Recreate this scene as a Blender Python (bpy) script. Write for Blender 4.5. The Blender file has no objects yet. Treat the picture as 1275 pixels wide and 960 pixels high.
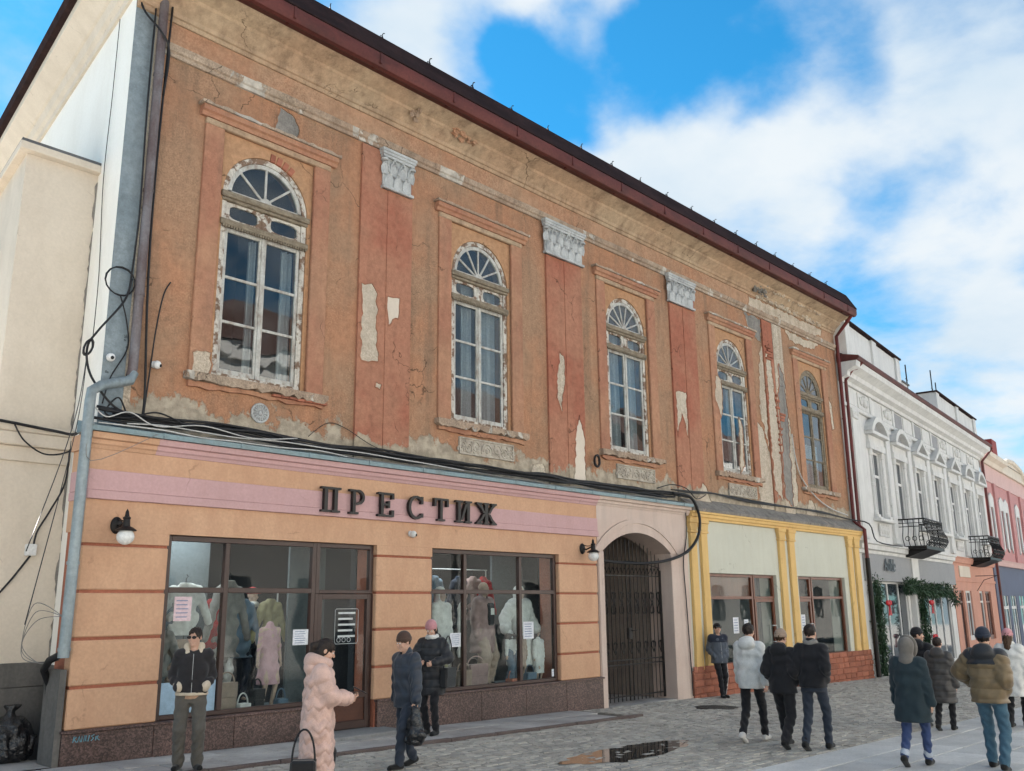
import bpy, math, random
import numpy as np
from mathutils import Vector, Matrix
R = math.radians
rnd = random.Random(7)
SC = bpy.context.scene
COL = SC.collection

# ---------------------------------------------------------------- camera
cam_d = bpy.data.cameras.new('camera'); cam = bpy.data.objects.new('camera', cam_d); COL.objects.link(cam)
CR = Vector((0.67893, -0.73412, -0.01090)); CU = Vector((-0.16387, -0.16598, 0.97242)); CF = Vector((0.71568, 0.65842, 0.23299))
cam.matrix_world = Matrix(((CR.x, CU.x, -CF.x, 0.0), (CR.y, CU.y, -CF.y, -12.5), (CR.z, CU.z, -CF.z, 2.0), (0, 0, 0, 1)))
cam_d.sensor_width = 36.0; cam_d.lens = 32.5; cam_d.clip_start = 0.1; cam_d.clip_end = 2000.0
SC.camera = cam

# ---------------------------------------------------------------- world, sun, exposure
SUN = Vector((0.13, 0.72, 0.68)).normalized()
EL = math.asin(SUN.z)
W = bpy.data.worlds.new('World'); SC.world = W; W.use_nodes = True
nt = W.node_tree; nt.nodes.clear()
def wn(t, **k):
    n = nt.nodes.new(t)
    for a, b in k.items(): setattr(n, a, b)
    return n
def wl(a, b): nt.links.new(a, b)
def wmath(op, a, b=None, clamp=False):
    n = wn('ShaderNodeMath', operation=op, use_clamp=clamp)
    for i, v in enumerate((a, b)):
        if v is None: continue
        if isinstance(v, (int, float)): n.inputs[i].default_value = v
        else: wl(v, n.inputs[i])
    return n.outputs[0]
out = wn('ShaderNodeOutputWorld'); bg = wn('ShaderNodeBackground'); wl(bg.outputs[0], out.inputs[0])
sky = wn('ShaderNodeTexSky', sky_type='NISHITA'); sky.sun_disc = False
sky.sun_elevation = EL; sky.sun_rotation = math.atan2(SUN.x, SUN.y); sky.altitude = 120; sky.air_density = 1.0; sky.dust_density = 0.1; sky.ozone_density = 3.0
tc = wn('ShaderNodeTexCoord'); sep = wn('ShaderNodeSeparateXYZ'); wl(tc.outputs['Generated'], sep.inputs[0])
zc = wmath('ADD', wmath('MAXIMUM', sep.outputs[2], 0.0), 0.22)
cx = wmath('DIVIDE', sep.outputs[0], zc); cy = wmath('DIVIDE', sep.outputs[1], zc)
comb = wn('ShaderNodeCombineXYZ'); wl(cx, comb.inputs[0]); wl(cy, comb.inputs[1])
def wnoise(scale, detail, off, rough=0.55, dist=0.0):
    mp = wn('ShaderNodeMapping'); wl(comb.outputs[0], mp.inputs[0]); mp.inputs['Location'].default_value = off
    n = wn('ShaderNodeTexNoise'); wl(mp.outputs[0], n.inputs['Vector'])
    n.inputs['Scale'].default_value = scale; n.inputs['Detail'].default_value = detail; n.inputs['Roughness'].default_value = rough; n.inputs['Distortion'].default_value = dist
    return n.outputs['Fac']
n1 = wnoise(1.15, 6, (3.1, 1.7, 0), 0.5); n2 = wnoise(3.6, 8, (8.3, 2.2, 0.4), 0.55, 0.2)
n4 = wnoise(11.0, 6, (2.3, 7.7, 0.2), 0.6)
dens = wmath('ADD', wmath('ADD', wmath('MULTIPLY', n1, 0.52), wmath('MULTIPLY', n2, 0.44)), wmath('MULTIPLY', n4, 0.09))
def wob(scale, amt):
    n = wn('ShaderNodeTexNoise'); wl(tc.outputs['Generated'], n.inputs['Vector']); n.inputs['Scale'].default_value = scale; n.inputs['Detail'].default_value = 4
    a = wn('ShaderNodeVectorMath', operation='SUBTRACT'); wl(n.outputs['Color'], a.inputs[0]); a.inputs[1].default_value = (.5, .5, .5)
    b = wn('ShaderNodeVectorMath', operation='SCALE'); wl(a.outputs[0], b.inputs[0]); b.inputs['Scale'].default_value = amt; return b.outputs[0]
v1 = wn('ShaderNodeVectorMath', operation='ADD'); wl(tc.outputs['Generated'], v1.inputs[0]); wl(wob(5.0, .16), v1.inputs[1])
v2 = wn('ShaderNodeVectorMath', operation='ADD'); wl(v1.outputs[0], v2.inputs[0]); wl(wob(16.0, .06), v2.inputs[1])
v3 = wn('ShaderNodeVectorMath', operation='NORMALIZE'); wl(v2.outputs[0], v3.inputs[0]); WOB = v3.outputs[0]
def lobe(d, w, amt):
    # a broad soft mass of cloud (or gap) round a direction
    dp = wn('ShaderNodeVectorMath', operation='DOT_PRODUCT'); wl(WOB, dp.inputs[0]); dp.inputs[1].default_value = Vector(d).normalized()
    mr = wn('ShaderNodeMapRange', interpolation_type='SMOOTHSTEP'); wl(dp.outputs['Value'], mr.inputs[0])
    mr.inputs[1].default_value = math.cos(R(w)); mr.inputs[2].default_value = 1.0; mr.inputs[3].default_value = 0; mr.inputs[4].default_value = amt
    return mr.outputs[0]
for d, w, a in (((0.661, 0.533, 0.528), 5, -0.15), ((0.702, 0.472, 0.534), 6, -0.17), ((0.745, 0.406, 0.529), 6, -0.14), ((0.782, 0.321, 0.534), 6, -0.12), ((0.618, 0.578, 0.533), 5, -0.12), ((0.889, 0.287, 0.357), 6, -0.14), ((0.855, 0.249, 0.455), 13, 0.12), ((0.741, 0.494, 0.454), 8, 0.13), ((0.653, 0.488, 0.579), 4.5, 0.14), ((0.546, 0.626, 0.557), 6, 0.07), ((0.922, 0.287, 0.261), 9, 0.09), ((0.256, 0.827, 0.501), 12, -0.07)):
    dens = wmath('ADD', dens, lobe(d, w, a))
mr = wn('ShaderNodeMapRange', interpolation_type='SMOOTHSTEP'); wl(dens, mr.inputs[0])
mr.inputs[1].default_value = 0.405; mr.inputs[2].default_value = 0.66
mask = mr.outputs[0]
n3 = wnoise(2.2, 6, (1.3, 5.2, 0.9)); cr = wn('ShaderNodeValToRGB'); wl(n3, cr.inputs[0])
cr.color_ramp.elements[0].position = 0.34; cr.color_ramp.elements[0].color = (1.95, 2.40, 2.80, 1)
cr.color_ramp.elements[1].position = 0.62; cr.color_ramp.elements[1].color = (2.65, 2.85, 3.0, 1)
hs = wn('ShaderNodeMixRGB', blend_type='MULTIPLY'); hs.inputs[0].default_value = 1.0; wl(sky.outputs[0], hs.inputs[1]); hs.inputs[2].default_value = (0.10, 0.47, 0.56, 1)
mx = wn('ShaderNodeMixRGB'); wl(mask, mx.inputs[0]); wl(hs.outputs[0], mx.inputs[1]); wl(cr.outputs[0], mx.inputs[2])
wl(mx.outputs[0], bg.inputs[0]); bg.inputs[1].default_value = 0.10

sd = bpy.data.lights.new('sun', 'SUN'); sd.energy = 5.0; sd.angle = R(0.6); sd.color = (1.0, 0.95, 0.87)
so = bpy.data.objects.new('sun', sd); COL.objects.link(so); so.location = (-20, 20, 30)
so.rotation_euler = (-SUN).to_track_quat('-Z', 'Y').to_euler()
vs = SC.view_settings; vs.view_transform = 'Standard'; vs.look = 'None'; vs.exposure = 1.70; vs.gamma = 1.0; vs.use_curve_mapping = False

# ---------------------------------------------------------------- materials
M = {}
def nmat(name):
    m = bpy.data.materials.new(name); m.use_nodes = True; t = m.node_tree; b = t.nodes['Principled BSDF']; M[name] = m
    def N(ty, **k):
        n = t.nodes.new(ty)
        for a, v in k.items(): setattr(n, a, v)
        return n
    return m, t, b, N
def c4(c): return (c[0], c[1], c[2], 1.0)
def hx(s):
    v = [int(s[i:i + 2], 16) / 255 for i in (0, 2, 4)]
    return tuple(x / 12.92 if x < .04045 else ((x + .055) / 1.055) ** 2.4 for x in v)
class OC: pass
def ocoord(N, L):
    # object coordinates shifted by the object's place, so that copies do not repeat the same marks
    a = N('ShaderNodeTexCoord'); o = N('ShaderNodeObjectInfo'); v = N('ShaderNodeVectorMath', operation='ADD'); L(a.outputs['Object'], v.inputs[0]); L(o.outputs['Location'], v.inputs[1])
    r = OC(); r.outputs = {'Object': v.outputs[0]}; return r
def mat(name, c1, c2=None, scale=2.5, rough=0.75, bump=0.25, bscale=30, metal=0.0, spec=0.3, stretch=(1, 1, 1), lo=.35, hi=.65, isl=0.0, grain=0.12, dist=0.01, dirt=None, dirt_amt=0.5, dstretch=(5, 5, .6), coat=0.0, crack=0.0):
    m, t, b, N = nmat(name); L = t.links.new
    c2 = c2 or tuple(x * .8 for x in c1)
    tc = ocoord(N, L); mp = N('ShaderNodeMapping'); mp.inputs['Scale'].default_value = stretch; L(tc.outputs['Object'], mp.inputs[0])
    n = N('ShaderNodeTexNoise'); n.inputs['Scale'].default_value = scale; n.inputs['Detail'].default_value = 7; n.inputs['Roughness'].default_value = .62; L(mp.outputs[0], n.inputs['Vector'])
    r = N('ShaderNodeValToRGB'); r.color_ramp.elements[0].position = lo; r.color_ramp.elements[1].position = hi
    r.color_ramp.elements[0].color = c4(c1); r.color_ramp.elements[1].color = c4(c2); L(n.outputs['Fac'], r.inputs[0])
    colr = r.outputs[0]
    f = N('ShaderNodeTexNoise'); f.inputs['Scale'].default_value = bscale; f.inputs['Detail'].default_value = 5; L(tc.outputs['Object'], f.inputs['Vector'])
    if grain:
        mr = N('ShaderNodeMapRange'); mr.inputs[1].default_value = .3; mr.inputs[2].default_value = .7; mr.inputs[3].default_value = 1 - grain; mr.inputs[4].default_value = 1 + grain; L(f.outputs['Fac'], mr.inputs[0])
        mu = N('ShaderNodeMixRGB', blend_type='MULTIPLY'); mu.inputs[0].default_value = 1; L(colr, mu.inputs[1]); L(mr.outputs[0], mu.inputs[2]); colr = mu.outputs[0]
    if dirt:
        mp2 = N('ShaderNodeMapping'); mp2.inputs['Scale'].default_value = dstretch; L(tc.outputs['Object'], mp2.inputs[0])
        d = N('ShaderNodeTexNoise'); d.inputs['Scale'].default_value = 1.0; d.inputs['Detail'].default_value = 8; d.inputs['Roughness'].default_value = .68; L(mp2.outputs[0], d.inputs['Vector'])
        dr = N('ShaderNodeMapRange'); dr.inputs[1].default_value = .45; dr.inputs[2].default_value = .72; dr.inputs[4].default_value = dirt_amt; L(d.outputs['Fac'], dr.inputs[0])
        mu = N('ShaderNodeMixRGB'); L(dr.outputs[0], mu.inputs[0]); L(colr, mu.inputs[1]); mu.inputs[2].default_value = c4(dirt); colr = mu.outputs[0]
    if isl:
        g = N('ShaderNodeNewGeometry'); oi = N('ShaderNodeObjectInfo'); ad = N('ShaderNodeMath', operation='ADD'); L(g.outputs['Random Per Island'], ad.inputs[0]); L(oi.outputs['Random'], ad.inputs[1])
        fr = N('ShaderNodeMath', operation='FRACT'); L(ad.outputs[0], fr.inputs[0])
        mr = N('ShaderNodeMapRange'); mr.inputs[3].default_value = 1 - isl; mr.inputs[4].default_value = 1 + isl; L(fr.outputs[0], mr.inputs[0])
        mu = N('ShaderNodeMixRGB', blend_type='MULTIPLY'); mu.inputs[0].default_value = 1; L(colr, mu.inputs[1]); L(mr.outputs[0], mu.inputs[2]); colr = mu.outputs[0]
    if crack:
        vo = N('ShaderNodeTexVoronoi', feature='DISTANCE_TO_EDGE'); vo.inputs['Scale'].default_value = .55
        wv = N('ShaderNodeTexNoise'); wv.inputs['Scale'].default_value = 3.0; wv.inputs['Detail'].default_value = 6; L(tc.outputs['Object'], wv.inputs['Vector'])
        va = N('ShaderNodeVectorMath', operation='MULTIPLY_ADD'); L(wv.outputs['Color'], va.inputs[0]); va.inputs[1].default_value = (.5, .5, .5); L(tc.outputs['Object'], va.inputs[2]); L(va.outputs[0], vo.inputs['Vector'])
        k1 = N('ShaderNodeMapRange'); L(vo.outputs['Distance'], k1.inputs[0]); k1.inputs[1].default_value = .002; k1.inputs[2].default_value = .007; k1.inputs[3].default_value = crack; k1.inputs[4].default_value = 0
        k2 = N('ShaderNodeMapRange'); L(wv.outputs['Fac'], k2.inputs[0]); k2.inputs[1].default_value = .56; k2.inputs[2].default_value = .62
        k3 = N('ShaderNodeMath', operation='MULTIPLY'); L(k1.outputs[0], k3.inputs[0]); L(k2.outputs[0], k3.inputs[1])
        mu = N('ShaderNodeMixRGB', blend_type='MULTIPLY'); L(k3.outputs[0], mu.inputs[0]); L(colr, mu.inputs[1]); mu.inputs[2].default_value = (.3, .25, .22, 1); colr = mu.outputs[0]
    L(colr, b.inputs['Base Color'])
    b.inputs['Roughness'].default_value = rough; b.inputs['Metallic'].default_value = metal; b.inputs['Specular IOR Level'].default_value = spec
    if coat: b.inputs['Coat Weight'].default_value = coat
    if bump:
        bp = N('ShaderNodeBump'); bp.inputs['Strength'].default_value = bump; bp.inputs['Distance'].default_value = dist; L(f.outputs['Fac'], bp.inputs['Height']); L(bp.outputs[0], b.inputs['Normal'])
    return m
def stucco(name, a, b_, soot, pale, peel=0.0, soot_amt=.55, zlow=None, seed=0.0, grainy=1.0):
    """weathered lime render: two paint tones, sooty streaks, rough grain, peeled islands"""
    m, t, b, N = nmat(name); L = t.links.new
    tc = ocoord(N, L)
    def noise(sc, st=(1, 1, 1), det=8, ro=.6, off=0, dist=0):
        mp = N('ShaderNodeMapping'); mp.inputs['Scale'].default_value = st; mp.inputs['Location'].default_value = (seed + off, seed * .7 + off, seed * 1.3); L(tc.outputs['Object'], mp.inputs[0])
        n = N('ShaderNodeTexNoise'); n.inputs['Scale'].default_value = sc; n.inputs['Detail'].default_value = det; n.inputs['Roughness'].default_value = ro; n.inputs['Distortion'].default_value = dist
        L(mp.outputs[0], n.inputs['Vector']); return n.outputs['Fac']
    def rng(f, x0, x1, y0=0., y1=1.):
        r = N('ShaderNodeMapRange', interpolation_type='SMOOTHSTEP'); L(f, r.inputs[0])
        for i, v in enumerate((x0, x1, y0, y1)): r.inputs[i + 1].default_value = v
        return r.outputs[0]
    def mix(f, c, d, bt='MIX'):
        x = N('ShaderNodeMixRGB', blend_type=bt)
        for i, v in ((0, f), (1, c), (2, d)):
            if isinstance(v, (int, float)): x.inputs[i].default_value = v
            elif isinstance(v, tuple): x.inputs[i].default_value = c4(v)
            else: L(v, x.inputs[i])
        return x.outputs[0]
    col = mix(rng(noise(.55, det=5), .38, .62), a, b_)
    col = mix(rng(noise(1.0, (3.5, 3.5, .35), off=4), .45, .72, 0, soot_amt), col, soot)
    col = mix(rng(noise(2.3, off=9), .5, .75, 0, .3), col, tuple(x * .8 for x in soot))
    col = mix(rng(noise(1.6, (1, 1, .5), off=13), .62, .74, 0, .35), col, tuple(min(1, x * 1.25) for x in b_))
    # hairline cracks, only here and there
    vo = N('ShaderNodeTexVoronoi', feature='DISTANCE_TO_EDGE'); vo.inputs['Scale'].default_value = .75; mpv = N('ShaderNodeMapping'); mpv.inputs['Location'].default_value = (seed, 0, seed)
    wv = N('ShaderNodeTexNoise'); wv.inputs['Scale'].default_value = 3.0; wv.inputs['Detail'].default_value = 6; L(tc.outputs['Object'], wv.inputs['Vector'])
    va = N('ShaderNodeVectorMath', operation='MULTIPLY_ADD'); L(wv.outputs['Color'], va.inputs[0]); va.inputs[1].default_value = (.5, .5, .5); L(tc.outputs['Object'], va.inputs[2]); L(va.outputs[0], mpv.inputs[0]); L(mpv.outputs[0], vo.inputs['Vector'])
    ck = N('ShaderNodeMath', operation='MULTIPLY'); L(rng(vo.outputs['Distance'], .003, .009, .75, 0), ck.inputs[0]); L(rng(noise(.8, off=41), .52, .60), ck.inputs[1])
    col = mix(ck.outputs[0], col, tuple(x * .35 for x in soot))
    g = noise(34, det=4, ro=.7); g2 = noise(9, det=6, ro=.7, off=3)
    gm = rng(noise(.8, off=55), .36, .64, .25, 1.25)
    col = mix(gm, col, mix(1.0, col, rng(g, .3, .7, 1 - .22 * grainy, 1 + .18 * grainy), 'MULTIPLY'))
    col = mix(1.0, col, rng(g2, .3, .7, .86, 1.13), 'MULTIPLY')
    hgt = N('ShaderNodeMath', operation='ADD'); L(g, hgt.inputs[0]); L(g2, hgt.inputs[1]); H = hgt.outputs[0]
    pf = None
    if peel: pf = rng(noise(.9, (1.2, 1.2, .7), det=9, ro=.66, off=21), .74 - peel, .75 - peel)
    if zlow is not None:
        sp = N('ShaderNodeSeparateXYZ'); L(tc.outputs['Object'], sp.inputs[0])
        ad = N('ShaderNodeMath', operation='MULTIPLY_ADD'); L(noise(2.2, (1, 1, .8), det=9, ro=.7, off=31), ad.inputs[0]); ad.inputs[1].default_value = -1.5; L(sp.outputs[2], ad.inputs[2])
        zf = rng(ad.outputs[0], zlow - .78, zlow - .70, 1, 0)
        if pf is None: pf = zf
        else:
            mm = N('ShaderNodeMath', operation='MAXIMUM'); L(pf, mm.inputs[0]); L(zf, mm.inputs[1]); pf = mm.outputs[0]
    if pf is not None:
        pc = mix(rng(noise(5, off=17), .35, .65), pale, tuple(x * .62 for x in pale))
        col = mix(pf, col, pc)
        hh = N('ShaderNodeMath', operation='MULTIPLY_ADD'); L(pf, hh.inputs[0]); hh.inputs[1].default_value = -1.2; L(H, hh.inputs[2]); H = hh.outputs[0]
    L(col, b.inputs['Base Color']); b.inputs['Roughness'].default_value = .95; b.inputs['Specular IOR Level'].default_value = .15
    bp = N('ShaderNodeBump'); bp.inputs['Strength'].default_value = .55 * grainy; bp.inputs['Distance'].default_value = .02; L(H, bp.inputs['Height']); L(bp.outputs[0], b.inputs['Normal'])
    return m
def glass(name, tint=(.75, .82, .85), refl=1.6, dirt=.06):
    m, t, b, N = nmat(name); L = t.links.new; t.nodes.remove(b)
    o = [n for n in t.nodes if n.type == 'OUTPUT_MATERIAL'][0]
    tr = N('ShaderNodeBsdfTransparent'); tr.inputs[0].default_value = c4(tint)
    gl = N('ShaderNodeBsdfGlossy'); gl.inputs['Roughness'].default_value = .012
    tc = N('ShaderNodeTexCoord'); nz = N('ShaderNodeTexNoise'); nz.inputs['Scale'].default_value = 1.3; nz.inputs['Detail'].default_value = 2; L(tc.outputs['Object'], nz.inputs['Vector'])
    bp = N('ShaderNodeBump'); bp.inputs['Strength'].default_value = .06; bp.inputs['Distance'].default_value = .05; L(nz.outputs['Fac'], bp.inputs['Height']); L(bp.outputs[0], gl.inputs['Normal'])
    fr = N('ShaderNodeFresnel'); fr.inputs[0].default_value = 1.5
    mu = N('ShaderNodeMath', operation='MULTIPLY', use_clamp=True); ge = N('ShaderNodeNewGeometry'); nb = N('ShaderNodeMath', operation='SUBTRACT'); nb.inputs[0].default_value = 1; L(ge.outputs['Backfacing'], nb.inputs[1])
    m0 = N('ShaderNodeMath', operation='MULTIPLY'); L(fr.outputs[0], m0.inputs[0]); L(nb.outputs[0], m0.inputs[1]); L(m0.outputs[0], mu.inputs[0]); mu.inputs[1].default_value = refl
    mx = N('ShaderNodeMixShader'); L(mu.outputs[0], mx.inputs[0]); L(tr.outputs[0], mx.inputs[1]); L(gl.outputs[0], mx.inputs[2])
    df = N('ShaderNodeBsdfDiffuse'); df.inputs[0].default_value = (.42, .44, .44, 1)
    nd = N('ShaderNodeTexNoise'); nd.inputs['Scale'].default_value = 2.2; nd.inputs['Detail'].default_value = 8; L(tc.outputs['Object'], nd.inputs['Vector'])
    dr = N('ShaderNodeMapRange'); dr.inputs[1].default_value = .35; dr.inputs[2].default_value = .75; dr.inputs[4].default_value = dirt; L(nd.outputs['Fac'], dr.inputs[0])
    m2 = N('ShaderNodeMixShader'); L(dr.outputs[0], m2.inputs[0]); L(mx.outputs[0], m2.inputs[1]); L(df.outputs[0], m2.inputs[2])
    L(m2.outputs[0], o.inputs[0]); return m

stucco('render_tan', (.355, .218, .138), (.405, .208, .122), (.20, .135, .092), (.47, .40, .31), peel=.0, zlow=4.95, soot_amt=.62)
stucco('render_frieze', (.43, .27, .175), (.41, .225, .14), (.27, .185, .125), (.40, .34, .26), soot_amt=.5, seed=5)
stucco('render_red', (.345, .132, .086), (.385, .185, .120), (.26, .13, .085), (.44, .37, .28), zlow=4.85, soot_amt=.45, seed=9, grainy=.5)
stucco('render_band', (.365, .172, .112), (.41, .225, .14), (.27, .155, .105), (.44, .37, .28), soot_amt=.5, seed=3, grainy=.5)
stucco('render_orange', (.42, .232, .128), (.43, .25, .142), (.29, .18, .11), (.44, .37, .28), soot_amt=.35, seed=12, grainy=.4)
stucco('render_cornice', (.44, .33, .225), (.43, .295, .195), (.20, .14, .095), (.42, .35, .26), soot_amt=.65, seed=15, grainy=.6)
stucco('mortar', (.55, .48, .385), (.50, .42, .33), (.32, .25, .19), (.5, .44, .36), soot_amt=.5, seed=18, grainy=1.2)
stucco('old_sill', (.42, .33, .25), (.36, .26, .19), (.16, .12, .09), (.6, .55, .48), peel=.18, seed=21, grainy=1.3)
stucco('grey_cement', (.27, .25, .225), (.23, .215, .195), (.12, .11, .10), (.36, .31, .26), soot_amt=.6, seed=28, peel=.14)
stucco('blue_strip', (.20, .25, .28), (.24, .285, .31), (.15, .17, .18), (.37, .30, .22), soot_amt=.4, peel=.02, seed=24, grainy=.5)
mat('shop_orange', (.57, .35, .225), (.54, .325, .205), .8, .9, .25, 30, dirt=(.42, .225, .14), dirt_amt=.5, grain=.07, dstretch=(2.5, 2.5, .9), crack=.32)
mat('groove', (.36, .13, .08), None, 2, .9, .2)
mat('pink_paint', (.53, .335, .335), (.49, .31, .31), 1.2, .8, .12, 30, grain=.05, dirt=(.42, .25, .22), dirt_amt=.25, crack=.32)
mat('gate_render', (.58, .47, .41), (.53, .41, .35), 1.0, .9, .2, 40, dirt=(.36, .29, .25), dirt_amt=.45, grain=.06, crack=.32)
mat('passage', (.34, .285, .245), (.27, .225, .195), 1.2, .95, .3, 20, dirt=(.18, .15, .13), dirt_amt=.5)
mat('yellow_paint', (.70, .47, .19), (.66, .43, .17), 1.2, .85, .15, 40, grain=.06, dirt=(.45, .28, .11), dirt_amt=.3, crack=.32)
mat('pale_paint', (.57, .565, .48), (.53, .525, .445), 1.0, .9, .12, 40, grain=.04, dirt=(.47, .44, .34), dirt_amt=.3, crack=.32)
mat('rust_brick', (.36, .135, .082), (.30, .11, .07), 3, .9, .5, 25, isl=.22, dirt=(.22, .10, .07), dirt_amt=.5)
mat('brick_mortar', (.27, .12, .085), None, 4, .95, .4)
mat('flash_blue', (.165, .235, .262), (.20, .275, .30), 3, .45, .1, 20, metal=.25, dirt=(.11, .115, .11), dirt_amt=.6, dstretch=(3, 3, 3))
mat('pipe_blue', (.215, .26, .28), (.28, .325, .34), 2, .45, .1, 20, metal=.2, dirt=(.12, .13, .13), dirt_amt=.6, dstretch=(6, 6, 1))
mat('pipe_rust', (.105, .075, .075), (.20, .19, .20), 3, .6, .2, 30, metal=.2, stretch=(1, 1, .5), dirt=(.09, .045, .035), dirt_amt=.7)
mat('red_metal', (.085, .022, .020), (.125, .035, .03), 2.5, .6, .15, 20, metal=.1, stretch=(.4, 1, 1), dirt=(.035, .018, .017), dirt_amt=.65, dstretch=(1.5, 3, 3))
mat('dark_roof', (.026, .016, .016), (.045, .026, .025), 2, .95, .2, 14, spec=.05, stretch=(.5, 1, 1), dirt=(.02, .016, .018), dirt_amt=.6)
mat('red_pipe', (.15, .030, .028), (.10, .024, .022), 3, .45, .1, 20, dirt=(.05, .02, .02), dirt_amt=.5)
mat('black_metal', (.012, .011, .012), (.022, .019, .018), 6, .5, .15, 60, metal=.3)
mat('capital_grey', (.50, .51, .50), (.40, .41, .41), 4, .9, .35, 40, dirt=(.20, .20, .20), dirt_amt=.7, dstretch=(6, 6, 4))
mat('relief_stone', (.50, .46, .39), (.40, .35, .29), 5, .95, .4, 40, dirt=(.17, .14, .11), dirt_amt=.7, dstretch=(7, 7, 5))
mat('white_wood', (.52, .52, .49), (.44, .43, .395), 8, .7, .3, 40, dirt=(.19, .13, .09), dirt_amt=.85, dstretch=(9, 9, 4))
mat('peeled_wood', (.58, .55, .49), (.20, .13, .09), 7, .85, .6, 40, lo=.48, hi=.56, dirt=(.11, .07, .05), dirt_amt=.6, dstretch=(10, 10, 5))
mat('bare_wood', (.20, .155, .105), (.28, .24, .18), 5, .9, .6, 40, stretch=(1, 1, 5), dirt=(.09, .07, .05), dirt_amt=.8, dstretch=(8, 8, 8))
mat('curtain', (.62, .63, .62), (.52, .53, .53), 3, .9, .1)
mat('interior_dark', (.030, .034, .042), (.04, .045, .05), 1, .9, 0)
mat('interior_grey', (.13, .15, .16), (.11, .13, .14), 1, .85, 0)
mat('interior_floor', (.12, .10, .09), None, 2, .5, .05)
mat('brown_frame', (.042, .021, .017), (.055, .028, .022), 4, .4, .06, 40, spec=.45)
mat('wood_frame', (.17, .055, .027), (.125, .04, .02), 5, .4, .1, 40, stretch=(1, 1, .2), spec=.45)
mat('wood_panel', (.10, .040, .025), (.075, .03, .02), 5, .45, .1)
mat('white_plaster', (.67, .66, .635), (.60, .59, .57), 1.3, .85, .15, 40, grain=.07, dirt=(.40, .40, .395), dirt_amt=.5, crack=.32)
mat('grey_fascia', (.29, .288, .292), (.26, .258, .262), 1.5, .7, .05)
mat('peach_wall', (.58, .30, .22), (.53, .27, .20), 1.3, .85, .15, dirt=(.38, .22, .18), dirt_amt=.3)
mat('pink_wall', (.52, .26, .25), (.48, .24, .23), 1.2, .85, .15, dirt=(.36, .17, .16), dirt_amt=.3)
mat('pink_light', (.62, .42, .39), (.57, .38, .35), 1.2, .85, .15)
mat('blue_shop', (.11, .125, .185), (.10, .11, .165), 1.2, .7, .05)
mat('cream_wall', (.90, .875, .82), (.88, .85, .79), .8, .9, .12, 30, grain=.03, dirt=(.62, .56, .48), dirt_amt=.25, dstretch=(1.2, 1.2, .5))
mat('beige_wall', (.67, .59, .495), (.63, .55, .455), 1.0, .9, .12, 30, grain=.04, dirt=(.40, .33, .26), dirt_amt=.35, dstretch=(1.5, 1.5, .7), crack=.32)
mat('grey_plinth', (.15, .14, .13), (.11, .105, .10), 1.5, .9, .3, 25, dirt=(.06, .06, .055), dirt_amt=.5)
mat('roof_red', (.30, .055, .045), (.24, .045, .04), 2, .7, .2)
mat('slate_grey', (.13, .135, .14), (.10, .10, .105), 3, .7, .2)
mat('rubber', (.012, .012, .013), None, 4, .5, .05)
mat('cable_black', (.012, .012, .014), (.02, .02, .022), 6, .5, 0)
mat('cable_white', (.55, .54, .52), None, 6, .5, 0)
mat('cable_grey', (.22, .21, .2), None, 6, .5, 0)
mat('plastic_white', (.75, .75, .74), None, 4, .4, 0)
mat('paper', (.72, .74, .78), None, 3, .8, 0)
mat('paper_pink', (.68, .52, .55), None, 3, .8, 0)
mat('print_ink', (.20, .25, .38), None, 3, .8, 0)
mat('print_white', (.62, .66, .66), None, 3, .8, 0)
mat('sign_black', (.010, .009, .010), (.016, .014, .014), 5, .35, .03, 40)
mat('metal_letter', (.07, .065, .075), None, 5, .4, 0, metal=.6)
mat('globe', (.78, .78, .76), None, 3, .25, 0)
mat('leaf_green', (.022, .052, .024), (.038, .075, .035), 5, .6, 0, isl=.4)
mat('ribbon_red', (.50, .02, .03), (.42, .015, .02), 4, .5, .05)
mat('bag_black', (.016, .016, .018), None, 4, .25, .9, 14, spec=.6, dist=.05)
mat('graffiti', (.16, .34, .42), None, 9, .7, 0)
mat('step_stone', (.20, .20, .20), (.25, .25, .245), 3, .9, .3)
mat('far_cream', (.66, .58, .46), (.62, .53, .42), 1, .9, .1)
mat('opp_white', (.76, .75, .72), (.72, .71, .68), 1, .9, 0, grain=0); mat('opp_grey', (.68, .67, .64), (.64, .63, .60), 1, .9, 0, grain=0)
mat('far_roof', (.10, .055, .045), None, 2, .9, .1)
mat('tile_slab', (.53, .52, .50), (.48, .47, .45), 1.2, .75, .2, 40, isl=.15, dirt=(.20, .20, .20), dirt_amt=.4, dstretch=(1.5, 1.5, 1.5))
mat('pave_slab', (.42, .40, .385), (.36, .34, .325), 1.5, .9, .35, 50, isl=.09, dirt=(.13, .125, .12), dirt_amt=.45, dstretch=(1.5, 1.5, 1.5))
mat('sett_stone', (.41, .385, .345), (.33, .31, .275), .9, .85, .5, 45, isl=.19, dirt=(.24, .23, .21), dirt_amt=.5, dstretch=(.7, .7, .7))
mat('joint_soil', (.085, .08, .07), (.12, .11, .09), 4, .95, .4, 40)
mat('street_far', (.42, .40, .37), (.36, .345, .32), .6, .9, .4, 20, dirt=(.15, .145, .14), dirt_amt=.4, dstretch=(.5, .5, .5))
mat('kerb', (.10, .075, .07), (.14, .11, .10), 3, .9, .3)
mat('iron_lid', (.06, .056, .052), (.085, .08, .075), 6, .7, .4, 40, metal=.3)
glass('shop_glass', (.90, .94, .94), .50, .012)
glass('old_glass', (.78, .82, .83), 2.3, .05)
mat('dark_pane', (.035, .045, .055), (.05, .06, .07), 2, .06, .02, 3, spec=.8)
def emis(name, c, s):
    m, t, b, N = nmat(name); b.inputs['Base Color'].default_value = c4(c); b.inputs['Emission Color'].default_value = c4(c); b.inputs['Emission Strength'].default_value = s
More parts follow.
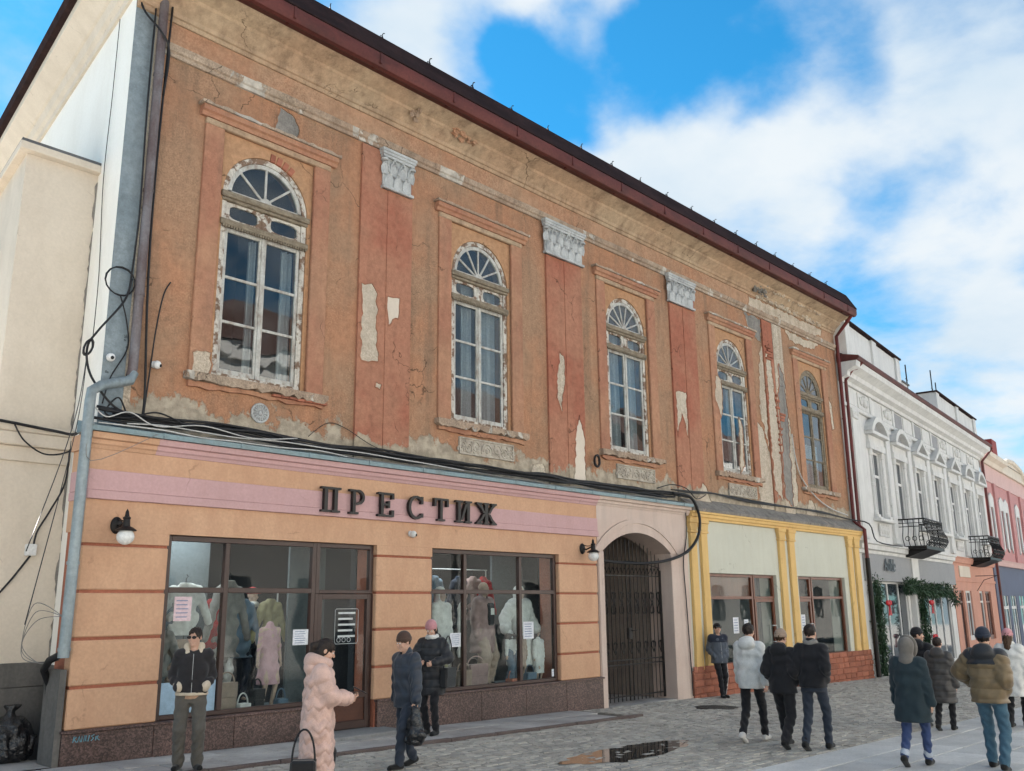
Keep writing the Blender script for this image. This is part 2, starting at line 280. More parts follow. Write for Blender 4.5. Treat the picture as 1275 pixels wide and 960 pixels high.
emis('tube_light', (.9, .97, 1.0), 3.0)
def granite():
    m, t, b, N = nmat('granite'); L = t.links.new; tc = N('ShaderNodeTexCoord')
    v = N('ShaderNodeTexVoronoi'); v.inputs['Scale'].default_value = 55; L(tc.outputs['Object'], v.inputs['Vector'])
    r = N('ShaderNodeValToRGB'); e = r.color_ramp.elements; e[0].position = .1; e[0].color = (.040, .022, .020, 1); e[1].position = .9; e[1].color = (.145, .088, .076, 1)
    x = e.new(.5); x.color = (.080, .044, .038, 1); sp = N('ShaderNodeSeparateColor'); L(v.outputs['Color'], sp.inputs[0]); L(sp.outputs[0], r.inputs[0])
    n = N('ShaderNodeTexNoise'); n.inputs['Scale'].default_value = 1.3; n.inputs['Detail'].default_value = 7; L(tc.outputs['Object'], n.inputs['Vector'])
    mr = N('ShaderNodeMapRange'); mr.inputs[1].default_value = .35; mr.inputs[2].default_value = .7; mr.inputs[3].default_value = .75; mr.inputs[4].default_value = 1.2; L(n.outputs['Fac'], mr.inputs[0])
    mu = N('ShaderNodeMixRGB', blend_type='MULTIPLY'); mu.inputs[0].default_value = 1; L(r.outputs[0], mu.inputs[1]); L(mr.outputs[0], mu.inputs[2]); L(mu.outputs[0], b.inputs['Base Color'])
    b.inputs['Roughness'].default_value = .38
granite()
def puddle():
    m, t, b, N = nmat('water'); b.inputs['Base Color'].default_value = (.035, .032, .028, 1); b.inputs['Roughness'].default_value = .03; b.inputs['Specular IOR Level'].default_value = .6
puddle()

# ---------------------------------------------------------------- mesh builder
OFF = {}
class MB:
    def __init__(s): s.v = []; s.f = []
    def quad(s, *p):
        i = len(s.v); s.v += [tuple(q) for q in p]; s.f.append(tuple(range(i, i + len(p)))); return s
    def box(s, x0, x1, y0, y1, z0, z1):
        i = len(s.v); s.v += [(x0, y0, z0), (x1, y0, z0), (x1, y1, z0), (x0, y1, z0), (x0, y0, z1), (x1, y0, z1), (x1, y1, z1), (x0, y1, z1)]
        s.f += [(i, i + 3, i + 2, i + 1), (i + 4, i + 5, i + 6, i + 7), (i, i + 1, i + 5, i + 4), (i + 1, i + 2, i + 6, i + 5), (i + 2, i + 3, i + 7, i + 6), (i + 3, i, i + 4, i + 7)]
        return s
    def prism(s, poly, y0, y1):
        """closed outline in x,z (counter-clockwise seen from -y) pushed from y0 (front) to y1"""
        i = len(s.v); n = len(poly)
        s.v += [(a, y0, b) for a, b in poly] + [(a, y1, b) for a, b in poly]
        s.f.append(tuple(range(i, i + n))); s.f.append(tuple(range(i + 2 * n - 1, i + n - 1, -1)))
        for k in range(n): j = (k + 1) % n; s.f.append((i + k, i + n + k, i + n + j, i + j))
        return s
    def slabz(s, poly, z0, z1):
        """closed outline in x,y (counter-clockwise from above) from z0 up to z1"""
        i = len(s.v); n = len(poly)
        s.v += [(a, b, z0) for a, b in poly] + [(a, b, z1) for a, b in poly]
        s.f.append(tuple(range(i + n - 1, i - 1, -1))); s.f.append(tuple(range(i + n, i + 2 * n)))
        for k in range(n): j = (k + 1) % n; s.f.append((i + k, i + j, i + n + j, i + n + k))
        return s
    def runx(s, prof, x0, x1, closed=True, sh0=0., sh1=0.):
        """profile in y,z carried along x"""
        i = len(s.v); n = len(prof)
        s.v += [(x0 + sh0 * a, a, b) for a, b in prof] + [(x1 + sh1 * a, a, b) for a, b in prof]
        for k in range(n if closed else n - 1): j = (k + 1) % n; s.f.append((i + k, i + j, i + n + j, i + n + k))
        if closed: s.f.append(tuple(range(i + n - 1, i - 1, -1))); s.f.append(tuple(range(i + n, i + 2 * n)))
        return s
    def tube(s, pts, r, n=8, caps=True, r1=None):
        pts = [Vector(p) for p in pts]; i = len(s.v); m = len(pts); up = None
        for k, p in enumerate(pts):
            d = (pts[min(k + 1, m - 1)] - pts[max(k - 1, 0)])
            d = d.normalized() if d.length > 1e-9 else Vector((0, 0, 1))
            if up is None: up = Vector((0, 0, 1)) if abs(d.z) < .9 else Vector((1, 0, 0))
            a = d.cross(up)
            if a.length < 1e-6: a = d.cross(Vector((0, 1, 0)))
            a.normalize(); b = a.cross(d).normalized(); up = b
            rr = r if r1 is None else r + (r1 - r) * k / max(1, m - 1)
            if isinstance(rr, (list, tuple)): rr = rr[k]
            for q in range(n): t = 2 * math.pi * q / n; s.v.append(tuple(p + a * math.cos(t) * rr + b * math.sin(t) * rr))
        for k in range(m - 1):
            for q in range(n): o = (q + 1) % n; s.f.append((i + k * n + q, i + k * n + o, i + (k + 1) * n + o, i + (k + 1) * n + q))
        if caps: s.f.append(tuple(range(i + n - 1, i - 1, -1))); s.f.append(tuple(range(i + (m - 1) * n, i + m * n)))
        return s
    def lathe(s, prof, c=(0, 0, 0), n=16):
        i = len(s.v); m = len(prof)
        for r, z in prof:
            for q in range(n): t = 2 * math.pi * q / n; s.v.append((c[0] + r * math.cos(t), c[1] + r * math.sin(t), c[2] + z))
        for k in range(m - 1):
            for q in range(n): o = (q + 1) % n; s.f.append((i + k * n + q, i + k * n + o, i + (k + 1) * n + o, i + (k + 1) * n + q))
        s.f.append(tuple(range(i + n - 1, i - 1, -1))); s.f.append(tuple(range(i + (m - 1) * n, i + m * n)))
        return s
    def ball(s, c, rx, ry=None, rz=None, n=10, m=6):
        ry = ry or rx; rz = rz or rx; i = len(s.v)
        s.v.append((c[0], c[1], c[2] - rz))
        for k in range(1, m):
            a = -math.pi / 2 + math.pi * k / m
            for q in range(n): t = 2 * math.pi * q / n; s.v.append((c[0] + rx * math.cos(a) * math.cos(t), c[1] + ry * math.cos(a) * math.sin(t), c[2] + rz * math.sin(a)))
        s.v.append((c[0], c[1], c[2] + rz)); top = len(s.v) - 1
        for q in range(n):
            o = (q + 1) % n; s.f.append((i, i + 1 + o, i + 1 + q)); s.f.append((top, i + 1 + (m - 2) * n + q, i + 1 + (m - 2) * n + o))
        for k in range(m - 2):
            for q in range(n): o = (q + 1) % n; s.f.append((i + 1 + k * n + q, i + 1 + k * n + o, i + 1 + (k + 1) * n + o, i + 1 + (k + 1) * n + q))
        return s
    def build(s, name, m, parent=None, loc=None, smooth=False, bevel=0.0, fix=False):
        off = OFF.get(parent.name, (0, 0, 0)) if parent else (0, 0, 0)
        me = bpy.data.meshes.new(name)
        v = s.v if off == (0, 0, 0) else [(a - off[0], b - off[1], c - off[2]) for a, b, c in s.v]
        me.from_pydata(v, [], s.f)
        if fix:
            import bmesh
            bm = bmesh.new(); bm.from_mesh(me); bmesh.ops.recalc_face_normals(bm, faces=bm.faces); bm.to_mesh(me); bm.free()
        me.materials.append(M[m])
        if smooth:
            me.polygons.foreach_set('use_smooth', [True] * len(me.polygons))
        o = bpy.data.objects.new(name, me); COL.objects.link(o)
        if smooth == 'auto':
            md = o.modifiers.new('edges', 'EDGE_SPLIT'); md.split_angle = R(40)
        if parent: o.parent = parent; OFF[o.name] = off
        if loc is not None: o.location = loc
        if bevel:
            md = o.modifiers.new('bevel', 'BEVEL'); md.width = bevel; md.segments = 1; md.limit_method = 'ANGLE'; md.angle_limit = R(35)
        return o
def tag(o, label=None, cat=None, group=None, kind=None):
    if label: o['label'] = label
    if cat: o['category'] = cat
    if group: o['group'] = group
    if kind: o['kind'] = kind
    return o
def thing(name, label, cat, loc=(0, 0, 0), rz=0.0, group=None, local=False):
    o = bpy.data.objects.new(name, None); COL.objects.link(o); o.location = loc; o.rotation_euler = (0, 0, rz); o.empty_display_size = .3
    OFF[o.name] = (0, 0, 0) if local else tuple(loc)
    return tag(o, label, cat, group)
def copy_tree(o, parent=None):
    c = o.copy(); COL.objects.link(c); OFF[c.name] = OFF.get(o.name, (0, 0, 0))
    if parent: c.parent = parent
    for ch in list(o.children): copy_tree(ch, c)
    return c
def bx(name, m, parent, *b, bevel=0.0): return MB().box(*b).build(name, m, parent, bevel=bevel)
def wall_holes(mb, x0, x1, z0, z1, y0, y1, holes):
    """solid wall with rectangular openings (x0,x1,z0,z1)"""
    xs = sorted({x0, x1, *[h[0] for h in holes], *[h[1] for h in holes]})
    for a, b in zip(xs, xs[1:]):
        m = (a + b) / 2; cuts = sorted([(h[2], h[3]) for h in holes if h[0] < m < h[1]]); z = z0
        for c, d in cuts:
            if c > z: mb.box(a, b, y0, y1, z, c)
            z = max(z, d)
        if z < z1: mb.box(a, b, y0, y1, z, z1)
    return mb
def arch_pts(cx, hw, spring, rise, n=16):
    """points of a round (or flatter) arch from right springing to left"""
    if abs(rise - hw) < 1e-6: r, cz = hw, spring
    else: r = (hw * hw + rise * rise) / (2 * rise); cz = spring + rise - r
    a = math.acos(min(1, hw / r)) if r > hw else 0.0
    if rise < hw: a = math.asin((spring - cz) / r)
    return [(cx + r * math.cos(a + (math.pi - 2 * a) * k / n), cz + r * math.sin(a + (math.pi - 2 * a) * k / n)) for k in range(n + 1)]
def arch_wall(mb, x0, x1, z0, z1, y0, y1, cx, hw, sill, spring, rise, n=16):
    """solid wall with one arched opening: front, back and reveal"""
    A = arch_pts(cx, hw, spring, rise, n)
    if x0 < cx - hw: mb.box(x0, cx - hw, y0, y1, z0, z1)
    if x1 > cx + hw: mb.box(cx + hw, x1, y0, y1, z0, z1)
    if sill > z0: mb.box(cx - hw, cx + hw, y0, y1, z0, sill)
    for (a, za), (b, zb) in zip(A, A[1:]):
        mb.quad((b, y0, zb), (a, y0, za), (a, y0, z1), (b, y0, z1))
        mb.quad((a, y1, za), (b, y1, zb), (b, y1, z1), (a, y1, z1))
        mb.quad((a, y0, za), (b, y0, zb), (b, y1, zb), (a, y1, za))
    return mb
def ring(mb, outer, inner, y0, y1):
    """band between two open polylines in x,z"""
    for (a, b), (c, d) in zip(zip(outer, outer[1:]), zip(inner, inner[1:])):
        mb.quad((a[0], y0, a[1]), (b[0], y0, b[1]), (d[0], y0, d[1]), (c[0], y0, c[1]))
        mb.quad((a[0], y1, a[1]), (c[0], y1, c[1]), (d[0], y1, d[1]), (b[0], y1, b[1]))
        mb.quad((a[0], y0, a[1]), (a[0], y1, a[1]), (b[0], y1, b[1]), (b[0], y0, b[1]))
        mb.quad((c[0], y0, c[1]), (d[0], y0, d[1]), (d[0], y1, d[1]), (c[0], y1, c[1]))
    return mb
def ragged(poly, amp=.03, n=5, seed=0):
    """roughen an outline the way broken plaster breaks"""
    rr = random.Random(seed); P = []
    for (a, b), (c, d) in zip(poly, poly[1:] + poly[:1]):
        L = math.hypot(c - a, d - b); k = max(2, int(L / .07) if n == 5 else n)
        nx, nz = (d - b) / (L + 1e-9), -(c - a) / (L + 1e-9); w = 0
        for i in range(k):
            t = i / k; w = w * .5 + rr.uniform(-amp, amp); f = 0 if i == 0 else 1
            P.append((a + (c - a) * t + nx * w * f, b + (d - b) * t + nz * w * f))
    return P
def G(x): return 0.137 - 0.0165 * (x - 5)
# ================================================================ main building
B = thing('corner_townhouse', 'long two storey townhouse with weathered orange plaster and five tall arched windows', 'building', (17.5, 4.0, 0))
XL, XR = 5.25, 29.85
WC = [7.69 + 5.01 * k for k in range(5)]
PC = [10.17, 15.30, 20.20, 25.22]
# ---- upper wall
mb = MB(); wall_holes(mb, XL + .42, XR, 4.2, 10.98, 0, .45, [(c - .87, c + .87, 5.4, 9.5) for c in WC]); mb.build('upper_wall', 'render_tan', B)
bx('corner_strip', 'blue_strip', B, XL, XL + .32, .003, .019, 4.2, 11.2)
bx('mortar_strip', 'mortar', B, XL + .32, XL + .42, -.004, .019, 4.2, 11.2)
for i, c in enumerate(WC):
    mb = MB(); arch_wall(mb, c - .87, c + .87, 5.4, 9.5, .03, .40, c, .80, 5.45, 8.50, .80, 20); mb.build('niche_panel', 'render_orange', B)
    mb = MB(); mb.box(c - 1.2, c - .87, -.045, .02, 5.42, 9.5); mb.box(c + .87, c + 1.2, -.045, .02, 5.42, 9.5); mb.build('window_surround', 'render_band', B, bevel=.012)
    bx('surround_head', 'render_cornice', B, c - 1.2, c + 1.2, -.05, .02, 9.5, 9.6, bevel=.012)
    mb = MB().runx([(0.01, 9.6), (-.07, 9.6), (-.09, 9.66), (-.13, 9.68), (-.135, 9.76), (0.01, 9.762)], c - 1.30, c + 1.30); mb.build('window_hood', 'render_band', B)
    # worn top edge of the hood, grey and broken
    rr = random.Random(40 + i); pts = [(c - 1.34, 9.765)]
    n = 26; top = []
    for k in range(n + 1):
        x = c - 1.34 + 2.68 * k / n; top.append((x, 9.815 + rr.uniform(-.02, .015)))
    MB().prism([(c - 1.34, 9.766), (c + 1.34, 9.766)] + top[::-1], -.165, .01).build('hood_capping', 'old_sill', B)
    # sill with broken underside
    low = []; n = 30
    for k in range(n + 1): low.append((c - 1.26 + 2.52 * k / n, 5.30 + rr.choice([0, 0, .02, .05]) + rr.uniform(-.012, .02)))
    MB().prism(low + [(c + 1.26, 5.44), (c - 1.26, 5.44)], -.13, .02).build('sill', 'old_sill', B)
    MB().prism([(c - 1.2 + 2.4 * k / 14, 5.23 + rr.uniform(-.03, .03)) for k in range(15)] + [(c + 1.2, 5.31), (c - 1.2, 5.31)], -.06, .01).build('sill_moulding', 'render_band', B)
# ---- arched windows
def make_window(c, spokes, seed, dark=False):
    rr = random.Random(seed); fy0, fy1 = .055, .15
    fw = 'bare_wood' if dark else 'peeled_wood'; sw = 'bare_wood' if dark else 'white_wood'
    o = arch_pts(c, .795, 8.50, .795, 20); n = arch_pts(c, .705, 8.50, .705, 20)
    mb = MB(); ring(mb, [(c + .795, 5.46)] + o + [(c - .795, 5.46)], [(c + .705, 5.46)] + n + [(c - .705, 5.46)], fy0, fy1)
    mb.box(c - .705, c + .705, fy0 + .004, fy1, 5.46, 5.53); w = mb.build('window', fw, B)
    bx('transom', 'bare_wood', w, c - .83, c + .83, -.015, .16, 8.40, 8.50, bevel=.012)
    bx('transom', 'bare_wood', w, c - .81, c + .81, .012, .16, 8.345, 8.398, bevel=.012)
    mb = MB(); mb.box(c - .82, c + .82, .0, .16, 7.93, 8.03); mb.build('transom', 'bare_wood', w, bevel=.01)
    mb = MB()
    for k in range(33): mb.box(c - .79 + .048 * k, c - .765 + .048 * k, -.018, .02, 7.885, 7.925)
    mb.build('dentil_row', 'bare_wood', w)['kind'] = 'stuff'
    # small ladder lights between the transoms
    for sx in (-1, 1):
        mb = MB(); x0, x1 = sorted((c + sx * .06, c + sx * .70)); oo = []; ii = []
        for k in range(25):
            t = 2 * math.pi * k / 24; cxx = (x0 + x1) / 2
            ii.append((cxx + .26 * math.copysign(abs(math.cos(t)) ** .55, math.cos(t)), 8.19 + .115 * math.copysign(abs(math.sin(t)) ** .55, math.sin(t))))
            oo.append((cxx + .32 * math.copysign(abs(math.cos(t)) ** .12, math.cos(t)), 8.19 + .155 * math.copysign(abs(math.sin(t)) ** .12, math.sin(t))))
        ring(mb, oo, ii, .075, .12); mb.build('light_frame', fw, w)
        MB().box(x0 + .02, x1 - .02, .100, .104, 8.04, 8.34).build('pane', 'old_glass', w)
    bx('mullion', fw, w, c - .06, c + .06, .05, .13, 8.03, 8.345, bevel=.02)
    # fanlight
    ring(MB(), arch_pts(c, .70, 8.5, .70, 20), arch_pts(c, .63, 8.5, .63, 20), .07, .12).build('fanlight_rim', sw, w)
    for k in range(spokes):
        a = math.pi * (k + 1) / (spokes + 1) if spokes > 3 else R((42, 90, 138)[k])
        MB().tube([(c + .06 * math.cos(a), .095, 8.52 + .06 * math.sin(a)), (c + .66 * math.cos(a), .095, 8.50 + .66 * math.sin(a))], .022, 6).build('fanlight_bar', sw, w)
    ring(MB(), arch_pts(c, .12, 8.5, .12, 10), arch_pts(c, .02, 8.5, .02, 10), .06, .125).build('fanlight_hub', sw, w)
    bx('fanlight_rail', sw, w, c - .70, c + .70, .07, .125, 8.50, 8.555)
    mb = MB(); mb.prism(arch_pts(c, .66, 8.52, .66, 20)[::1], .098, .102); mb.build('pane', 'old_glass', w)
    # two casements of three panes
    for sx in (-1, 1):
        x0, x1 = sorted((c + sx * .012, c + sx * .70)); mb = MB()
        st = .055
        mb.box(x0, x0 + st, .075, .125, 5.53, 7.92); mb.box(x1 - st, x1, .075, .125, 5.53, 7.92)
        mb.box(x0 + st, x1 - st, .078, .125, 5.53, 5.61); mb.box(x0 + st, x1 - st, .078, .125, 7.85, 7.92)
        for z in (6.37, 7.10): mb.box(x0 + st, x1 - st, .08, .122, z - .022, z + .022)
        s = mb.build('casement', sw, w, bevel=.006)
        for a, b in ((5.61, 6.348), (6.392, 7.078), (7.122, 7.85)):
            t = rr.uniform(-.006, .006); mb = MB(); y = .102
            mb.quad((x0 + st, y - t, a), (x1 - st, y + t, a), (x1 - st, y + t * .3, b), (x0 + st, y - t * .3, b)).quad((x1 - st, y + t + .004, a), (x0 + st, y - t + .004, a), (x0 + st, y - t * .3 + .004, b), (x1 - st, y + t * .3 + .004, b))
            mb.build('pane', 'old_glass', w)
    bx('meeting_stile', sw, w, c - .03, c + .03, .055, .075, 5.53, 7.92)
    return w
def drape(c0, c1, z0, z1, y, parent, waves=5, amp=.035):
    mb = MB(); n = waves * 8; F = [(c0 + (c1 - c0) * k / n, y + amp * math.sin(k * math.pi / 4) + amp * .4 * math.sin(k * 1.9)) for k in range(n + 1)]
    for (a, p), (b, q) in zip(F, F[1:]):
        mb.quad((a, p, z0), (b, q, z0), (b, q, z1), (a, p, z1)); mb.quad((b, q + .006, z0), (a, p + .006, z0), (a, p + .006, z1), (b, q + .006, z1))
    return mb.build('curtain', 'curtain', parent, smooth=True)
for i, c in enumerate(WC):
    w = make_window(c, (3, 5, 6, 5, 5)[i], 60 + i, i == 4)
    if i == 0: drape(c - .12, c + .0, 5.6, 7.9, .30, w, 2); drape(c + .5, c + .7, 5.6, 7.9, .30, w, 2)
    if i == 1: drape(c - .28, c - .02, 5.6, 8.4, .30, w, 3); drape(c + .3, c + .7, 5.6, 8.4, .32, w, 4)
    if i == 2: drape(c - .35, c - .0, 5.6, 8.4, .30, w, 4); drape(c + .25, c + .7, 5.6, 8.4, .32, w, 4)
    if i == 3: drape(c - .7, c - .3, 5.6, 8.4, .28, w, 4); drape(c + .1, c + .45, 5.6, 8.4, .3, w, 3)
    if i == 4: drape(c - .6, c + .6, 5.6, 6.9, .28, w, 7)
# ---- rooms behind the upper windows
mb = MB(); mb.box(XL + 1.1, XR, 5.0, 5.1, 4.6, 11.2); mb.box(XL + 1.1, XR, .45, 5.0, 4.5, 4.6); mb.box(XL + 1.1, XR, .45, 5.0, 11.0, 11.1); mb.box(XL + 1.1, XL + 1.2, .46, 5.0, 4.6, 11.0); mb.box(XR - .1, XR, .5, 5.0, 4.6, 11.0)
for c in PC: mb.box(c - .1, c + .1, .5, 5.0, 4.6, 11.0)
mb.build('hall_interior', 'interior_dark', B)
# ---- pilasters and capitals
def capital(x0, x1, z0, z1, seed, full=True):
    rr = random.Random(seed); mb = MB(); w = x1 - x0; n = max(3, round(w / .3)); y0 = -.085
    mb.prism([(x0 + .05, z0), (x1 - .05, z0), (x1 - .04, z1 - .15), (x0 + .04, z1 - .15)], y0, -.045)
    mb.box(x0 + .02, x1 - .02, y0 - .05, -.045, z0, z0 + .05)                       # collar
    h = z1 - z0
    def leaf(cx, zb, zt, hw, out):
        m = 6; P = []
        for k in range(m + 1):
            t = k / m; z = zb + (zt - zb) * (t if t < .85 else .85 - (t - .85) * .4); d = y0 - .012 - out * (t ** 2.2); ww = hw * (1 - .75 * max(0, t - .55) / .45) * (.72 + .35 * math.sin(math.pi * min(1, t * 1.1)))
            P.append((z, d, ww))
        for (za, da, wa), (zb2, db, wb) in zip(P, P[1:]):
            mb.quad((cx, da - .022, za), (cx + wa, da, za), (cx + wb, db, zb2), (cx, db - .022, zb2)); mb.quad((cx - wa, da, za), (cx, da - .022, za), (cx, db - .022, zb2), (cx - wb, db, zb2))
        z, d, ww = P[-1]; mb.ball((cx, d + .012, z + .005), ww + .02, .03, .022, 8, 4)
    for k in range(n): leaf(x0 + .07 + (w - .14) * (k + .5) / n, z0 + .05, z0 + h * .44, (w - .14) / n * .46, .05)
    for k in range(n + 1): leaf(x0 + .06 + (w - .12) * k / n, z0 + h * .36, z0 + h * .70, (w - .14) / n * .36, .055)
    for k in range(n):
        cx = x0 + .07 + (w - .14) * (k + .5) / n
        for s in (-1, 1):                                                              # volute stalks
            mb.tube([(cx + s * .01, y0 - .02, z0 + h * .45), (cx + s * .03, y0 - .03, z0 + h * .62), (cx + s * (w / n) * .40, y0 - .045, z0 + h * .80), (cx + s * (w / n) * .34, y0 - .055, z0 + h * .74)], .016, 5)
    for xx in (x0 + .05, x1 - .05): mb.lathe([(.0, -.02), (.065, -.02), (.07, 0), (.065, .02), (.0, .02)], (xx, y0 - .03, z1 - .22), 10)
    mb.box(x0 + .01, x1 - .01, y0 - .055, -.045, z1 - .16, z1 - .11); mb.box(x0 - .01, x1 + .01, y0 - .075, -.045, z1 - .108, z1 - .055); mb.box(x0 - .025, x1 + .025, y0 - .09, -.045, z1 - .053, z1)
    return mb.build('capital', 'capital_grey', B)
for i, c in enumerate(PC):
    bx('pilaster', 'render_red', B, c - .6, c + .005, -.048, .02, 4.45, 10.33)
    bx('pilaster', 'render_red' if i < 3 else 'mortar', B, c + .005, c + .6, -.062, .02, 4.45, 10.33)
capital(9.98, 10.76, 9.58, 10.36, 1); capital(14.58, 15.98, 9.60, 10.40, 2); capital(19.48, 20.76, 9.66, 10.42, 3)
# ---- string course, frieze, cornice
mb = MB(); n = 60; rr = random.Random(5)
for k in range(n):
    x0 = XL + .42 + (XR - XL - .42) * k / n; x1 = XL + .42 + (XR - XL - .42) * (k + 1) / n; e = rr.uniform(-.012, .006); o = rr.uniform(-.010, .006)
    mb.runx([(.01, 10.36), (-.05, 10.36), (-.055, 10.42), (-.09, 10.44), (-.11 + o, 10.50), (-.12 + o, 10.54 + e), (.01, 10.56)], x0, x1)
mb.build('string_course', 'old_sill', B)
bx('frieze', 'render_frieze', B, XL + .42, XR, -.012, .02, 10.56, 10.97)
CORN = [(.02, 10.95), (-.05, 10.95), (-.055, 11.02), (-.09, 11.03), (-.10, 11.10), (-.17, 11.16), (-.26, 11.24), (-.30, 11.26), (-.31, 11.32), (-.36, 11.34), (-.46, 11.37), (-.60, 11.43), (-.70, 11.52), (-.70, 11.60), (.02, 11.60)]
MB().runx(CORN, XL, XR).build('cornice', 'render_cornice', B, smooth='auto')
# ---- eaves, steep roof edge with hooks, hipped roof
def eave(x0, x1):
    P = [(-.62, 11.47), (-.78, 11.42)] + [(-.86 + .085 * math.cos(R(a)), 11.50 + .085 * math.sin(R(a))) for a in range(200, 350, 25)][::-1][::-1]
    return MB().runx([(-.60, 11.56), (-.60, 11.44), (-.74, 11.42), (-.82, 11.36), (-.90, 11.37), (-.945, 11.43), (-.95, 11.60), (-.93, 11.62)], x0, x1)
eave(4.72, 29.72).build('eave_gutter', 'red_metal', B, smooth='auto')
for k in range(14): bx('gutter_seam', 'red_metal', B, 5.6 + 1.8 * k, 5.64 + 1.8 * k, -.962, -.70, 11.40, 11.605)
MB().runx([(-.93, 11.62), (-.96, 11.63), (-.63, 12.20), (-.55, 12.20), (-.55, 11.62)], 4.70, 29.76).build('roof_edge', 'dark_roof', B)
mb = MB(); a, b, c, d = (4.62, -.60, 12.19), (29.80, -.60, 12.19), (29.95, 13, 12.19), (6.6, 13, 12.19); e, f = (11.5, 6.2, 15.3), (25.5, 6.2, 15.3)
mb.quad(a, b, f, e); mb.quad(b, c, f); mb.quad(c, d, e, f); mb.quad(d, a, e); mb.quad(d, c, b, a); mb.build('roof', 'dark_roof', B)
hk = MB().tube([(0, 0, 0), (0, 0, .10), (0, -.03, .14), (0, -.075, .12)], .014, 5); hk.tube([(0, 0, .04), (0, .05, .10), (0, .09, .05)], .014, 5); hk.box(-.02, .02, -.02, .02, -.02, .03)
h0 = None
for k in range(21):
    x = 4.82 + 1.17 * k
    if h0 is None: h0 = hk.build('roof_hook', 'black_metal'); o = h0
    else: o = h0.copy(); COL.objects.link(o)
    o.parent = B; o.location = (x - 17.5, -.62 - 4.0, 12.20); o.rotation_euler = (rnd.uniform(-.15, .15), 0, rnd.uniform(-.5, .5)); o.scale = [rnd.uniform(.62, .82)] * 3
# ---- broken plaster
def patch(poly, y, m='mortar', th=.012, seed=0, amp=.028, name='bare_plaster_patch'):
    P = ragged(poly, amp, 5, seed); cx_ = sum(p[0] for p in P) / len(P); cz_ = sum(p[1] for p in P) / len(P); q = random.Random(seed)
    # the broken lip of the old coat stands proud round the bare core
    O_ = []; I_ = []
    for k, (a, b_) in enumerate(P):
        (a0, b0), (a1, b1) = P[k - 1], P[(k + 1) % len(P)]; nx, nz = (b1 - b0), -(a1 - a0); l_ = math.hypot(nx, nz) + 1e-9; w_ = q.uniform(.012, .035); O_.append((a + nx / l_ * w_, b_ + nz / l_ * w_)); I_.append((a, b_))
    O_.append(O_[0]); I_.append(I_[0]); lip = 'render_red' if y < -.046 else 'render_band' if y < -.03 else 'render_tan' if y > -.01 else 'render_frieze'
    mb = MB()
    for (a, b_), (c, d) in zip(zip(O_, O_[1:]), zip(I_, I_[1:])):
        y1 = y - .020; mb.quad((a[0], y - .001, a[1]), (b_[0], y - .001, b_[1]), (d[0], y1, d[1]), (c[0], y1, c[1])); mb.quad((c[0], y1, c[1]), (d[0], y1, d[1]), (d[0], y + .003, d[1]), (c[0], y + .003, c[1]))
    mb.build('plaster_lip', lip, B, fix=True)
    return MB().prism(P, y - .004, y + .01).build(name, m, B)
patch([(9.66, 6.21), (10.03, 6.25), (9.97, 7.0), (9.98, 7.5), (9.85, 7.66), (9.61, 7.62)], -.048, seed=1)
patch([(10.24, 6.97), (10.33, 7.1), (10.46, 7.14), (10.49, 7.53), (10.2, 7.5)], -.062, 'beige_wall', .005, 2, .015)
patch([(15.0, 6.3), (15.11, 6.05), (15.16, 6.5), (15.25, 6.87), (15.22, 7.35), (15.08, 7.42), (14.98, 6.8)], -.048, seed=3)
patch([(9.98, 5.78), (10.08, 5.75), (10.12, 5.85), (10.0, 5.87)], -.048, seed=31, amp=.01)
patch([(19.66, 6.1), (19.9, 6.75), (20.15, 6.16), (20.16, 7.33), (19.66, 7.27)], -.048, seed=4)
patch([(6.53, 5.44), (6.80, 5.44), (6.82, 5.78), (6.53, 5.73)], -.045, seed=5)
patch([(7.75, 9.83), (8.15, 9.83), (8.22, 10.05), (8.12, 10.24), (7.82, 10.33)], 0, 'grey_cement', .008, 6)
patch([(23.85, 4.5), (25.4, 4.5), (25.15, 5.3), (24.75, 5.5), (24.6, 6.2), (24.3, 6.9), (23.96, 7.1), (23.72, 5.9)], 0, 'mortar', .014, 7, .05)
patch([(24.35, 6.9), (24.6, 6.3), (24.62, 8.9), (24.6, 9.9), (24.3, 8.7), (24.15, 7.6)], 0, 'mortar', .014, 8, .05)
patch([(24.63, 5.2), (25.1, 4.9), (25.2, 6.6), (25.1, 8.1), (24.95, 9.6), (24.7, 9.3), (24.64, 7.2)], -.048, 'mortar', .012, 9, .04)
patch([(25.24, 5.0), (25.7, 4.8), (25.75, 6.2), (25.82, 7.3), (25.75, 8.8), (25.5, 9.1), (25.28, 8.0)], -.062, 'grey_cement', .012, 10, .05)
patch([(23.9, 10.62), (24.6, 10.58), (26.0, 10.57), (28.2, 10.58), (28.8, 10.66), (28.95, 10.93), (24.0, 10.93)], -.012, 'mortar', .014, 11, .04)
patch([(21.86, 6.9), (22.0, 7.2), (22.0, 8.0), (21.72, 8.1), (21.6, 7.5)], -.045, 'mortar', .008, 12, .03)
patch([(28.95, 7.5), (29.15, 7.6), (29.1, 8.3), (28.9, 8.6)], -.045, 'mortar', .008, 13, .03)
patch([(15.45, 4.6), (15.85, 4.6), (15.86, 5.6), (15.7, 6.1), (15.55, 5.6)], -.062, 'beige_wall', .004, 14, .03)
patch([(20.3, 4.5), (21.1, 4.5), (20.9, 4.85), (20.7, 5.05), (20.5, 4.8)], -.063, 'mortar', .01, 15, .03)
patch([(26.6, 4.6), (27.4, 4.6), (27.2, 5.0), (26.9, 5.1)], 0, 'mortar', .01, 16, .03)
patch([(25.84, 4.7), (26.15, 4.9), (26.2, 6.0), (26.05, 7.2), (25.9, 7.9), (25.84, 7.0)], 0, 'mortar', .012, 41, .05)
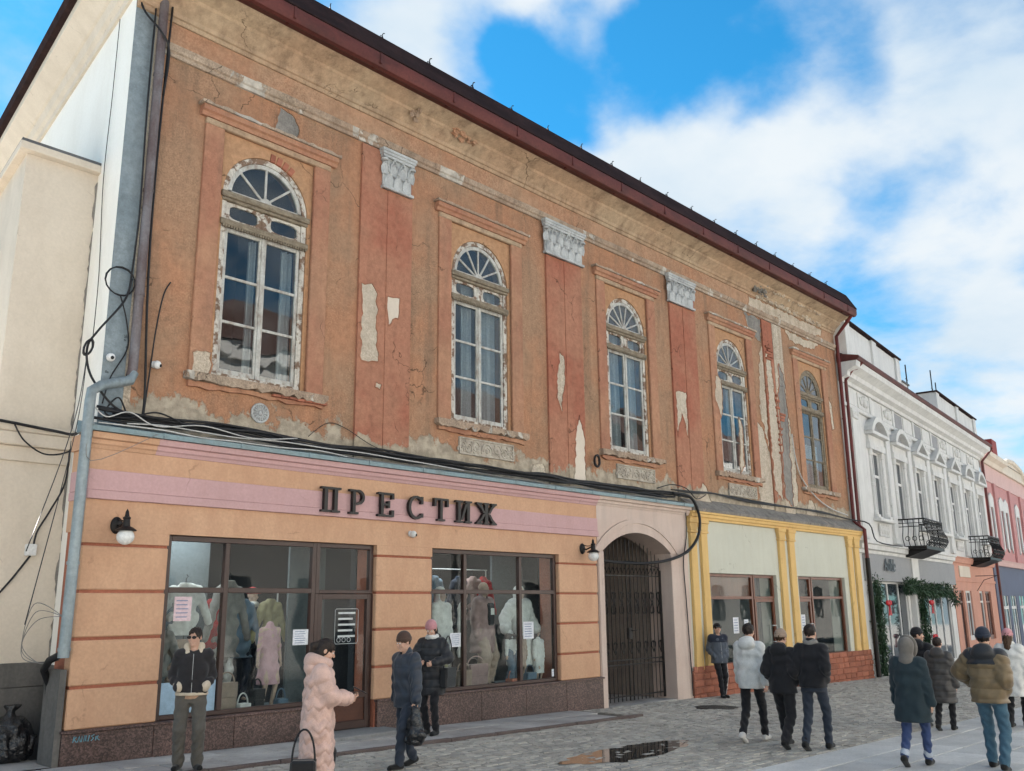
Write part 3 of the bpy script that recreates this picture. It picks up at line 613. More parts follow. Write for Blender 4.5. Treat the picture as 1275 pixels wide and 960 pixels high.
patch([(26.45, 10.05), (27.4, 10.02), (28.2, 10.1), (28.6, 10.34), (26.2, 10.34)], 0, 'mortar', .012, 42, .04)
patch([(24.0, 9.7), (24.6, 9.6), (24.6, 10.34), (23.6, 10.34)], 0, 'grey_cement', .012, 43, .05)
patch([(14.1, 4.55), (14.65, 4.55), (14.5, 4.9), (14.2, 4.85)], 0, 'mortar', .01, 44, .03)
patch([(22.9, 7.1), (23.05, 6.9), (23.06, 5.7), (22.8, 5.5)], 0, 'mortar', .01, 45, .03)
# cornice broken away: rough lumps of core and red brick
rr = random.Random(77)
def rubble(x0, x1, z0, z1, y0, y1, n, m, s0=.05, s1=.12):
    mb = MB()
    for k in range(n):
        x, y, z = rr.uniform(x0, x1), rr.uniform(y0, y1), rr.uniform(z0, z1); s = rr.uniform(s0, s1); i = len(mb.v)
        mb.ball((x, y, z), s * rr.uniform(1, 1.8), s * .7, s * rr.uniform(.6, 1.1), 7, 4)
        mb.v[i:] = [(a + rr.uniform(-.3, .3) * s, b + rr.uniform(-.2, .2) * s, c + rr.uniform(-.3, .3) * s) for a, b, c in mb.v[i:]]
    o = mb.build('broken_core', m, B); o['kind'] = 'stuff'; return o
rubble(24.0, 24.7, 11.02, 11.4, -.30, -.1, 40, 'grey_cement', .03, .07); rubble(24.4, 28.8, 10.96, 11.10, -.10, -.05, 120, 'mortar', .025, .06); rubble(11.6, 12.3, 11.2, 11.36, -.36, -.24, 34, 'render_frieze', .025, .06)
rubble(10.45, 10.7, 11.15, 11.4, -.40, -.22, 12, 'old_sill', .025, .06); rubble(25.0, 28.4, 11.22, 11.30, -.30, -.24, 60, 'mortar', .02, .05)
def bricks(cells, y0, name='brick', m='rust_brick'):
    for k, (x0, x1, z0, z1) in enumerate(cells): bx(name, m, B, x0, x1, y0 + rr.uniform(-.006, .006), y0 + .06, z0, z1, bevel=.006)
# exposed bricks over the first arch and down the ruined pilaster
for k in range(5):
    a = R(60 + 8.5 * k) ; cx, cz = WC[0] + .86 * math.cos(a), 8.5 + .86 * math.sin(a)
    if k > 3: continue
    o = MB().box(-.048, .048, .012, .10, -.07, .07).build('brick', 'rust_brick', bevel=.006); o.parent = B; o.location = (cx - 17.5, -4.0, cz); o.rotation_euler = (0, math.pi / 2 - a, 0)
cells = []
for k in range(10):
    z = 6.3 + k * .19 + rr.uniform(-.05, .05); a_ = 25.06 + rr.uniform(0, .1); cells.append((a_, a_ + rr.uniform(.07, .22), z, z + rr.uniform(.05, .08)))
for k in range(5): cells.append((24.7 + (k % 2) * .1, 25.0 + (k % 2) * .12, 9.1 + k * .09, 9.165 + k * .09))
for k in range(3): cells.append((25.3, 25.52 + .06 * k, 7.3 + k * .09, 7.37 + k * .09))
bricks(cells, -.095)
for k in range(7): bx('brick', 'rust_brick', B, 7.9 + k * .15, 8.04 + k * .15, -.118, 0, 5.27 + rr.uniform(0, .008), 5.315, bevel=.005)
# ---- reliefs under the windows, rosette vent
def relief(c, seed):
    mb = MB(); z0, z1 = 4.84, 5.17; mb.box(c - .76, c + .76, -.02, .01, z0, z1); zc = (z0 + z1) / 2
    fr = lambda a, b, cc, d: mb.box(a, b, -.045, -.018, cc, d)
    fr(c - .76, c + .76, z0, z0 + .03); fr(c - .76, c + .76, z1 - .03, z1); fr(c - .76, c - .73, z0 + .03, z1 - .03); fr(c + .73, c + .76, z0 + .03, z1 - .03)
    def arc(x, z, r, a0, a1): mb.tube([(x + r * math.cos(R(a0 + (a1 - a0) * k / 14)), -.022, z + r * math.sin(R(a0 + (a1 - a0) * k / 14))) for k in range(15)], .02, 5)
    arc(c, zc - .06, .15, -20, 200); arc(c, zc - .06, .09, 0, 180); mb.ball((c, -.02, zc - .05), .045, .03, .05, 8, 4)
    for s in (-1, 1):
        for q, r in ((.30, .09), (.50, .085), (.66, .06)):
            arc(c + s * q, zc + (.02 if q != .5 else -.03), r, 0, 330); mb.ball((c + s * q, -.02, zc), .035, .03, .035, 7, 4); arc(c + s * (q + .07), zc - .08, .06, 30, 200)
            mb.ball((c + s * (q - .08), -.02, zc + .09), .03, .025, .03, 7, 4); mb.ball((c + s * (q + .05), -.02, zc - .1), .04, .025, .025, 7, 4)
    return mb.build('relief_panel', 'relief_stone', B)
for c in WC[1:4]: relief(c + .12, 3)
mb = MB(); cx, cz = 7.74, 4.99
mb.tube([(cx + .145 * math.cos(R(a)), -.02, cz + .145 * math.sin(R(a))) for a in range(0, 361, 15)], .018, 6, caps=False)
for k in range(16):
    a = R(22.5 * k); mb.tube([(cx + .045 * math.cos(a), -.02, cz + .045 * math.sin(a)), (cx + .085 * math.cos(a), -.03, cz + .085 * math.sin(a)), (cx + .135 * math.cos(a), -.018, cz + .135 * math.sin(a))], .012, 5)
mb.ball((cx, -.02, cz), .04, .03, .04, 8, 4); i = len(mb.v); mb.prism([(cx + .15 * math.cos(R(a)), cz + .15 * math.sin(R(a))) for a in range(0, 360, 20)], -.012, .01); mb.build('rosette_vent', 'capital_grey', B)

# ================================================================ shop storey
SY = -.25
ROWS = [(.575, 1.055), (1.095, 1.645), (1.685, 2.235), (2.275, 2.835), (2.875, 3.029)]
PIERS = [(5.10, 6.28), (9.95, 11.19), (14.66, 15.93)]
for a, b in PIERS:
    bx('pier', 'groove', B, a + .025, b - .01, SY + .028, .30, -.3, 3.43)
    for z0, z1 in ROWS: bx('rusticated_block', 'shop_orange', B, a, b, SY, SY + .2, z0, z1, bevel=0 if z1 > 3 else .014)
bx('lintel', 'shop_orange', B, 5.10, 15.93, SY, .30, 3.03, 3.44)
bx('lower_band', 'pink_paint', B, 5.085, 15.95, SY - .052, .3, 3.442, 3.555, bevel=.006); bx('upper_band', 'pink_paint', B, 5.09, 15.95, SY - .03, .3, 3.558, 3.83, bevel=.006)
bx('frieze_band', 'shop_orange', B, 5.10, 15.95, SY, .3, 3.832, 4.105)
PC_ = [(.3, 4.107), (SY - .01, 4.107), (SY - .03, 4.15), (SY - .055, 4.17), (SY - .06, 4.22), (SY - .11, 4.235), (SY - .115, 4.315), (.3, 4.32)]
MB().runx(PC_, 5.98, 15.95).build('shop_cornice', 'pink_paint', B); MB().runx(PC_, 5.06, 5.978).build('shop_cornice', 'shop_orange', B)
MB().runx([(.0, 4.322), (-.40, 4.322), (-.425, 4.318), (-.43, 4.385), (-.40, 4.395), (.0, 4.50)], 4.99, 19.62).build('flashing', 'flash_blue', B)
for k in range(12): bx('flashing_seam', 'flash_blue', B, 6.0 + 1.2 * k, 6.025 + 1.2 * k, -.438, -.10, 4.32, 4.393)
MB().runx([(.0, 4.25), (-.40, 4.25), (-.42, 4.31), (-.40, 4.325), (.0, 4.62)], 19.63, 29.95).build('flashing', 'grey_cement', B)
# granite plinth in slabs
for a, b, z0 in ((5.06, 8.62, 0), (10.0, 15.97, 0)):
    n = round((b - a) / 1.2); w = (b - a) / n
    for k in range(n): bx('granite_slab', 'granite', B, a + w * k + .003, a + w * (k + 1) - .003, -.285 + rnd.uniform(-.003, .003), .2, -.35, .535, bevel=.005)
    bx('plinth_cap', 'granite', B, a - .02, b + .02, -.315, .25, .537, .573, bevel=.006)
# shop windows: frame > panes
def shop_frame(name, x0, x1, z0, z1, mull, tran, t=.075, m='brown_frame', y=-.17, pane='shop_glass', skip=()):
    mb = MB(); d = .09
    mb.box(x0, x0 + t, y, y + d, z0, z1); mb.box(x1 - t, x1, y, y + d, z0, z1); mb.box(x0 + t, x1 - t, y, y + d, z1 - t, z1); mb.box(x0 + t, x1 - t, y, y + d, z0, z0 + t * .8)
    xs = [x0 + t] + [v for q in mull for v in (q - t / 2, q + t / 2)] + [x1 - t]; zs = [z0 + t * .8] + [v for q in tran for v in (q - t / 2, q + t / 2)] + [z1 - t]
    for q in mull: mb.box(q - t / 2, q + t / 2, y - .004, y + d, z0 + t * .8, z1 - t)
    for i in range(0, len(xs), 2):
        for q in tran: mb.box(xs[i], xs[i + 1], y, y + d, q - t / 2, q + t / 2)
    w = mb.build(name, m, B, bevel=.006)
    for i in range(0, len(xs), 2):
        for j in range(0, len(zs), 2):
            if (i // 2, j // 2) in skip: continue
            bx('pane', pane, w, xs[i] - .01, xs[i + 1] + .01, y + .04, y + .048, zs[j] - .01, zs[j + 1] + .01)
    return w
shop_frame('shop_window', 6.29, 8.80, .577, 3.025, [7.24], [2.28])
shop_frame('shop_window', 8.803, 9.94, 2.24, 3.025, [], [], t=.07)
shop_frame('shop_window', 11.20, 14.65, .577, 3.025, [12.08, 13.58], [2.28])
def door(x0, x1, z0, z1, m, y, lite, panel, handle=True, hx_=None):
    t = .085; mb = MB(); mb.box(x0, x0 + t, y, y + .08, z0, z1); mb.box(x1 - t, x1, y, y + .08, z0, z1); mb.box(x0 + t, x1 - t, y, y + .08, z1 - t, z1); mb.box(x0 + t, x1 - t, y, y + .08, z0, z0 + .12); mb.box(x0 + t, x1 - t, y, y + .08, panel, panel + .09)
    d = mb.build('shop_door', m, B, bevel=.006)
    bx('panel', 'wood_panel', d, x0 + t, x1 - t, y + .025, y + .055, z0 + .12, panel, bevel=.004)
    bx('pane', 'shop_glass', d, x0 + t - .01, x1 - t + .01, y + .035, y + .043, panel + .09, z1 - t)
    if handle:
        h = hx_ or x0 + .05; MB().tube([(h, y, 1.02), (h, y - .06, 1.02), (h + .14, y - .08, 1.02), (h + .16, y - .08, 1.06), (h + .16, y - .08, 1.40), (h + .14, y - .08, 1.44), (h, y - .06, 1.44), (h, y, 1.44)], .014, 6).build('handle', 'capital_grey', d)
    return d
door(8.86, 9.92, .165, 2.235, 'brown_frame', -.165, 0, .62)
for a, b in ((8.803, 8.858), (9.922, 9.948)): bx('door_jamb', 'brown_frame', B, a, b, -.17, -.08, .12, 2.238)
bx('doorstep', 'step_stone', B, 8.45, 10.15, -.82, .2, -.3, .155, bevel=.015)
# shop room
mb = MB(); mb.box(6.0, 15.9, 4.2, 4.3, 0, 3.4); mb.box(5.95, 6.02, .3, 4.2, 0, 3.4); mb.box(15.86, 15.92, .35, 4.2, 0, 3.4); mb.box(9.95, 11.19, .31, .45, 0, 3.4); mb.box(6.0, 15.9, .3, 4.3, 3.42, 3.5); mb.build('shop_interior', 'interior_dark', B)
bx('shop_floor', 'interior_floor', B, 6.0, 15.9, -.1, 4.2, 0, .14)
bx('display_deck', 'interior_grey', B, 6.3, 8.78, -.07, .95, .14, .56); bx('display_deck', 'interior_grey', B, 11.2, 14.65, -.07, .95, .14, .56)
for a, b in ((6.3, 7.7), (9.2, 9.94), (11.2, 12.35), (14.15, 15.6)): bx('display_backboard', 'interior_grey', B, a, b, 1.15, 1.2, .14, 3.41)
# gateway
mb = MB(); arch_wall(mb, 15.955, 19.50, -.35, 4.13, SY, .40, 17.45, 1.30, -.35, 3.18, .42, 18); mb.build('gateway_wall', 'gate_render', B)
o_ = arch_pts(17.45, 1.66, 3.16, .74, 18); i_ = arch_pts(17.45, 1.30, 3.18, .42, 18); mid = arch_pts(17.45, 1.55, 3.17, .64, 18)
ring(MB(), o_, mid, SY - .045, SY + .01).build('arch_moulding', 'gate_render', B); ring(MB(), mid, i_, SY - .022, SY + .01).build('arch_band', 'gate_render', B)
for a, b in ((15.97, 16.148), (18.752, 18.98)): bx('gateway_jamb', 'gate_render', B, a, b, SY - .02, SY + .01, -.3, 3.14, bevel=.006)
MB().runx([(q[0], q[1] + .018) for q in PC_], 15.952, 19.62).build('gateway_cornice', 'gate_render', B)
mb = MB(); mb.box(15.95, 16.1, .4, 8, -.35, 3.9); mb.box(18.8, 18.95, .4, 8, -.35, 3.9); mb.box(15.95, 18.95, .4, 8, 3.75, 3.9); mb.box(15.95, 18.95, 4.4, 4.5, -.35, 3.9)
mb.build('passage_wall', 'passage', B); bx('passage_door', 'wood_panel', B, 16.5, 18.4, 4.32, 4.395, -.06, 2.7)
bx('passage_floor', 'pave_slab', B, 16.1, 18.8, -.24, 8, -.3, -.068)
# ---- yellow and cream shop
YX0, YX1 = 19.50, 29.78
holes = [(20.46, 22.84, .52, 2.77), (22.84, 24.0, -.35, 2.77), (25.3, 26.25, -.35, 2.77), (26.25, 28.45, .52, 2.77)]
wall_holes(MB(), YX0 + .005, YX1, -.35, 4.05, SY + .03, .30, holes).build('pale_wall', 'pale_paint', B)
MB().runx([(.3, 4.052), (SY - .05, 4.052), (SY - .06, 4.11), (SY - .10, 4.12), (SY - .105, 4.19), (SY - .14, 4.20), (SY - .145, 4.247), (.3, 4.248)], 19.63, 29.85).build('yellow_cornice', 'yellow_paint', B)
for a, b in ((19.58, 19.92), (20.06, 20.42), (24.14, 24.54), (24.74, 25.14), (28.72, 29.08), (29.22, 29.64)):
    c = (a + b) / 2; w = (b - a) / 2
    mb = MB().prism([(c - w, .50), (c + w, .50), (c + w * .80, 1.0), (c + w * .78, 3.72), (c - w * .78, 3.72), (c - w * .80, 1.0)], SY - .05, SY + .032)
    mb.box(c - w * .95, c + w * .95, SY - .075, SY + .032, 3.722, 3.775); mb.prism([(c - w * .8, 3.777), (c + w * .8, 3.777), (c + w * 1.05, 3.96), (c - w * 1.05, 3.96)], SY - .07, SY + .032); mb.box(c - w * 1.12, c + w * 1.12, SY - .09, SY + .032, 3.962, 4.05)
    mb.build('yellow_pilaster', 'yellow_paint', B, bevel=.006)
shop_frame('shop_window', 20.47, 22.80, .53, 2.765, [], [2.17], m='wood_frame', y=-.13)
shop_frame('shop_window', 22.845, 23.99, 2.145, 2.765, [], [], m='wood_frame', y=-.128)
shop_frame('shop_window', 25.31, 26.245, 2.145, 2.765, [], [], m='wood_frame', y=-.128)
shop_frame('shop_window', 26.29, 28.44, .53, 2.765, [], [2.17], m='wood_frame', y=-.13)
door(22.87, 23.97, -.14, 2.14, 'wood_frame', -.125, 0, .55, True, 23.7); door(25.33, 26.22, -.17, 2.14, 'wood_frame', -.125, 0, .55, True, 25.95)
bx('blind', 'wood_frame', B, 20.5, 22.77, -.07, -.05, 2.20, 2.72)
mb = MB(); mb.box(19.6, 29.7, 3.2, 3.3, -.3, 3.6); mb.box(19.6, 29.7, .3, 3.3, 3.5, 3.6); mb.box(19.52, 19.6, .3, 3.2, -.3, 3.5); mb.box(29.65, 29.72, .3, 3.2, -.3, 3.5); mb.box(24.0, 25.3, .3, .4, -.3, 3.5); mb.build('empty_shop_interior', 'interior_grey', B)
bx('empty_shop_floor', 'interior_floor', B, 19.6, 29.65, -.2, 3.2, -.35, -.15)
for a, b in ((19.42, 22.84), (24.0, 25.3), (26.25, 29.80)):
    bx('brick_backing', 'brick_mortar', B, a + .01, b - .01, SY - .045, SY + .02, -.5, .50)
    rw = 0; z = -.34
    while z < .49:
        h = .145; x = a - (.2 if rw % 2 else 0.0)
        while x < b - .02:
            w = rr.uniform(.3, .52); x0, x1 = max(a, x), min(b, x + w - .014)
            if x1 - x0 > .05:
                mb = MB(); y0 = SY - .075 + rr.uniform(-.012, .012); d = .02
                P = [(x0, z), (x1, z), (x1, z + h), (x0, z + h)]; Q = [(x0 + d, z + d), (x1 - d, z + d), (x1 - d, z + h - d), (x0 + d, z + h - d)]
                Q = [(p + rr.uniform(-.008, .008), q + rr.uniform(-.008, .008)) for p, q in Q]
                i = 0; mb.v = [(p, SY - .046, q) for p, q in P] + [(p, y0 + rr.uniform(-.008, .008), q) for p, q in Q]
                mb.f = [(4, 5, 6, 7)] + [(k, (k + 1) % 4, 4 + (k + 1) % 4, 4 + k) for k in range(4)]
                mb.build('brick', 'rust_brick', B)
            x += w
        z += h + .012; rw += 1
# ---- flank wall (skewed plan) with eave
SK = .14
def fl(y, off=0.): return XL + SK * y + off
mb = MB().slabz([(XL - .002, .02), (XL + .5, .02), (fl(13) + .5, 13), (fl(13), 13)], .9, 11.4); mb.build('flank_wall', 'cream_wall', B)
mb = MB().slabz([(XL - .03, .22), (XL + .5, .22), (fl(13) + .5, 13), (fl(13) - .03, 13)], -.3, 1.30); mb.build('flank_plinth', 'grey_plinth', B)
def flank_run(prof, name, m, y0=-.30, y1=13):
    mb = MB(); n = len(prof); v0 = [(fl(y0) - o, y0, z) for o, z in prof]; v1 = [(fl(y1) - o, y1, z) for o, z in prof]; mb.v = v0 + v1
    for k in range(n): j = (k + 1) % n; mb.f.append((k, n + k, n + j, j))
    mb.f += [tuple(range(n)), tuple(range(2 * n - 1, n - 1, -1))]
    return mb.build(name, m, B, fix=True)
flank_run([(-.1, 11.2), (.05, 11.2), (.06, 11.30), (.12, 11.36), (.16, 11.50), (.20, 11.52), (.46, 11.75), (.46, 11.90), (-.1, 11.95)], 'flank_cornice', 'beige_wall', .012)
flank_run([(.40, 11.91), (.56, 11.91), (.60, 12.05), (.55, 12.17), (.3, 12.17)], 'flank_gutter', 'dark_roof', -.55)
for k, (z0, z1) in enumerate(((1.4, 4.0), (4.6, 8.5))):
    L_ = ragged([(fl(1.2) - .018, z0), (fl(1.2) + .02, z0), (fl(1.2) + .02, z1), (fl(1.2) - .015, z1)], .018, 5, 50 + k); MB().prism(L_, 1.205, 1.22).build('stained_seam', 'grey_cement', B)
bx('left_end_wall', 'mortar', B, XL + .33, XL + .43, -.006, .02, 4.0, 4.2)

# ================================================================ side wing behind the passage on the left
WGY = 1.22
A = thing('cream_side_wing', 'plain cream wing with capped top beside the weathered townhouse', 'building', (4.6, 2.5, 0))
MB().slabz([(4.36, WGY), (fl(WGY) + .02, WGY), (fl(5) + .02, 5.2), (4.36 + SK * 4, 5.2)], 4.55, 8.62).build('upper_block', 'beige_wall', A)
MB().slabz([(4.22, WGY - .14), (fl(WGY), WGY - .14), (fl(5), 5.2), (4.22 + SK * 4, 5.2)], 8.62, 8.74).build('cap', 'beige_wall', A, bevel=.01)
MB().slabz([(4.24, WGY - .12), (fl(WGY), WGY - .12), (fl(5), 5.2), (4.24 + SK * 4, 5.2)], 8.742, 8.79).build('cap_flashing', 'slate_grey', A)
MB().slabz([(2.6, WGY), (fl(WGY) + .02, WGY), (fl(5), 5.2), (2.6, 5.2)], 1.34, 4.05).build('lower_block', 'beige_wall', A)
MB().slabz([(2.6, WGY - .05), (fl(WGY) + .02, WGY - .05), (fl(5), 5.2), (2.6, 5.2)], 4.052, 4.26).build('ledge_band', 'beige_wall', A, bevel=.01)
MB().slabz([(2.55, WGY - .13), (fl(WGY) + .02, WGY - .13), (fl(5), 5.2), (2.55, 5.2)], 4.262, 4.45).build('ledge', 'beige_wall', A, bevel=.015)
MB().slabz([(2.55, WGY - .15), (fl(WGY) + .02, WGY - .15), (fl(5), 5.2), (2.55, 5.2)], 4.452, 4.55).build('ledge', 'beige_wall', A, bevel=.015)
MB().slabz([(2.6, WGY - .06), (fl(WGY), WGY - .06), (fl(5), 5.2), (2.6, 5.2)], -.3, 1.02).build('plinth', 'grey_plinth', A)
MB().slabz([(2.6, WGY - .03), (fl(WGY), WGY - .03), (fl(5), 5.2), (2.6, 5.2)], 1.022, 1.338).build('plinth_band', 'grey_plinth', A, bevel=.01)
for yy in (2.6, 4.0):
    MB().lathe([(.17, 0), (.17, .12), (.13, .16), (.12, 2.6), (.15, 2.66), (.17, 2.8), (.17, 2.9)], (4.2 + SK * yy, yy, 4.56), 16).build('column', 'cream_wall', A, smooth='auto')
# ================================================================ ground
def gquad(mb, x0, x1, y0, y1, dz): mb.quad((x0, y0, G(x0) + dz), (x1, y0, G(x1) + dz), (x1, y1, G(x1) + dz), (x0, y1, G(x0) + dz)); return mb
mb = MB(); X = [-260, -20, 5, 30, 60, 120, 400]
for a, b in zip(X, X[1:]): gquad(mb, a, b, -300, 300, -.05)
tag(mb.build('ground', 'street_far'), kind='structure')
# bed of the paving and the setts themselves
mb = MB(); gquad(mb, 3.0, 34, -6.46, -.24, -.022); street = tag(mb.build('street', 'joint_soil'), kind='structure')
rr = random.Random(11); V = []; F = []
def sett(x0, x1, y0, y1, c=.010):
    i = len(V); h = rr.uniform(-.007, .005); t1, t2 = rr.uniform(-.003, .003), rr.uniform(-.003, .003)
    g0, g1 = G(x0), G(x1)
    for (x, y, g, s) in ((x0, y0, g0, -t1), (x1, y0, g1, t1), (x1, y1, g1, t2), (x0, y1, g0, -t2)): V.append((x, y, g - .021))
    for (x, y, g, s) in ((x0 + c, y0 + c, g0, -t1), (x1 - c, y0 + c, g1, t1), (x1 - c, y1 - c, g1, t2), (x0 + c, y1 - c, g0, -t2)): V.append((x + rr.uniform(-.004, .004), y + rr.uniform(-.004, .004), g + h + s))
    F.append((i + 4, i + 5, i + 6, i + 7))
    for k in range(4): j = (k + 1) % 4; F.append((i + k, i + j, i + 4 + j, i + 4 + k))
PUD = [(9.55, -4.42), (10.1, -4.2), (10.9, -4.05), (11.6, -4.02), (12.3, -4.12), (12.75, -4.35), (12.3, -4.62), (11.7, -4.78), (11.0, -4.95), (10.3, -4.98), (9.8, -4.75)]
y = -6.42; row = 0
while y < -.26:
    x = 4.0 + (row % 2) * .11 + rr.uniform(-.02, .02)
    while x < 33.5:
        w = rr.uniform(.19, .25)
        if not (x + w < 15.25 and y > -1.86) and not math.hypot(x + .1 - 17.75, (y + .05 + 1.85)) < .46: sett(x, x + w - .012, y, y + .105)
        x += w
    y += .115; row += 1
me = bpy.data.meshes.new('setts'); me.from_pydata(V, [], F); me.materials.append(M['sett_stone']); o = bpy.data.objects.new('setts', me); COL.objects.link(o); o['kind'] = 'stuff'; o.parent = street
# puddle lying a few millimetres over the setts where they sink
pz = G(11.2)
P2 = ragged(PUD, .05, 6, 3); mb = MB(); i = 0; mb.v = [(x, y_, G(x) + .0035) for x, y_ in P2]; mb.f = [tuple(range(len(P2)))[::-1]]
pd = mb.build('puddle', 'water'); 
if pd.data.polygons[0].normal.z < 0: pd.data.flip_normals()
tag(pd, kind='structure')
# footway along the shop: slabs, each its own piece, and a dark kerb
fw = MB(); gquad(fw, 3.0, 15.2, -1.72, -.2, .0); fw = tag(fw.build('footway', 'joint_soil'), kind='structure')
sl = None
for i in range(17):
    for j in range(2):
        w = .70; x0 = 3.1 + .715 * i + (.3 if j else 0)
        if x0 + w > 15.2: continue
        if sl is None:
            mb = MB().box(0, .70, 0, .665, -.02, .03); sl = mb.build('paving_slab', 'pave_slab', fw, bevel=.006); o = sl
        else: o = sl.copy(); COL.objects.link(o)
        o.parent = fw; o.location = (x0, -1.70 + .70 * j, G(x0) + .004 + rr.uniform(-.003, .003)); o.rotation_euler = (0, math.atan(.0165), 0)
kb = None
for i in range(12):
    x0 = 3.2 + 1.0 * i
    if kb is None: kb = MB().box(0, .992, 0, .085, -.1, .04).build('kerb_stone', 'kerb', fw, bevel=.01); o = kb
    else: o = kb.copy(); COL.objects.link(o)
    o.parent = fw; o.location = (x0, -1.81 + rr.uniform(-.006, .006), G(x0) + rr.uniform(-.004, .004)); o.rotation_euler = (0, math.atan(.0165), rr.uniform(-.004, .004))
# smooth slabs down the middle of the street
ms = MB(); gquad(ms, 2.0, 40, -14.0, -6.47, -.018); ms = tag(ms.build('slab_walk', 'joint_soil'), kind='structure')
sl = None
for i in range(26):
    for j in range(6):
        if sl is None: sl = MB().box(0, 1.178, 0, .578, -.03, .012).build('paving_slab', 'tile_slab', ms, bevel=.006); o = sl
        else: o = sl.copy(); COL.objects.link(o)
        x0 = 4.5 + 1.2 * i + (.6 if j % 2 else 0); o.parent = ms; o.location = (x0, -7.08 - .6 * j, G(x0) - .004 + rr.uniform(-.002, .002)); o.rotation_euler = (0, math.atan(.0165), 0)
# manhole
mc = thing('manhole_cover', 'round dark iron manhole cover set in the setts before the gateway', 'manhole cover', (17.75, -1.85, G(17.75)), local=True); mc.rotation_euler = (0, math.atan(.0165), 0)
MB().lathe([(.44, -.05), (.44, .004), (.40, .006), (.40, -.004), (.0, -.004)], n=28).build('rim', 'iron_lid', mc)
mb = MB().lathe([(.39, -.04), (.39, .004), (.0, .004)], n=28)
for k in range(5):
    for a in range(5): mb.box(-.27 + .12 * k, -.19 + .12 * k, -.27 + .12 * a, -.19 + .12 * a, .002, .010)
mb.build('lid', 'iron_lid', mc)

# ================================================================ fittings on the main building
# sign: seven separate slab-serif letters
LH, LT = .40, .055
sg = thing('shop_sign', 'shop sign of seven black slab serif letters across the pink band', 'sign', (10.7, SY - .06, 3.50))
def strokes(L):
    """letter shapes on a unit box; bars as (x0,z0,x1,z1), polygons, arcs"""
    b = []; t = .16; s = .085
    def stem(x, z0=0., z1=1.): b.append(('b', x - t / 2, z0, x + t / 2, z1))
    def ser(x, z, w=.32): b.append(('b', x - w / 2, z, x + w / 2, z + s))
    if L == 'П': stem(.26, s, 1 - s); stem(.74, s, 1 - s); ser(.26, 0, .42); ser(.74, 0, .42); b.append(('b', .02, 1 - s, .98, 1)); 
    if L == 'Р': stem(.28, s, 1 - s); ser(.28, 0, .50); b.append(('b', .02, 1 - s, .30, 1)); b.append(('a', .50, .70, .30, .26, 90, -90, .14)); b.append(('b', .28, .93, .52, 1)); b.append(('b', .28, .38, .52, .46))
    if L == 'Е': stem(.28, s, 1 - s); b.append(('b', .02, 0, .98, s)); b.append(('b', .02, 1 - s, .98, 1)); b.append(('b', .82, s, .98, .28)); b.append(('b', .84, .74, .98, 1 - s)); b.append(('b', .28, .46, .66, .55)); b.append(('b', .60, .36, .72, .66))
    if L == 'С': b.append(('a', .54, .50, .44, .46, 48, 312, .15)); b.append(('b', .82, .66, .96, .98)); b.append(('b', .82, .08, .96, .26))
    if L == 'Т': stem(.5, s, 1 - s); ser(.5, 0, .5); b.append(('b', .02, 1 - s, .98, 1)); b.append(('b', .02, .64, .15, 1 - s)); b.append(('b', .85, .64, .98, 1 - s))
    if L == 'И': stem(.24, s, 1 - s); stem(.76, s, 1 - s); ser(.24, 0, .40); ser(.76, 0, .40); ser(.24, 1 - s, .40); ser(.76, 1 - s, .40); b.append(('p', [(.30, .12), (.42, .12), (.70, .88), (.58, .88)]))
    if L == 'Ж':
        stem(.5, s, 1 - s); ser(.5, 0, .26); ser(.5, 1 - s, .26)
        for q in (-1, 1):
            for v in (0, 1):
                f = lambda z: 1 - z if v else z
                P = [(.5 + q * .06, .50), (.5 + q * .18, .48), (.5 + q * .30, .26), (.5 + q * .47, s), (.5 + q * .30, s), (.5 + q * .20, .22), (.5 + q * .12, .38)]
                b.append(('p', [(x, f(z)) for x, z in P])); z0 = 0 if not v else 1 - s; b.append(('b', .5 + q * .37 - .14, z0, .5 + q * .37 + .14, z0 + s))
    return b
for L, cx, w in zip('ПРЕСТИЖ', (8.90, 9.44, 10.03, 10.70, 11.30, 11.86, 12.45), (.40, .36, .36, .36, .36, .44, .52)):
    mb = MB(); x0 = cx - w / 2; z0 = 3.50; k = 0
    for s in strokes(L):
        k += 1; y0 = SY - .118 - .0012 * k; y1 = SY - .055
        if s[0] == 'b': mb.box(x0 + s[1] * w, x0 + s[3] * w, y0, y1, z0 + s[2] * LH, z0 + s[4] * LH)
        elif s[0] == 'p':
            P = [(x0 + a * w, z0 + b_ * LH) for a, b_ in s[1]]; A_ = sum(a * d - c * b_ for (a, b_), (c, d) in zip(P, P[1:] + P[:1]))
            mb.prism(P if A_ > 0 else P[::-1], y0, y1)
        else:
            _, ax, az, rx, rz, a0, a1, t = s; n = 14; O = []; I = []
            for q in range(n + 1):
                a = R(a0 + (a1 - a0) * q / n); O.append((x0 + (ax + (rx + t / 2) * math.cos(a)) * w, z0 + (az + (rz + t * .35) * math.sin(a)) * LH)); I.append((x0 + (ax + (rx - t / 2) * math.cos(a)) * w, z0 + (az + (rz - t * .35) * math.sin(a)) * LH))
            if a1 < a0: O.reverse(); I.reverse()
            ring(mb, O, I, y0, y1); mb.quad(*[(p[0], y, p[1]) for p, y in ((O[0], y0), (I[0], y0), (I[0], y1), (O[0], y1))]); mb.quad(*[(p[0], y, p[1]) for p, y in ((O[-1], y1), (I[-1], y1), (I[-1], y0), (O[-1], y0))])
    mb.build('letter', 'sign_black', sg)
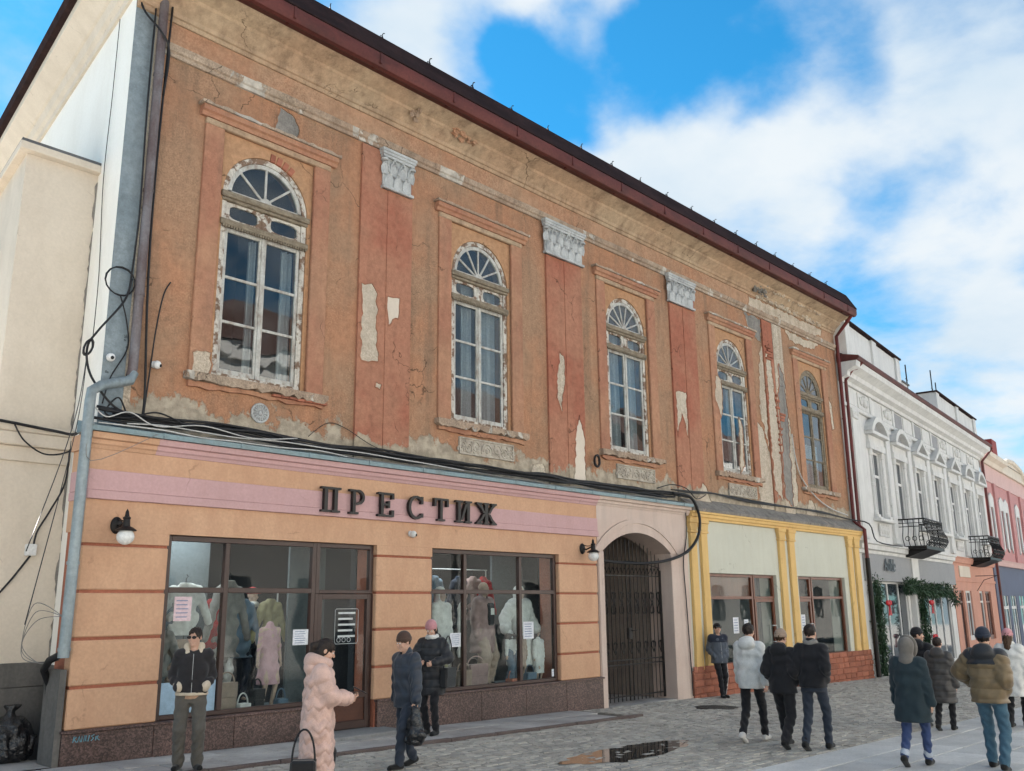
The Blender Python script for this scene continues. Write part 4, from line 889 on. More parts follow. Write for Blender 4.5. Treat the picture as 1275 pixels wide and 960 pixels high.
# wall lamps
def lamp(x, z, label):
    t = thing('wall_lamp', label, 'lamp', (x, SY, z), local=True)
    o = MB().lathe([(.0, 0), (.075, 0), (.085, .015), (.07, .04), (.03, .055), (.0, .055)], n=18).build('wall_plate', 'black_metal', t, smooth='auto'); o.rotation_euler = (R(90), 0, 0); o.location = (0, 0, 0); o.scale = (1, 1.35, 1)
    MB().tube([(0, -.04, .0), (0, -.12, -.02), (0, -.20, .01), (0, -.30, .03)], .016, 8).tube([(0, -.05, .07), (0, -.14, .05), (0, -.30, .05)], .009, 6).build('arm', 'black_metal', t, smooth=True)
    MB().lathe([(.0, -.09), (.13, -.09), (.135, -.08), (.085, -.045), (.05, -.03), (.042, .06), (.05, .07), (.05, .085), (.03, .10), (.022, .16), (.0, .20)], (0, -.30, 0), 20).build('lamp_cap', 'black_metal', t, smooth='auto')
    MB().ball((0, -.30, -.165), .112, .112, .105, 20, 12).build('globe', 'globe', t, smooth=True)
    return t
lamp(5.52, 3.11, 'black wall lamp with white globe beside the blue downpipe'); lamp(15.42, 3.17, 'black wall lamp with white globe beside the iron gate')
# cameras
def cctv(x, y, z, rz, label, arm=False):
    t = thing('security_camera', label, 'camera', (x, y, z), rz, local=True)
    o = MB().lathe([(0, 0), (.05, 0), (.052, .02), (.03, .03), (.0, .03)], n=14).build('mount', 'plastic_white', t); o.rotation_euler = (R(90), 0, 0)
    MB().ball((0, -.07, -.01), .06, .06, .06, 16, 10).build('housing', 'plastic_white', t, smooth=True)
    MB().ball((.012, -.118, -.022), .026, .02, .026, 12, 8).build('lens', 'rubber', t, smooth=True)
    return t
cctv(5.34, -.0, 5.43, R(-15), 'white dome camera on the blue corner strip'); cctv(5.95, -.03, 5.44, R(25), 'white dome camera on the orange plaster beside the rusty downpipe')
cctv(10.66, SY - .0, 3.25, R(20), 'small white camera under the pink band above the shop pier')
# downpipes
def pipe(label, pts, r, m, bands, name='downpipe', bm=None):
    t = thing(name, label, 'downpipe', pts[-1])
    MB().tube(pts, r, 14).build('pipe', m, t, smooth='auto')
    for p in bands: MB().tube([(p[0], p[1], p[2] - .02), (p[0], p[1], p[2] + .02)], r + .008, 14).build('bracket', bm or m, t)
    return t
pipe('rust brown downpipe running up the corner of the orange wall', [(5.62, -.12, 11.35), (5.62, -.12, 5.30), (5.60, -.12, 5.19)], .068, 'pipe_rust', [(5.62, -.12, z) for z in (9.9, 8.0, 6.4)])
pipe('pale blue downpipe with offset elbow down the shop corner', [(5.63, -.13, 5.24), (5.58, -.16, 5.12), (5.10, -.36, 4.93), (4.98, -.38, 4.84), (4.97, -.38, 4.7), (4.95, -.38, 1.45)], .070, 'pipe_blue', [(4.97, -.38, 4.4), (4.955, -.38, 2.6), (4.95, -.38, 1.55)])
pipe('black rubber drain hose under the blue downpipe', [(4.95, -.34, 1.5), (4.86, -.2, 1.42), (4.90, .05, 1.30), (5.02, .14, 1.1), (5.05, .15, .2)], .045, 'rubber', [], 'drain_hose')
pipe('dark red downpipe at the far end of the weathered townhouse', [(29.6, -.82, 11.42), (29.62, -.6, 11.2), (29.80, -.14, 10.85), (29.82, -.12, 4.6), (29.80, -.45, 4.3), (29.80, -.45, 3.4)], .060, 'red_pipe', [(29.82, -.12, z) for z in (10, 8, 6)])
pipe('black lower downpipe between yellow pilaster and grey shopfront', [(29.80, -.45, 3.4), (29.80, -.45, -.25)], .075, 'black_metal', [(29.80, -.45, 2.4), (29.80, -.45, .8)])
tag(bx('meter_cabinet', 'grey_plinth', None, 4.98, 5.06, -.26, .18, -.1, 1.30), 'narrow grey metal cabinet tight against the shop corner', 'cabinet')
# iron gate: each bar its own piece
gt = thing('iron_gate', 'black wrought iron gate of upright bars in the pale arched gateway', 'gate', (17.45, .06, G(17.45)))
y0 = .06; gz = -.05
bars = []
for k in range(18):
    x = 16.20 + 2.5 * k / 17; mid_ = k in (8, 9)
    MB().tube([(x, y0, gz + .03), (x, y0, 3.08 + .42 * (1 - ((x - 17.45) / 1.3) ** 2) - .03)], .019 if mid_ else .0115, 6).build('bar', 'black_metal', gt)
for z in (.08, .74, .84, 2.66): bx('rail', 'black_metal', gt, 16.17, 18.73, y0 - .014, y0 + .014, z - .013, z + .013)
bx('stile', 'black_metal', gt, 16.155, 16.20, y0 - .02, y0 + .02, gz + .02, 2.8); bx('stile', 'black_metal', gt, 18.70, 18.745, y0 - .02, y0 + .02, gz + .02, 2.8)
mb = MB()
for k in range(9): x = 16.2 + 2.5 * (2 * k) / 17; a = 2.5 / 17
P = []
for k in range(35): P.append((16.2 + 2.5 * k / 34, y0 - .016, 2.74 + (.10 if k % 2 else -.02)))
MB().tube(P, .011, 5).build('zigzag', 'black_metal', gt)
for z, dn in ((2.20, 1), (1.92, -1), (1.12, 1)):
    for k in range(9):
        xc = 16.2 + 2.5 * (2 * k + .5) / 17; a = 2.5 / 34; mb = MB()
        for s in (-1, 1): mb.tube([(xc, y0 - .016, z - .16 * dn), (xc + s * a, y0 - .016, z - .02 * dn), (xc + s * a * 1.05, y0 - .018, z + .06 * dn), (xc + s * a * .6, y0 - .02, z + .10 * dn), (xc + s * a * .25, y0 - .018, z + .06 * dn)], .010, 5)
        mb.tube([(xc, y0 - .016, z - .16 * dn), (xc, y0 - .016, z + .11 * dn)], .010, 5); mb.build('scroll', 'black_metal', gt)
P = [(16.2 + 2.5 * k / 16, y0 - .016, 2.85 + .13 * math.sin(math.pi * k / 16)) for k in range(17)]; MB().tube(P, .011, 5).build('top_arc', 'black_metal', gt)
mb = MB().box(17.37, 17.50, y0 - .035, y0 + .03, 1.28, 1.52); mb.build('lock_box', 'black_metal', gt); MB().tube([(17.46, y0 - .03, 1.46), (17.46, y0 - .08, 1.46), (17.62, y0 - .08, 1.47)], .012, 6).build('handle', 'black_metal', gt)
tag(MB().prism([(16.17 + .26 * math.cos(R(a)), 1.85 + .45 * math.copysign(abs(math.sin(R(a))) ** .6, math.sin(R(a)))) for a in range(-90, 91, 15)] + [(16.17, 2.3), (16.17, 1.4)], .10, .14).build('traffic_mirror', 'black_metal'), 'dark oval board hung behind the iron gate bars', 'board')
# ================================================================ cables
def cable(pts, r, m, label, group=None, sag=0, n=4):
    P = [Vector(p) for p in pts]; Q = []
    for k in range(len(P) - 1):
        p0 = P[max(k - 1, 0)]; p1 = P[k]; p2 = P[k + 1]; p3 = P[min(k + 2, len(P) - 1)]
        for t in [i / n for i in range(n)]:
            Q.append(.5 * ((2 * p1) + (-p0 + p2) * t + (2 * p0 - 5 * p1 + 4 * p2 - p3) * t * t + (-p0 + 3 * p1 - 3 * p2 + p3) * t ** 3))
    Q.append(P[-1]); return tag(MB().tube(Q, r, 6).build('cable', m, smooth=True), label, 'cable', group)
rr = random.Random(21); gl = 'black cables bundled along the shop flashing'
for k in range(9):
    pts = []; x = 5.05 + rr.uniform(0, .5); end = 19.3 + rr.uniform(-.4, .5); z = rr.uniform(0, .10); yb = rr.uniform(-.36, -.18)
    while x < end:
        wig = .05 if x < 9 else .03
        pts.append((x, yb + rr.uniform(-.03, .03), 4.52 + z + rr.uniform(-wig, wig) + (.02 if x < 8 else 0) - .02 * (yb + .3))); x += rr.uniform(.6, 1.1)
    cable(pts, rr.choice([.012, .016, .02, .024]), 'cable_black', 'black cable in the thick bundle lying along the blue shop flashing', gl)
for k, m in enumerate(['cable_white', 'cable_white', 'cable_grey']):
    pts = []; x = 5.1 + .4 * k
    while x < (9.6, 12.5, 19)[k]: pts.append((x, -.40 + .04 * k, 4.44 + rr.uniform(-.035, .035) + .05 * (k == 1))); x += rr.uniform(.5, .9)
    cable(pts, .010, m, ('thin white cable sagging over the left end of the flashing', 'white cable woven through the black bundle above the shop sign', 'grey cable lying under the black bundle on the flashing')[k])
gl = 'black cables running on above the yellow shop'
for k in range(3): cable([(19.0 + .1 * k, -.2, 4.72), (19.9, -.24, 4.70 + .02 * k), (21.2, -.12, 4.80), (23, -.1, 4.78 - .03 * k), (25.7, -.12, 4.74), (27.5, -.14, 4.70 + .02 * k), (29.2, -.2, 4.62), (30.1, -.5, 4.5), (31.6, -.12, 4.02), (34, -.05, 3.95)], .014 + .004 * k, 'cable_black', 'black cable clipped over the grey ledge of the yellow shop', gl)
cable([(18.9, -.3, 4.62), (19.5, -.42, 4.55), (19.8, -.45, 4.15), (19.72, -.45, 3.65), (19.25, -.42, 3.25), (18.5, -.35, 3.02), (17.7, -.2, 2.93), (16.9, -.05, 2.94), (16.3, .0, 2.98)], .036, 'cable_black', 'thick black cable loop hanging across the top of the iron gate', n=8)
cable([(19.45, -.30, 4.3), (19.43, -.285, 3.6), (19.25, -.285, 3.0), (19.28, -.285, 2.2), (19.33, -.285, 1.0), (19.36, -.285, -.05)], .014, 'cable_black', 'black cable down the pale pier beside the gate')
cable([(26.0, -.06, 7.0), (26.1, -.06, 6.3), (26.4, -.07, 5.7), (27.2, -.08, 5.2), (28.2, -.1, 4.9), (29.3, -.15, 4.75)], .020, 'cable_white', 'pale cable curving down the ruined pilaster to the ledge', n=8)
def coil(c, r, n, m, rad, label, sx=1.0, tilt=0.):
    pts = []
    for k in range(int(n * 16) + 1):
        a = 2 * math.pi * k / 16; q = r * (1 + .10 * math.sin(k * .37)); pts.append((c[0] + sx * q * math.cos(a), c[1] - .02 + .015 * math.sin(k * .9), c[2] + q * math.sin(a) + tilt * math.cos(a) * q))
    return tag(MB().tube(pts, rad, 6).build('cable_coil', m, smooth=True), label, 'cable')
coil((5.36, -.06, 6.52), .21, 2.6, 'cable_black', .010, 'loose black cable loops hung on the corner strip')
coil((16.22, -.10, 5.12), .13, 5, 'cable_black', .018, 'tight coil of black cable on the wall above the gate', .7)
cable([(5.75, -.13, 11.3), (5.72, -.10, 9.0), (5.72, -.1, 7.4), (5.76, -.1, 6.2), (5.84, -.08, 5.0), (5.80, -.15, 4.65)], .017, 'cable_black', 'black cable strapped beside the rusty downpipe')
cable([(5.52, -.06, 11.2), (5.50, -.10, 9.4), (5.52, -.12, 7.6), (5.50, -.06, 6.5)], .013, 'cable_black', 'thin black cable behind the rusty downpipe')
cable([(5.28, -.02, 11.1), (5.35, -.1, 10.85), (5.58, -.22, 10.55), (5.72, -.2, 10.3), (5.72, -.12, 9.6)], .018, 'cable_black', 'black cable looping over the top of the rusty downpipe')
cable([(5.50, -.1, 6.6), (5.42, -.1, 6.25), (5.10, -.1, 5.75), (4.98, -.1, 5.5), (5.02, -.1, 5.2), (5.12, -.2, 4.95), (5.35, -.25, 4.7), (5.6, -.3, 4.6)], .016, 'cable_black', 'black cable drooping from the loops across the corner strip', n=8)
cable([(5.38, -.05, 6.35), (5.50, -.05, 6.0), (5.55, -.05, 5.6), (5.35, -.06, 5.15), (5.25, -.1, 4.75)], .010, 'cable_black', 'thin black cable hanging below the loops', n=8)
cable([(6.1, -.06, 6.72), (6.0, -.08, 6.5), (5.94, -.06, 6.0), (5.90, -.06, 5.4), (5.84, -.1, 4.7)], .011, 'cable_black', 'thin black cable on the orange plaster by the corner')
coil((4.98, -.12, 5.48), .10, 4.3, 'cable_black', .012, 'tangled knot of black cable at the blue downpipe elbow', .6, .5)
gw = 'service wires slanting to the street'
cable([(4.98, -.12, 5.45), (4.5, -1.2, 4.45), (3.9, -2.4, 3.55), (3.0, -4.2, 2.5)], .005, 'cable_black', 'thin service wire slanting down from the corner knot', gw); cable([(4.98, -.12, 5.40), (4.6, -1.0, 4.4), (4.1, -2.0, 3.4), (3.2, -3.8, 1.9)], .005, 'cable_black', 'thin service wire slanting down from the corner knot', gw)
cable([(3.2, 1.02, 4.60), (4.3, 1.02, 4.56), (5.1, 1.02, 4.50), (5.22, .6, 4.42), (5.15, .1, 4.55), (5.0, -.2, 4.68)], .022, 'cable_black', 'black cable along the wing ledge to the corner')
cable([(4.55, 1.0, 4.52), (4.7, .98, 4.30), (5.0, .98, 4.15), (5.2, .6, 4.2), (5.1, .1, 4.45)], .012, 'cable_black', 'slack black cable under the wing ledge', n=8)
cable([(5.36, 1.1, 4.4), (5.34, 1.1, 3.8), (5.2, 1.16, 3.4), (5.06, 1.17, 3.1), (5.03, 1.17, 2.9)], .013, 'cable_black', 'black cable dropping to the white junction box', n=8)
cable([(5.0, 1.17, 2.76), (4.8, 1.17, 2.45), (4.55, 1.17, 2.1), (4.2, 1.17, 1.5)], .014, 'cable_black', 'black cable slanting down from the white junction box', n=8)
tag(MB().box(4.93, 5.07, 1.13, 1.215, 2.76, 2.92).build('junction_box', 'plastic_white', bevel=.012), 'small white junction box on the cream wing wall', 'box')
cable([(5.3, .7, 11.1), (5.32, .75, 9.8), (5.33, .8, 8.4), (5.30, .55, 6.8), (5.12, .1, 5.6)], .006, 'cable_black', 'thin dark wire down the bright cream flank wall', n=6)
cable([(5.0, -.42, 4.44), (5.02, -.46, 3.9), (5.9, -.44, 4.36)], .005, 'cable_grey', 'hair thin grey wire at the shop corner', n=5)
for k in range(3): cable([(4.93, -.3, 1.95), (4.78 - .03 * k, .1, 1.9 + .1 * k), (4.70, .3, 1.6 - .05 * k), (4.85, .1, 1.38), (4.95, -.25, 1.42)], .005, 'cable_grey', 'thin wire loop behind the foot of the blue downpipe', 'wire loops at the downpipe foot', n=8)
# graffiti scrawl on the plinth
gr = MB(); gx = 5.20
for k, S in enumerate([[(0, 0), (.02, .09), (.06, .08), (.02, .045), (.07, 0)], [(.09, 0), (.12, .09), (.15, 0)], [(.17, 0), (.17, .09), (.22, 0), (.23, .09)], [(.26, .09), (.25, .01), (.30, 0), (.32, .09)], [(.42, .09), (.36, .07), (.41, .04), (.36, 0)], [(.45, 0), (.46, .06), (.50, .07), (.48, .03), (.53, 0)]]):
    gr.tube([(gx + a * .62, -.2925, .43 + b_ * .8 - .0) for a, b_ in S], .0065, 5)
tag(gr.build('graffiti', 'graffiti'), 'pale blue graffiti scrawl on the granite plinth corner', 'graffiti')
# notices on the glass
def notice(x0, x1, z0, z1, y, label, m='paper', rows=6, group=None):
    t = thing('paper_notice', label, 'notice', (x0, y, z0), group=group)
    bx('sheet', m, t, x0, x1, y, y + .002, z0, z1); w = x1 - x0; h = z1 - z0; q = random.Random(int(x0 * 100)); mb = MB()
    for k in range(rows):
        z = z1 - h * (k + 1) / (rows + 1); mb.quad((x0 + w * .12, y - .0015, z - h * .02), (x1 - w * q.uniform(.12, .3), y - .0015, z - h * .02), (x1 - w * q.uniform(.12, .3), y - .0015, z + h * .022), (x0 + w * .12, y - .0015, z + h * .022))
    o = mb.build('print', 'print_ink', t); o['kind'] = 'stuff'
    return t
NY = -.140
notice(6.48, 6.74, 1.86, 2.19, NY, 'pale pink printed sheet inside the shop pane near the corner', 'paper_pink', 5); notice(8.44, 8.72, 1.47, 1.70, NY, 'bluish white notice low on the pane beside the shop door')
notice(11.74, 12.0, 1.32, 1.56, NY, 'white notice in front of the white hooded coat'); notice(13.68, 13.98, 1.40, 1.72, NY, 'pale notice in front of the cream cape'); notice(14.50, 14.565, .66, .80, NY, 'small white card in the low pane corner', rows=2)
notice(21.72, 22.0, 1.28, 1.68, -.1, 'white notice on the empty yellow shop pane', rows=5); notice(22.28, 22.50, 1.34, 1.62, -.1, 'small framed dark notice on the empty yellow shop pane', 'paper', 4); notice(25.55, 25.8, 1.25, 1.70, -.1, 'white notice on the second yellow shop door', rows=5)
for k, z in enumerate((1.95, 1.86, 1.77, 1.68, 1.59)): pass
dl = MB()
for k in range(5): dl.quad((9.28, -.138, 1.92 - .09 * k), (9.62 - .05 * (k % 2), -.138, 1.92 - .09 * k), (9.62 - .05 * (k % 2), -.138, 1.95 - .09 * k), (9.28, -.138, 1.95 - .09 * k))
dl.tube([(9.24, -.138, 1.46), (9.66, -.138, 1.46), (9.68, -.138, 1.5), (9.68, -.138, 1.98), (9.66, -.138, 2.0), (9.24, -.138, 2.0), (9.22, -.138, 1.98), (9.22, -.138, 1.5), (9.24, -.138, 1.46)], .004, 4)
for k in range(3): dl.tube([(9.30 + .1 * k + .035 * math.cos(R(a)), -.138, 1.52 + .035 * math.sin(R(a))) for a in range(0, 361, 30)], .004, 4)
o = tag(dl.build('door_lettering', 'print_white'), 'white opening hours lettering printed on the brown shop door glass', 'lettering')
# lights in the shop
def shop_light(t, w, h, e):
    # the light this fitting gives off
    d = bpy.data.lights.new('lamp_light', 'AREA'); d.shape = 'RECTANGLE'; d.size = w; d.size_y = h; d.energy = e; d.color = (.92, .97, 1.0)
    o = bpy.data.objects.new('lamp_light', d); COL.objects.link(o); o.parent = t; o.location = (0, 0, -.06)
for k, (x, y, rz) in enumerate(((7.0, .7, .1), (8.1, 1.6, .05), (12.8, 1.2, 0))):
    t = thing('ceiling_light', ('slim tube light on the ceiling behind the corner pane', 'slim tube light deeper in the shop behind the door side pane', 'slim tube light in the ceiling above the mannequins')[k], 'light', (x, y, 3.38), rz, local=True)
    bx('casing', 'plastic_white', t, -.6, .6, -.03, .03, -.02, .03); bx('tube', 'tube_light', t, -.58, .58, -.02, .02, -.045, -.022); shop_light(t, 1.1, .06, 9)
def spot_light(t):
    d = bpy.data.lights.new('lamp_light', 'SPOT'); d.energy = 16; d.spot_size = R(75); d.spot_blend = .6; d.shadow_soft_size = .04; d.color = (1, .95, .88)
    o = bpy.data.objects.new('lamp_light', d); COL.objects.link(o); o.parent = t; o.location = (0, .075, -.31); o.rotation_euler = (R(20), 0, 0)
for k, x in enumerate((7.55, 8.0, 8.45, 12.4, 13.0)):
    t = thing('spotlight', 'small white spotlight hanging from the shop ceiling', 'spotlight', (x, .12, 3.40), 0, 'track spotlights in the shop', local=True); MB().tube([(0, 0, 0), (0, 0, -.1)], .012, 6).build('stem', 'plastic_white', t); MB().tube([(0, -.02, -.1), (0, .06, -.28)], .04, 10).build('can', 'plastic_white', t); spot_light(t)
gquad(MB(), 2.0, 5.05, -.23, 1.3, .03).build('yard_paving', 'pave_slab')['kind'] = 'structure'

cable([(5.02, -.30, 4.70), (5.2, -.38, 4.52), (5.5, -.41, 4.62), (5.9, -.40, 4.48), (6.6, -.39, 4.58), (7.4, -.40, 4.50), (8.2, -.38, 4.60)], .009, 'cable_white', 'white cable looping over the thick black bundle at the corner', n=6)
cable([(8.6, -.1, 4.72), (9.0, -.03, 5.0), (9.35, -.03, 4.98), (9.9, -.12, 4.72), (10.4, -.2, 4.60)], .006, 'cable_black', 'thin wire arched on the plaster above the sign', n=6)
cable([(5.6, -.12, 4.62), (5.45, -.16, 4.85), (5.30, -.2, 4.72), (5.25, -.25, 4.58), (5.5, -.33, 4.55), (5.9, -.35, 4.68), (6.3, -.3, 4.60)], .012, 'cable_black', 'slack black cable loop at the end of the flashing', n=8)
cable([(18.4, -.2, 4.70), (18.9, -.3, 4.82), (19.4, -.38, 4.76), (19.9, -.35, 4.55), (20.6, -.2, 4.72)], .013, 'cable_black', 'black cable hump above the yellow pilaster', n=6)
# ================================================================ white stucco building, turned six degrees from the street line
WH = thing('white_townhouse', 'ornate white stucco townhouse with pedimented windows and two iron balconies', 'building', (29.95, 0.0, 0), R(6), local=True)
WL = 23.2
WS = [3.5 + 3.07 * k for k in range(7)]
holes = [(c - .62, c + .62, 4.95, 7.35) for c in WS]
wall_holes(MB(), 0, WL, 3.95, 10.4, 0, .4, holes).build('upper_wall', 'white_plaster', WH)
bx('room_interior', 'interior_dark', WH, .2, WL - .2, .6, .7, 3.9, 10)
def white_window(c, kind, bal):
    mb = MB(); s = c
    # surround: half columns, entablature, pediment
    for q in (-1, 1):
        mb.lathe([(.10, 0), (.10, .10), (.075, .14), (.07, 1.0), (.085, 1.02), (.085, 1.1), (.07, 1.14), (.06, 2.1), (.09, 2.14), (.11, 2.28), (.11, 2.34)], (c + q * .74, -.02, 5.02), 10)
        mb.box(c + q * .74 - .15, c + q * .74 + .15, -.16, .0, 4.9, 5.02)
    mb.box(c - .98, c + .98, -.14, 0, 7.36, 7.60); mb.box(c - .94, c + .94, -.10, 0, 7.602, 7.86); mb.box(c - 1.06, c + 1.06, -.30, 0, 7.862, 7.98)
    o = mb.build('window', 'white_plaster', WH)
    if kind == 'seg':
        ring(MB(), arch_pts(c, 1.10, 7.985, .60, 12), arch_pts(c, .86, 7.985, .42, 12), -.30, .0).build('pediment', 'white_plaster', o)
        MB().prism(arch_pts(c, .86, 7.99, .42, 12), -.08, 0).build('tympanum', 'grey_fascia', o)
    else:
        ring(MB(), [(c + 1.10, 7.985), (c, 8.60), (c - 1.10, 7.985)], [(c + .80, 7.985), (c, 8.42), (c - .80, 7.985)], -.30, .0).build('pediment', 'white_plaster', o)
        MB().prism([(c - .80, 7.99), (c + .80, 7.99), (c, 8.42)], -.08, 0).build('tympanum', 'grey_fascia', o)
    if not bal:
        bx('window_sill', 'white_plaster', o, c - 1.0, c + 1.0, -.26, 0, 4.78, 4.898, bevel=.02)
        m2 = MB()
        for k in range(6): m2.lathe([(.05, 0), (.035, .1), (.075, .22), (.04, .38), (.055, .44)], (c - .5 + .2 * k, -.06, 4.28), 8)
        q = m2.build('baluster_row', 'white_plaster', o); q['kind'] = 'stuff'
    f = MB(); f.box(c - .62, c - .55, .08, .16, 4.95, 7.35); f.box(c + .55, c + .62, .08, .16, 4.95, 7.35); f.box(c - .55, c + .55, .08, .16, 7.27, 7.35); f.box(c - .55, c + .55, .08, .16, 4.95, 5.03); f.box(c - .035, c + .035, .075, .16, 5.03, 7.27)
    f.box(c - .55, c - .035, .085, .16, 6.42, 6.52); f.box(c + .035, c + .55, .085, .16, 6.42, 6.52); f.build('frame', 'white_plaster', o)
    for a, b in ((c - .55, c - .035), (c + .035, c + .55)):
        for z0, z1 in ((5.03, 6.42), (6.52, 7.27)): bx('pane', 'dark_pane', o, a - .01, b + .01, .11, .13, z0 - .01, z1 + .01)
    return o
for i, c in enumerate(WS): white_window(c, 'seg' if i in (0, 1, 5, 6) else 'tri', i in (1, 5))
for k, x in enumerate([1.1] + [(a + b) / 2 for a, b in zip(WS, WS[1:])] + [WL - .35]):
    mb = MB(); mb.box(x - .27, x + .27, -.10, 0, 4.3, 8.2); mb.box(x - .33, x + .33, -.14, 0, 4.1, 4.298); mb.prism([(x - .27, 8.202), (x + .27, 8.202), (x + .40, 8.5), (x - .40, 8.5)], -.16, 0)
    for q in (-1, 0, 1): mb.ball((x + q * .2, -.14, 8.38), .09, .06, .10, 8, 5)
    mb.build('pilaster', 'white_plaster', WH)
bx('belt_course', 'white_plaster', WH, .05, WL, -.12, 0, 8.52, 8.66, bevel=.02)
n = 15
for k in range(n):
    x0 = .3 + (WL - .6) * k / n; x1 = x0 + (WL - .6) / n
    bx('frieze_panel', 'white_plaster' if k % 2 else 'grey_fascia' if k in (4, 6, 8) else 'white_plaster', WH, x0 + .12, x1 - .12, -.04, 0, 8.72, 9.28)
    if k in (1, 3, 9, 11, 13):
        mb = MB(); c = (x0 + x1) / 2
        for s in (-1, 1): mb.tube([(c + s * (.08 + .42 * t / 8), -.06, 9.02 + .14 * math.sin(t * .9)) for t in range(9)], .05, 6)
        mb.ball((c, -.07, 9.0), .16, .10, .18, 10, 6); mb.ball((c, -.07, 9.2), .10, .08, .07, 8, 5); mb.build('frieze_ornament', 'white_plaster', WH)
    if k % 2 == 0: bx('frieze_block', 'white_plaster', WH, x0 - .10, x0 + .10, -.09, 0, 8.68, 9.32, bevel=.01)
MB().runx([(.02, 9.34), (-.10, 9.34), (-.12, 9.46), (-.30, 9.52), (-.34, 9.66), (-.52, 9.76), (-.62, 9.80), (-.66, 9.98), (.02, 9.98)], 0.0, WL).build('cornice', 'white_plaster', WH, smooth='auto')
MB().runx([(.0, 9.985), (-.70, 9.985), (-.76, 10.06), (-.74, 10.13), (.0, 10.30)], -.02, WL + .02).build('eave_gutter', 'red_metal', WH)
mb = MB(); mb.quad((0, -.2, 10.28), (WL, -.2, 10.28), (WL, 6, 12.6), (0, 6, 12.6)); mb.quad((WL, -.2, 10.0), (0, -.2, 10.0), (0, 6, 10.0), (WL, 6, 10.0)); mb.build('roof', 'dark_roof', WH)
def parapet(x0, x1, z1):
    mb = MB(); mb.box(x0, x1, -.18, .5, 10.2, z1); o = mb.build('parapet', 'white_plaster', WH)
    for x in (x0, (x0 + x1) / 2, x1): bx('parapet_pier', 'white_plaster', o, x - .28, x + .28, -.26, .56, 10.15, z1 + .02)
    bx('parapet_coping', 'dark_roof', o, x0 - .36, x1 + .36, -.32, .60, z1 + .03, z1 + .09)
parapet(.7, 7.2, 11.55); parapet(13.9, 22.0, 11.35)
# ledge above the ground floor, ground floor fronts
MB().runx([(.05, 3.62), (-.10, 3.62), (-.12, 3.72), (-.22, 3.76), (-.24, 3.90), (-.30, 3.93), (-.30, 4.0), (.05, 4.03)], .1, 13.6).build('ledge', 'white_plaster', WH)
MB().runx([(.05, 3.72), (-.10, 3.72), (-.16, 3.9), (-.22, 3.98), (.05, 4.03)], 13.62, WL).build('ledge', 'peach_wall', WH)
wall_holes(MB(), 0.05, 13.6, -1.2, 3.64, .0, .4, [(1.5, 6.0, -.3, 2.78), (7.4, 12.8, -.3, 2.78)]).build('ground_floor_wall', 'white_plaster', WH)
for a, b in ((.75, 6.2), (7.25, 13.5)): bx('fascia_board', 'grey_fascia', WH, a, b, -.16, .0, 2.72, 3.6, bevel=.01)
bx('ground_floor_pier', 'white_plaster', WH, 6.25, 7.2, -.20, 0, -1.0, 3.62, bevel=.01)
bx('shop_interior', 'interior_dark', WH, .3, 13.4, 1.6, 1.7, -1, 3.4)
def far_front(x0, x1, z0, z1, mull, tran, m, pane='dark_pane', y=.05):
    t = .09; mb = MB(); mb.box(x0, x0 + t, y, y + .08, z0, z1); mb.box(x1 - t, x1, y, y + .08, z0, z1); mb.box(x0 + t, x1 - t, y, y + .08, z1 - t, z1); mb.box(x0 + t, x1 - t, y, y + .08, z0, z0 + .2)
    for q in mull: mb.box(q - t / 2, q + t / 2, y, y + .08, z0 + .2, z1 - t)
    xs = [x0 + t] + [v for q in mull for v in (q - t / 2, q + t / 2)] + [x1 - t]
    for i in range(0, len(xs), 2):
        for q in tran: mb.box(xs[i], xs[i + 1], y + .004, y + .08, q - t / 2, q + t / 2)
    o = mb.build('shop_front', m, WH)
    for i in range(0, len(xs), 2): bx('pane', pane, o, xs[i] - .01, xs[i + 1] + .01, y + .03, y + .05, z0 + .2, z1 - t)
    return o
far_front(1.52, 5.98, -.45, 2.74, [2.7, 3.5, 4.9], [], 'white_plaster'); far_front(7.42, 12.78, -.55, 2.74, [9.3, 10.2, 11.4], [2.3], 'white_plaster')
wall_holes(MB(), 13.62, WL, -1.4, 3.74, -.02, .4, [(14.6, 15.5, -.5, 2.5), (15.9, 17.2, .3, 2.5), (19.0, 20.0, -.6, 2.5), (20.4, 21.8, .2, 2.5)]).build('ground_floor_wall', 'peach_wall', WH)
bx('peach_band', 'peach_wall', WH, 13.62, WL, -.07, -.022, 2.9, 3.02); bx('plaque', 'beige_wall', WH, 15.0, 17.2, -.07, -.022, 3.1, 3.6, bevel=.01)
far_front(14.6, 15.5, -.5, 2.5, [], [2.0], 'wood_frame'); far_front(15.9, 17.2, .3, 2.5, [16.5], [2.0], 'white_plaster'); far_front(19.0, 20.0, -.6, 2.5, [], [2.0], 'white_plaster'); far_front(20.4, 21.8, .2, 2.5, [21.1], [2.0], 'wood_frame')
# script sign
def text(name, s, size, m, parent, loc, shear=.0, ext=.012, rot=(R(90), 0, 0)):
    cu = bpy.data.curves.new(name, 'FONT'); cu.body = s; cu.size = size; cu.extrude = ext; cu.shear = shear; cu.space_character = .88
    t = bpy.data.objects.new('tmp', cu); COL.objects.link(t); dg = bpy.context.evaluated_depsgraph_get(); me = bpy.data.meshes.new_from_object(t.evaluated_get(dg)); bpy.data.objects.remove(t)
    me.materials.clear(); me.materials.append(M[m]); o = bpy.data.objects.new(name, me); COL.objects.link(o); o.parent = parent; o.location = loc; o.rotation_euler = rot; return o
sgn = thing('script_sign', 'grey metal script lettering on the grey fascia of the garlanded shop', 'sign', tuple(WH.matrix_basis @ Vector((2.3, -.2, 2.95))), R(6), local=True)
text('lettering', 'Adilde', .62, 'metal_letter', sgn, (.1, -.01, .12), .35)
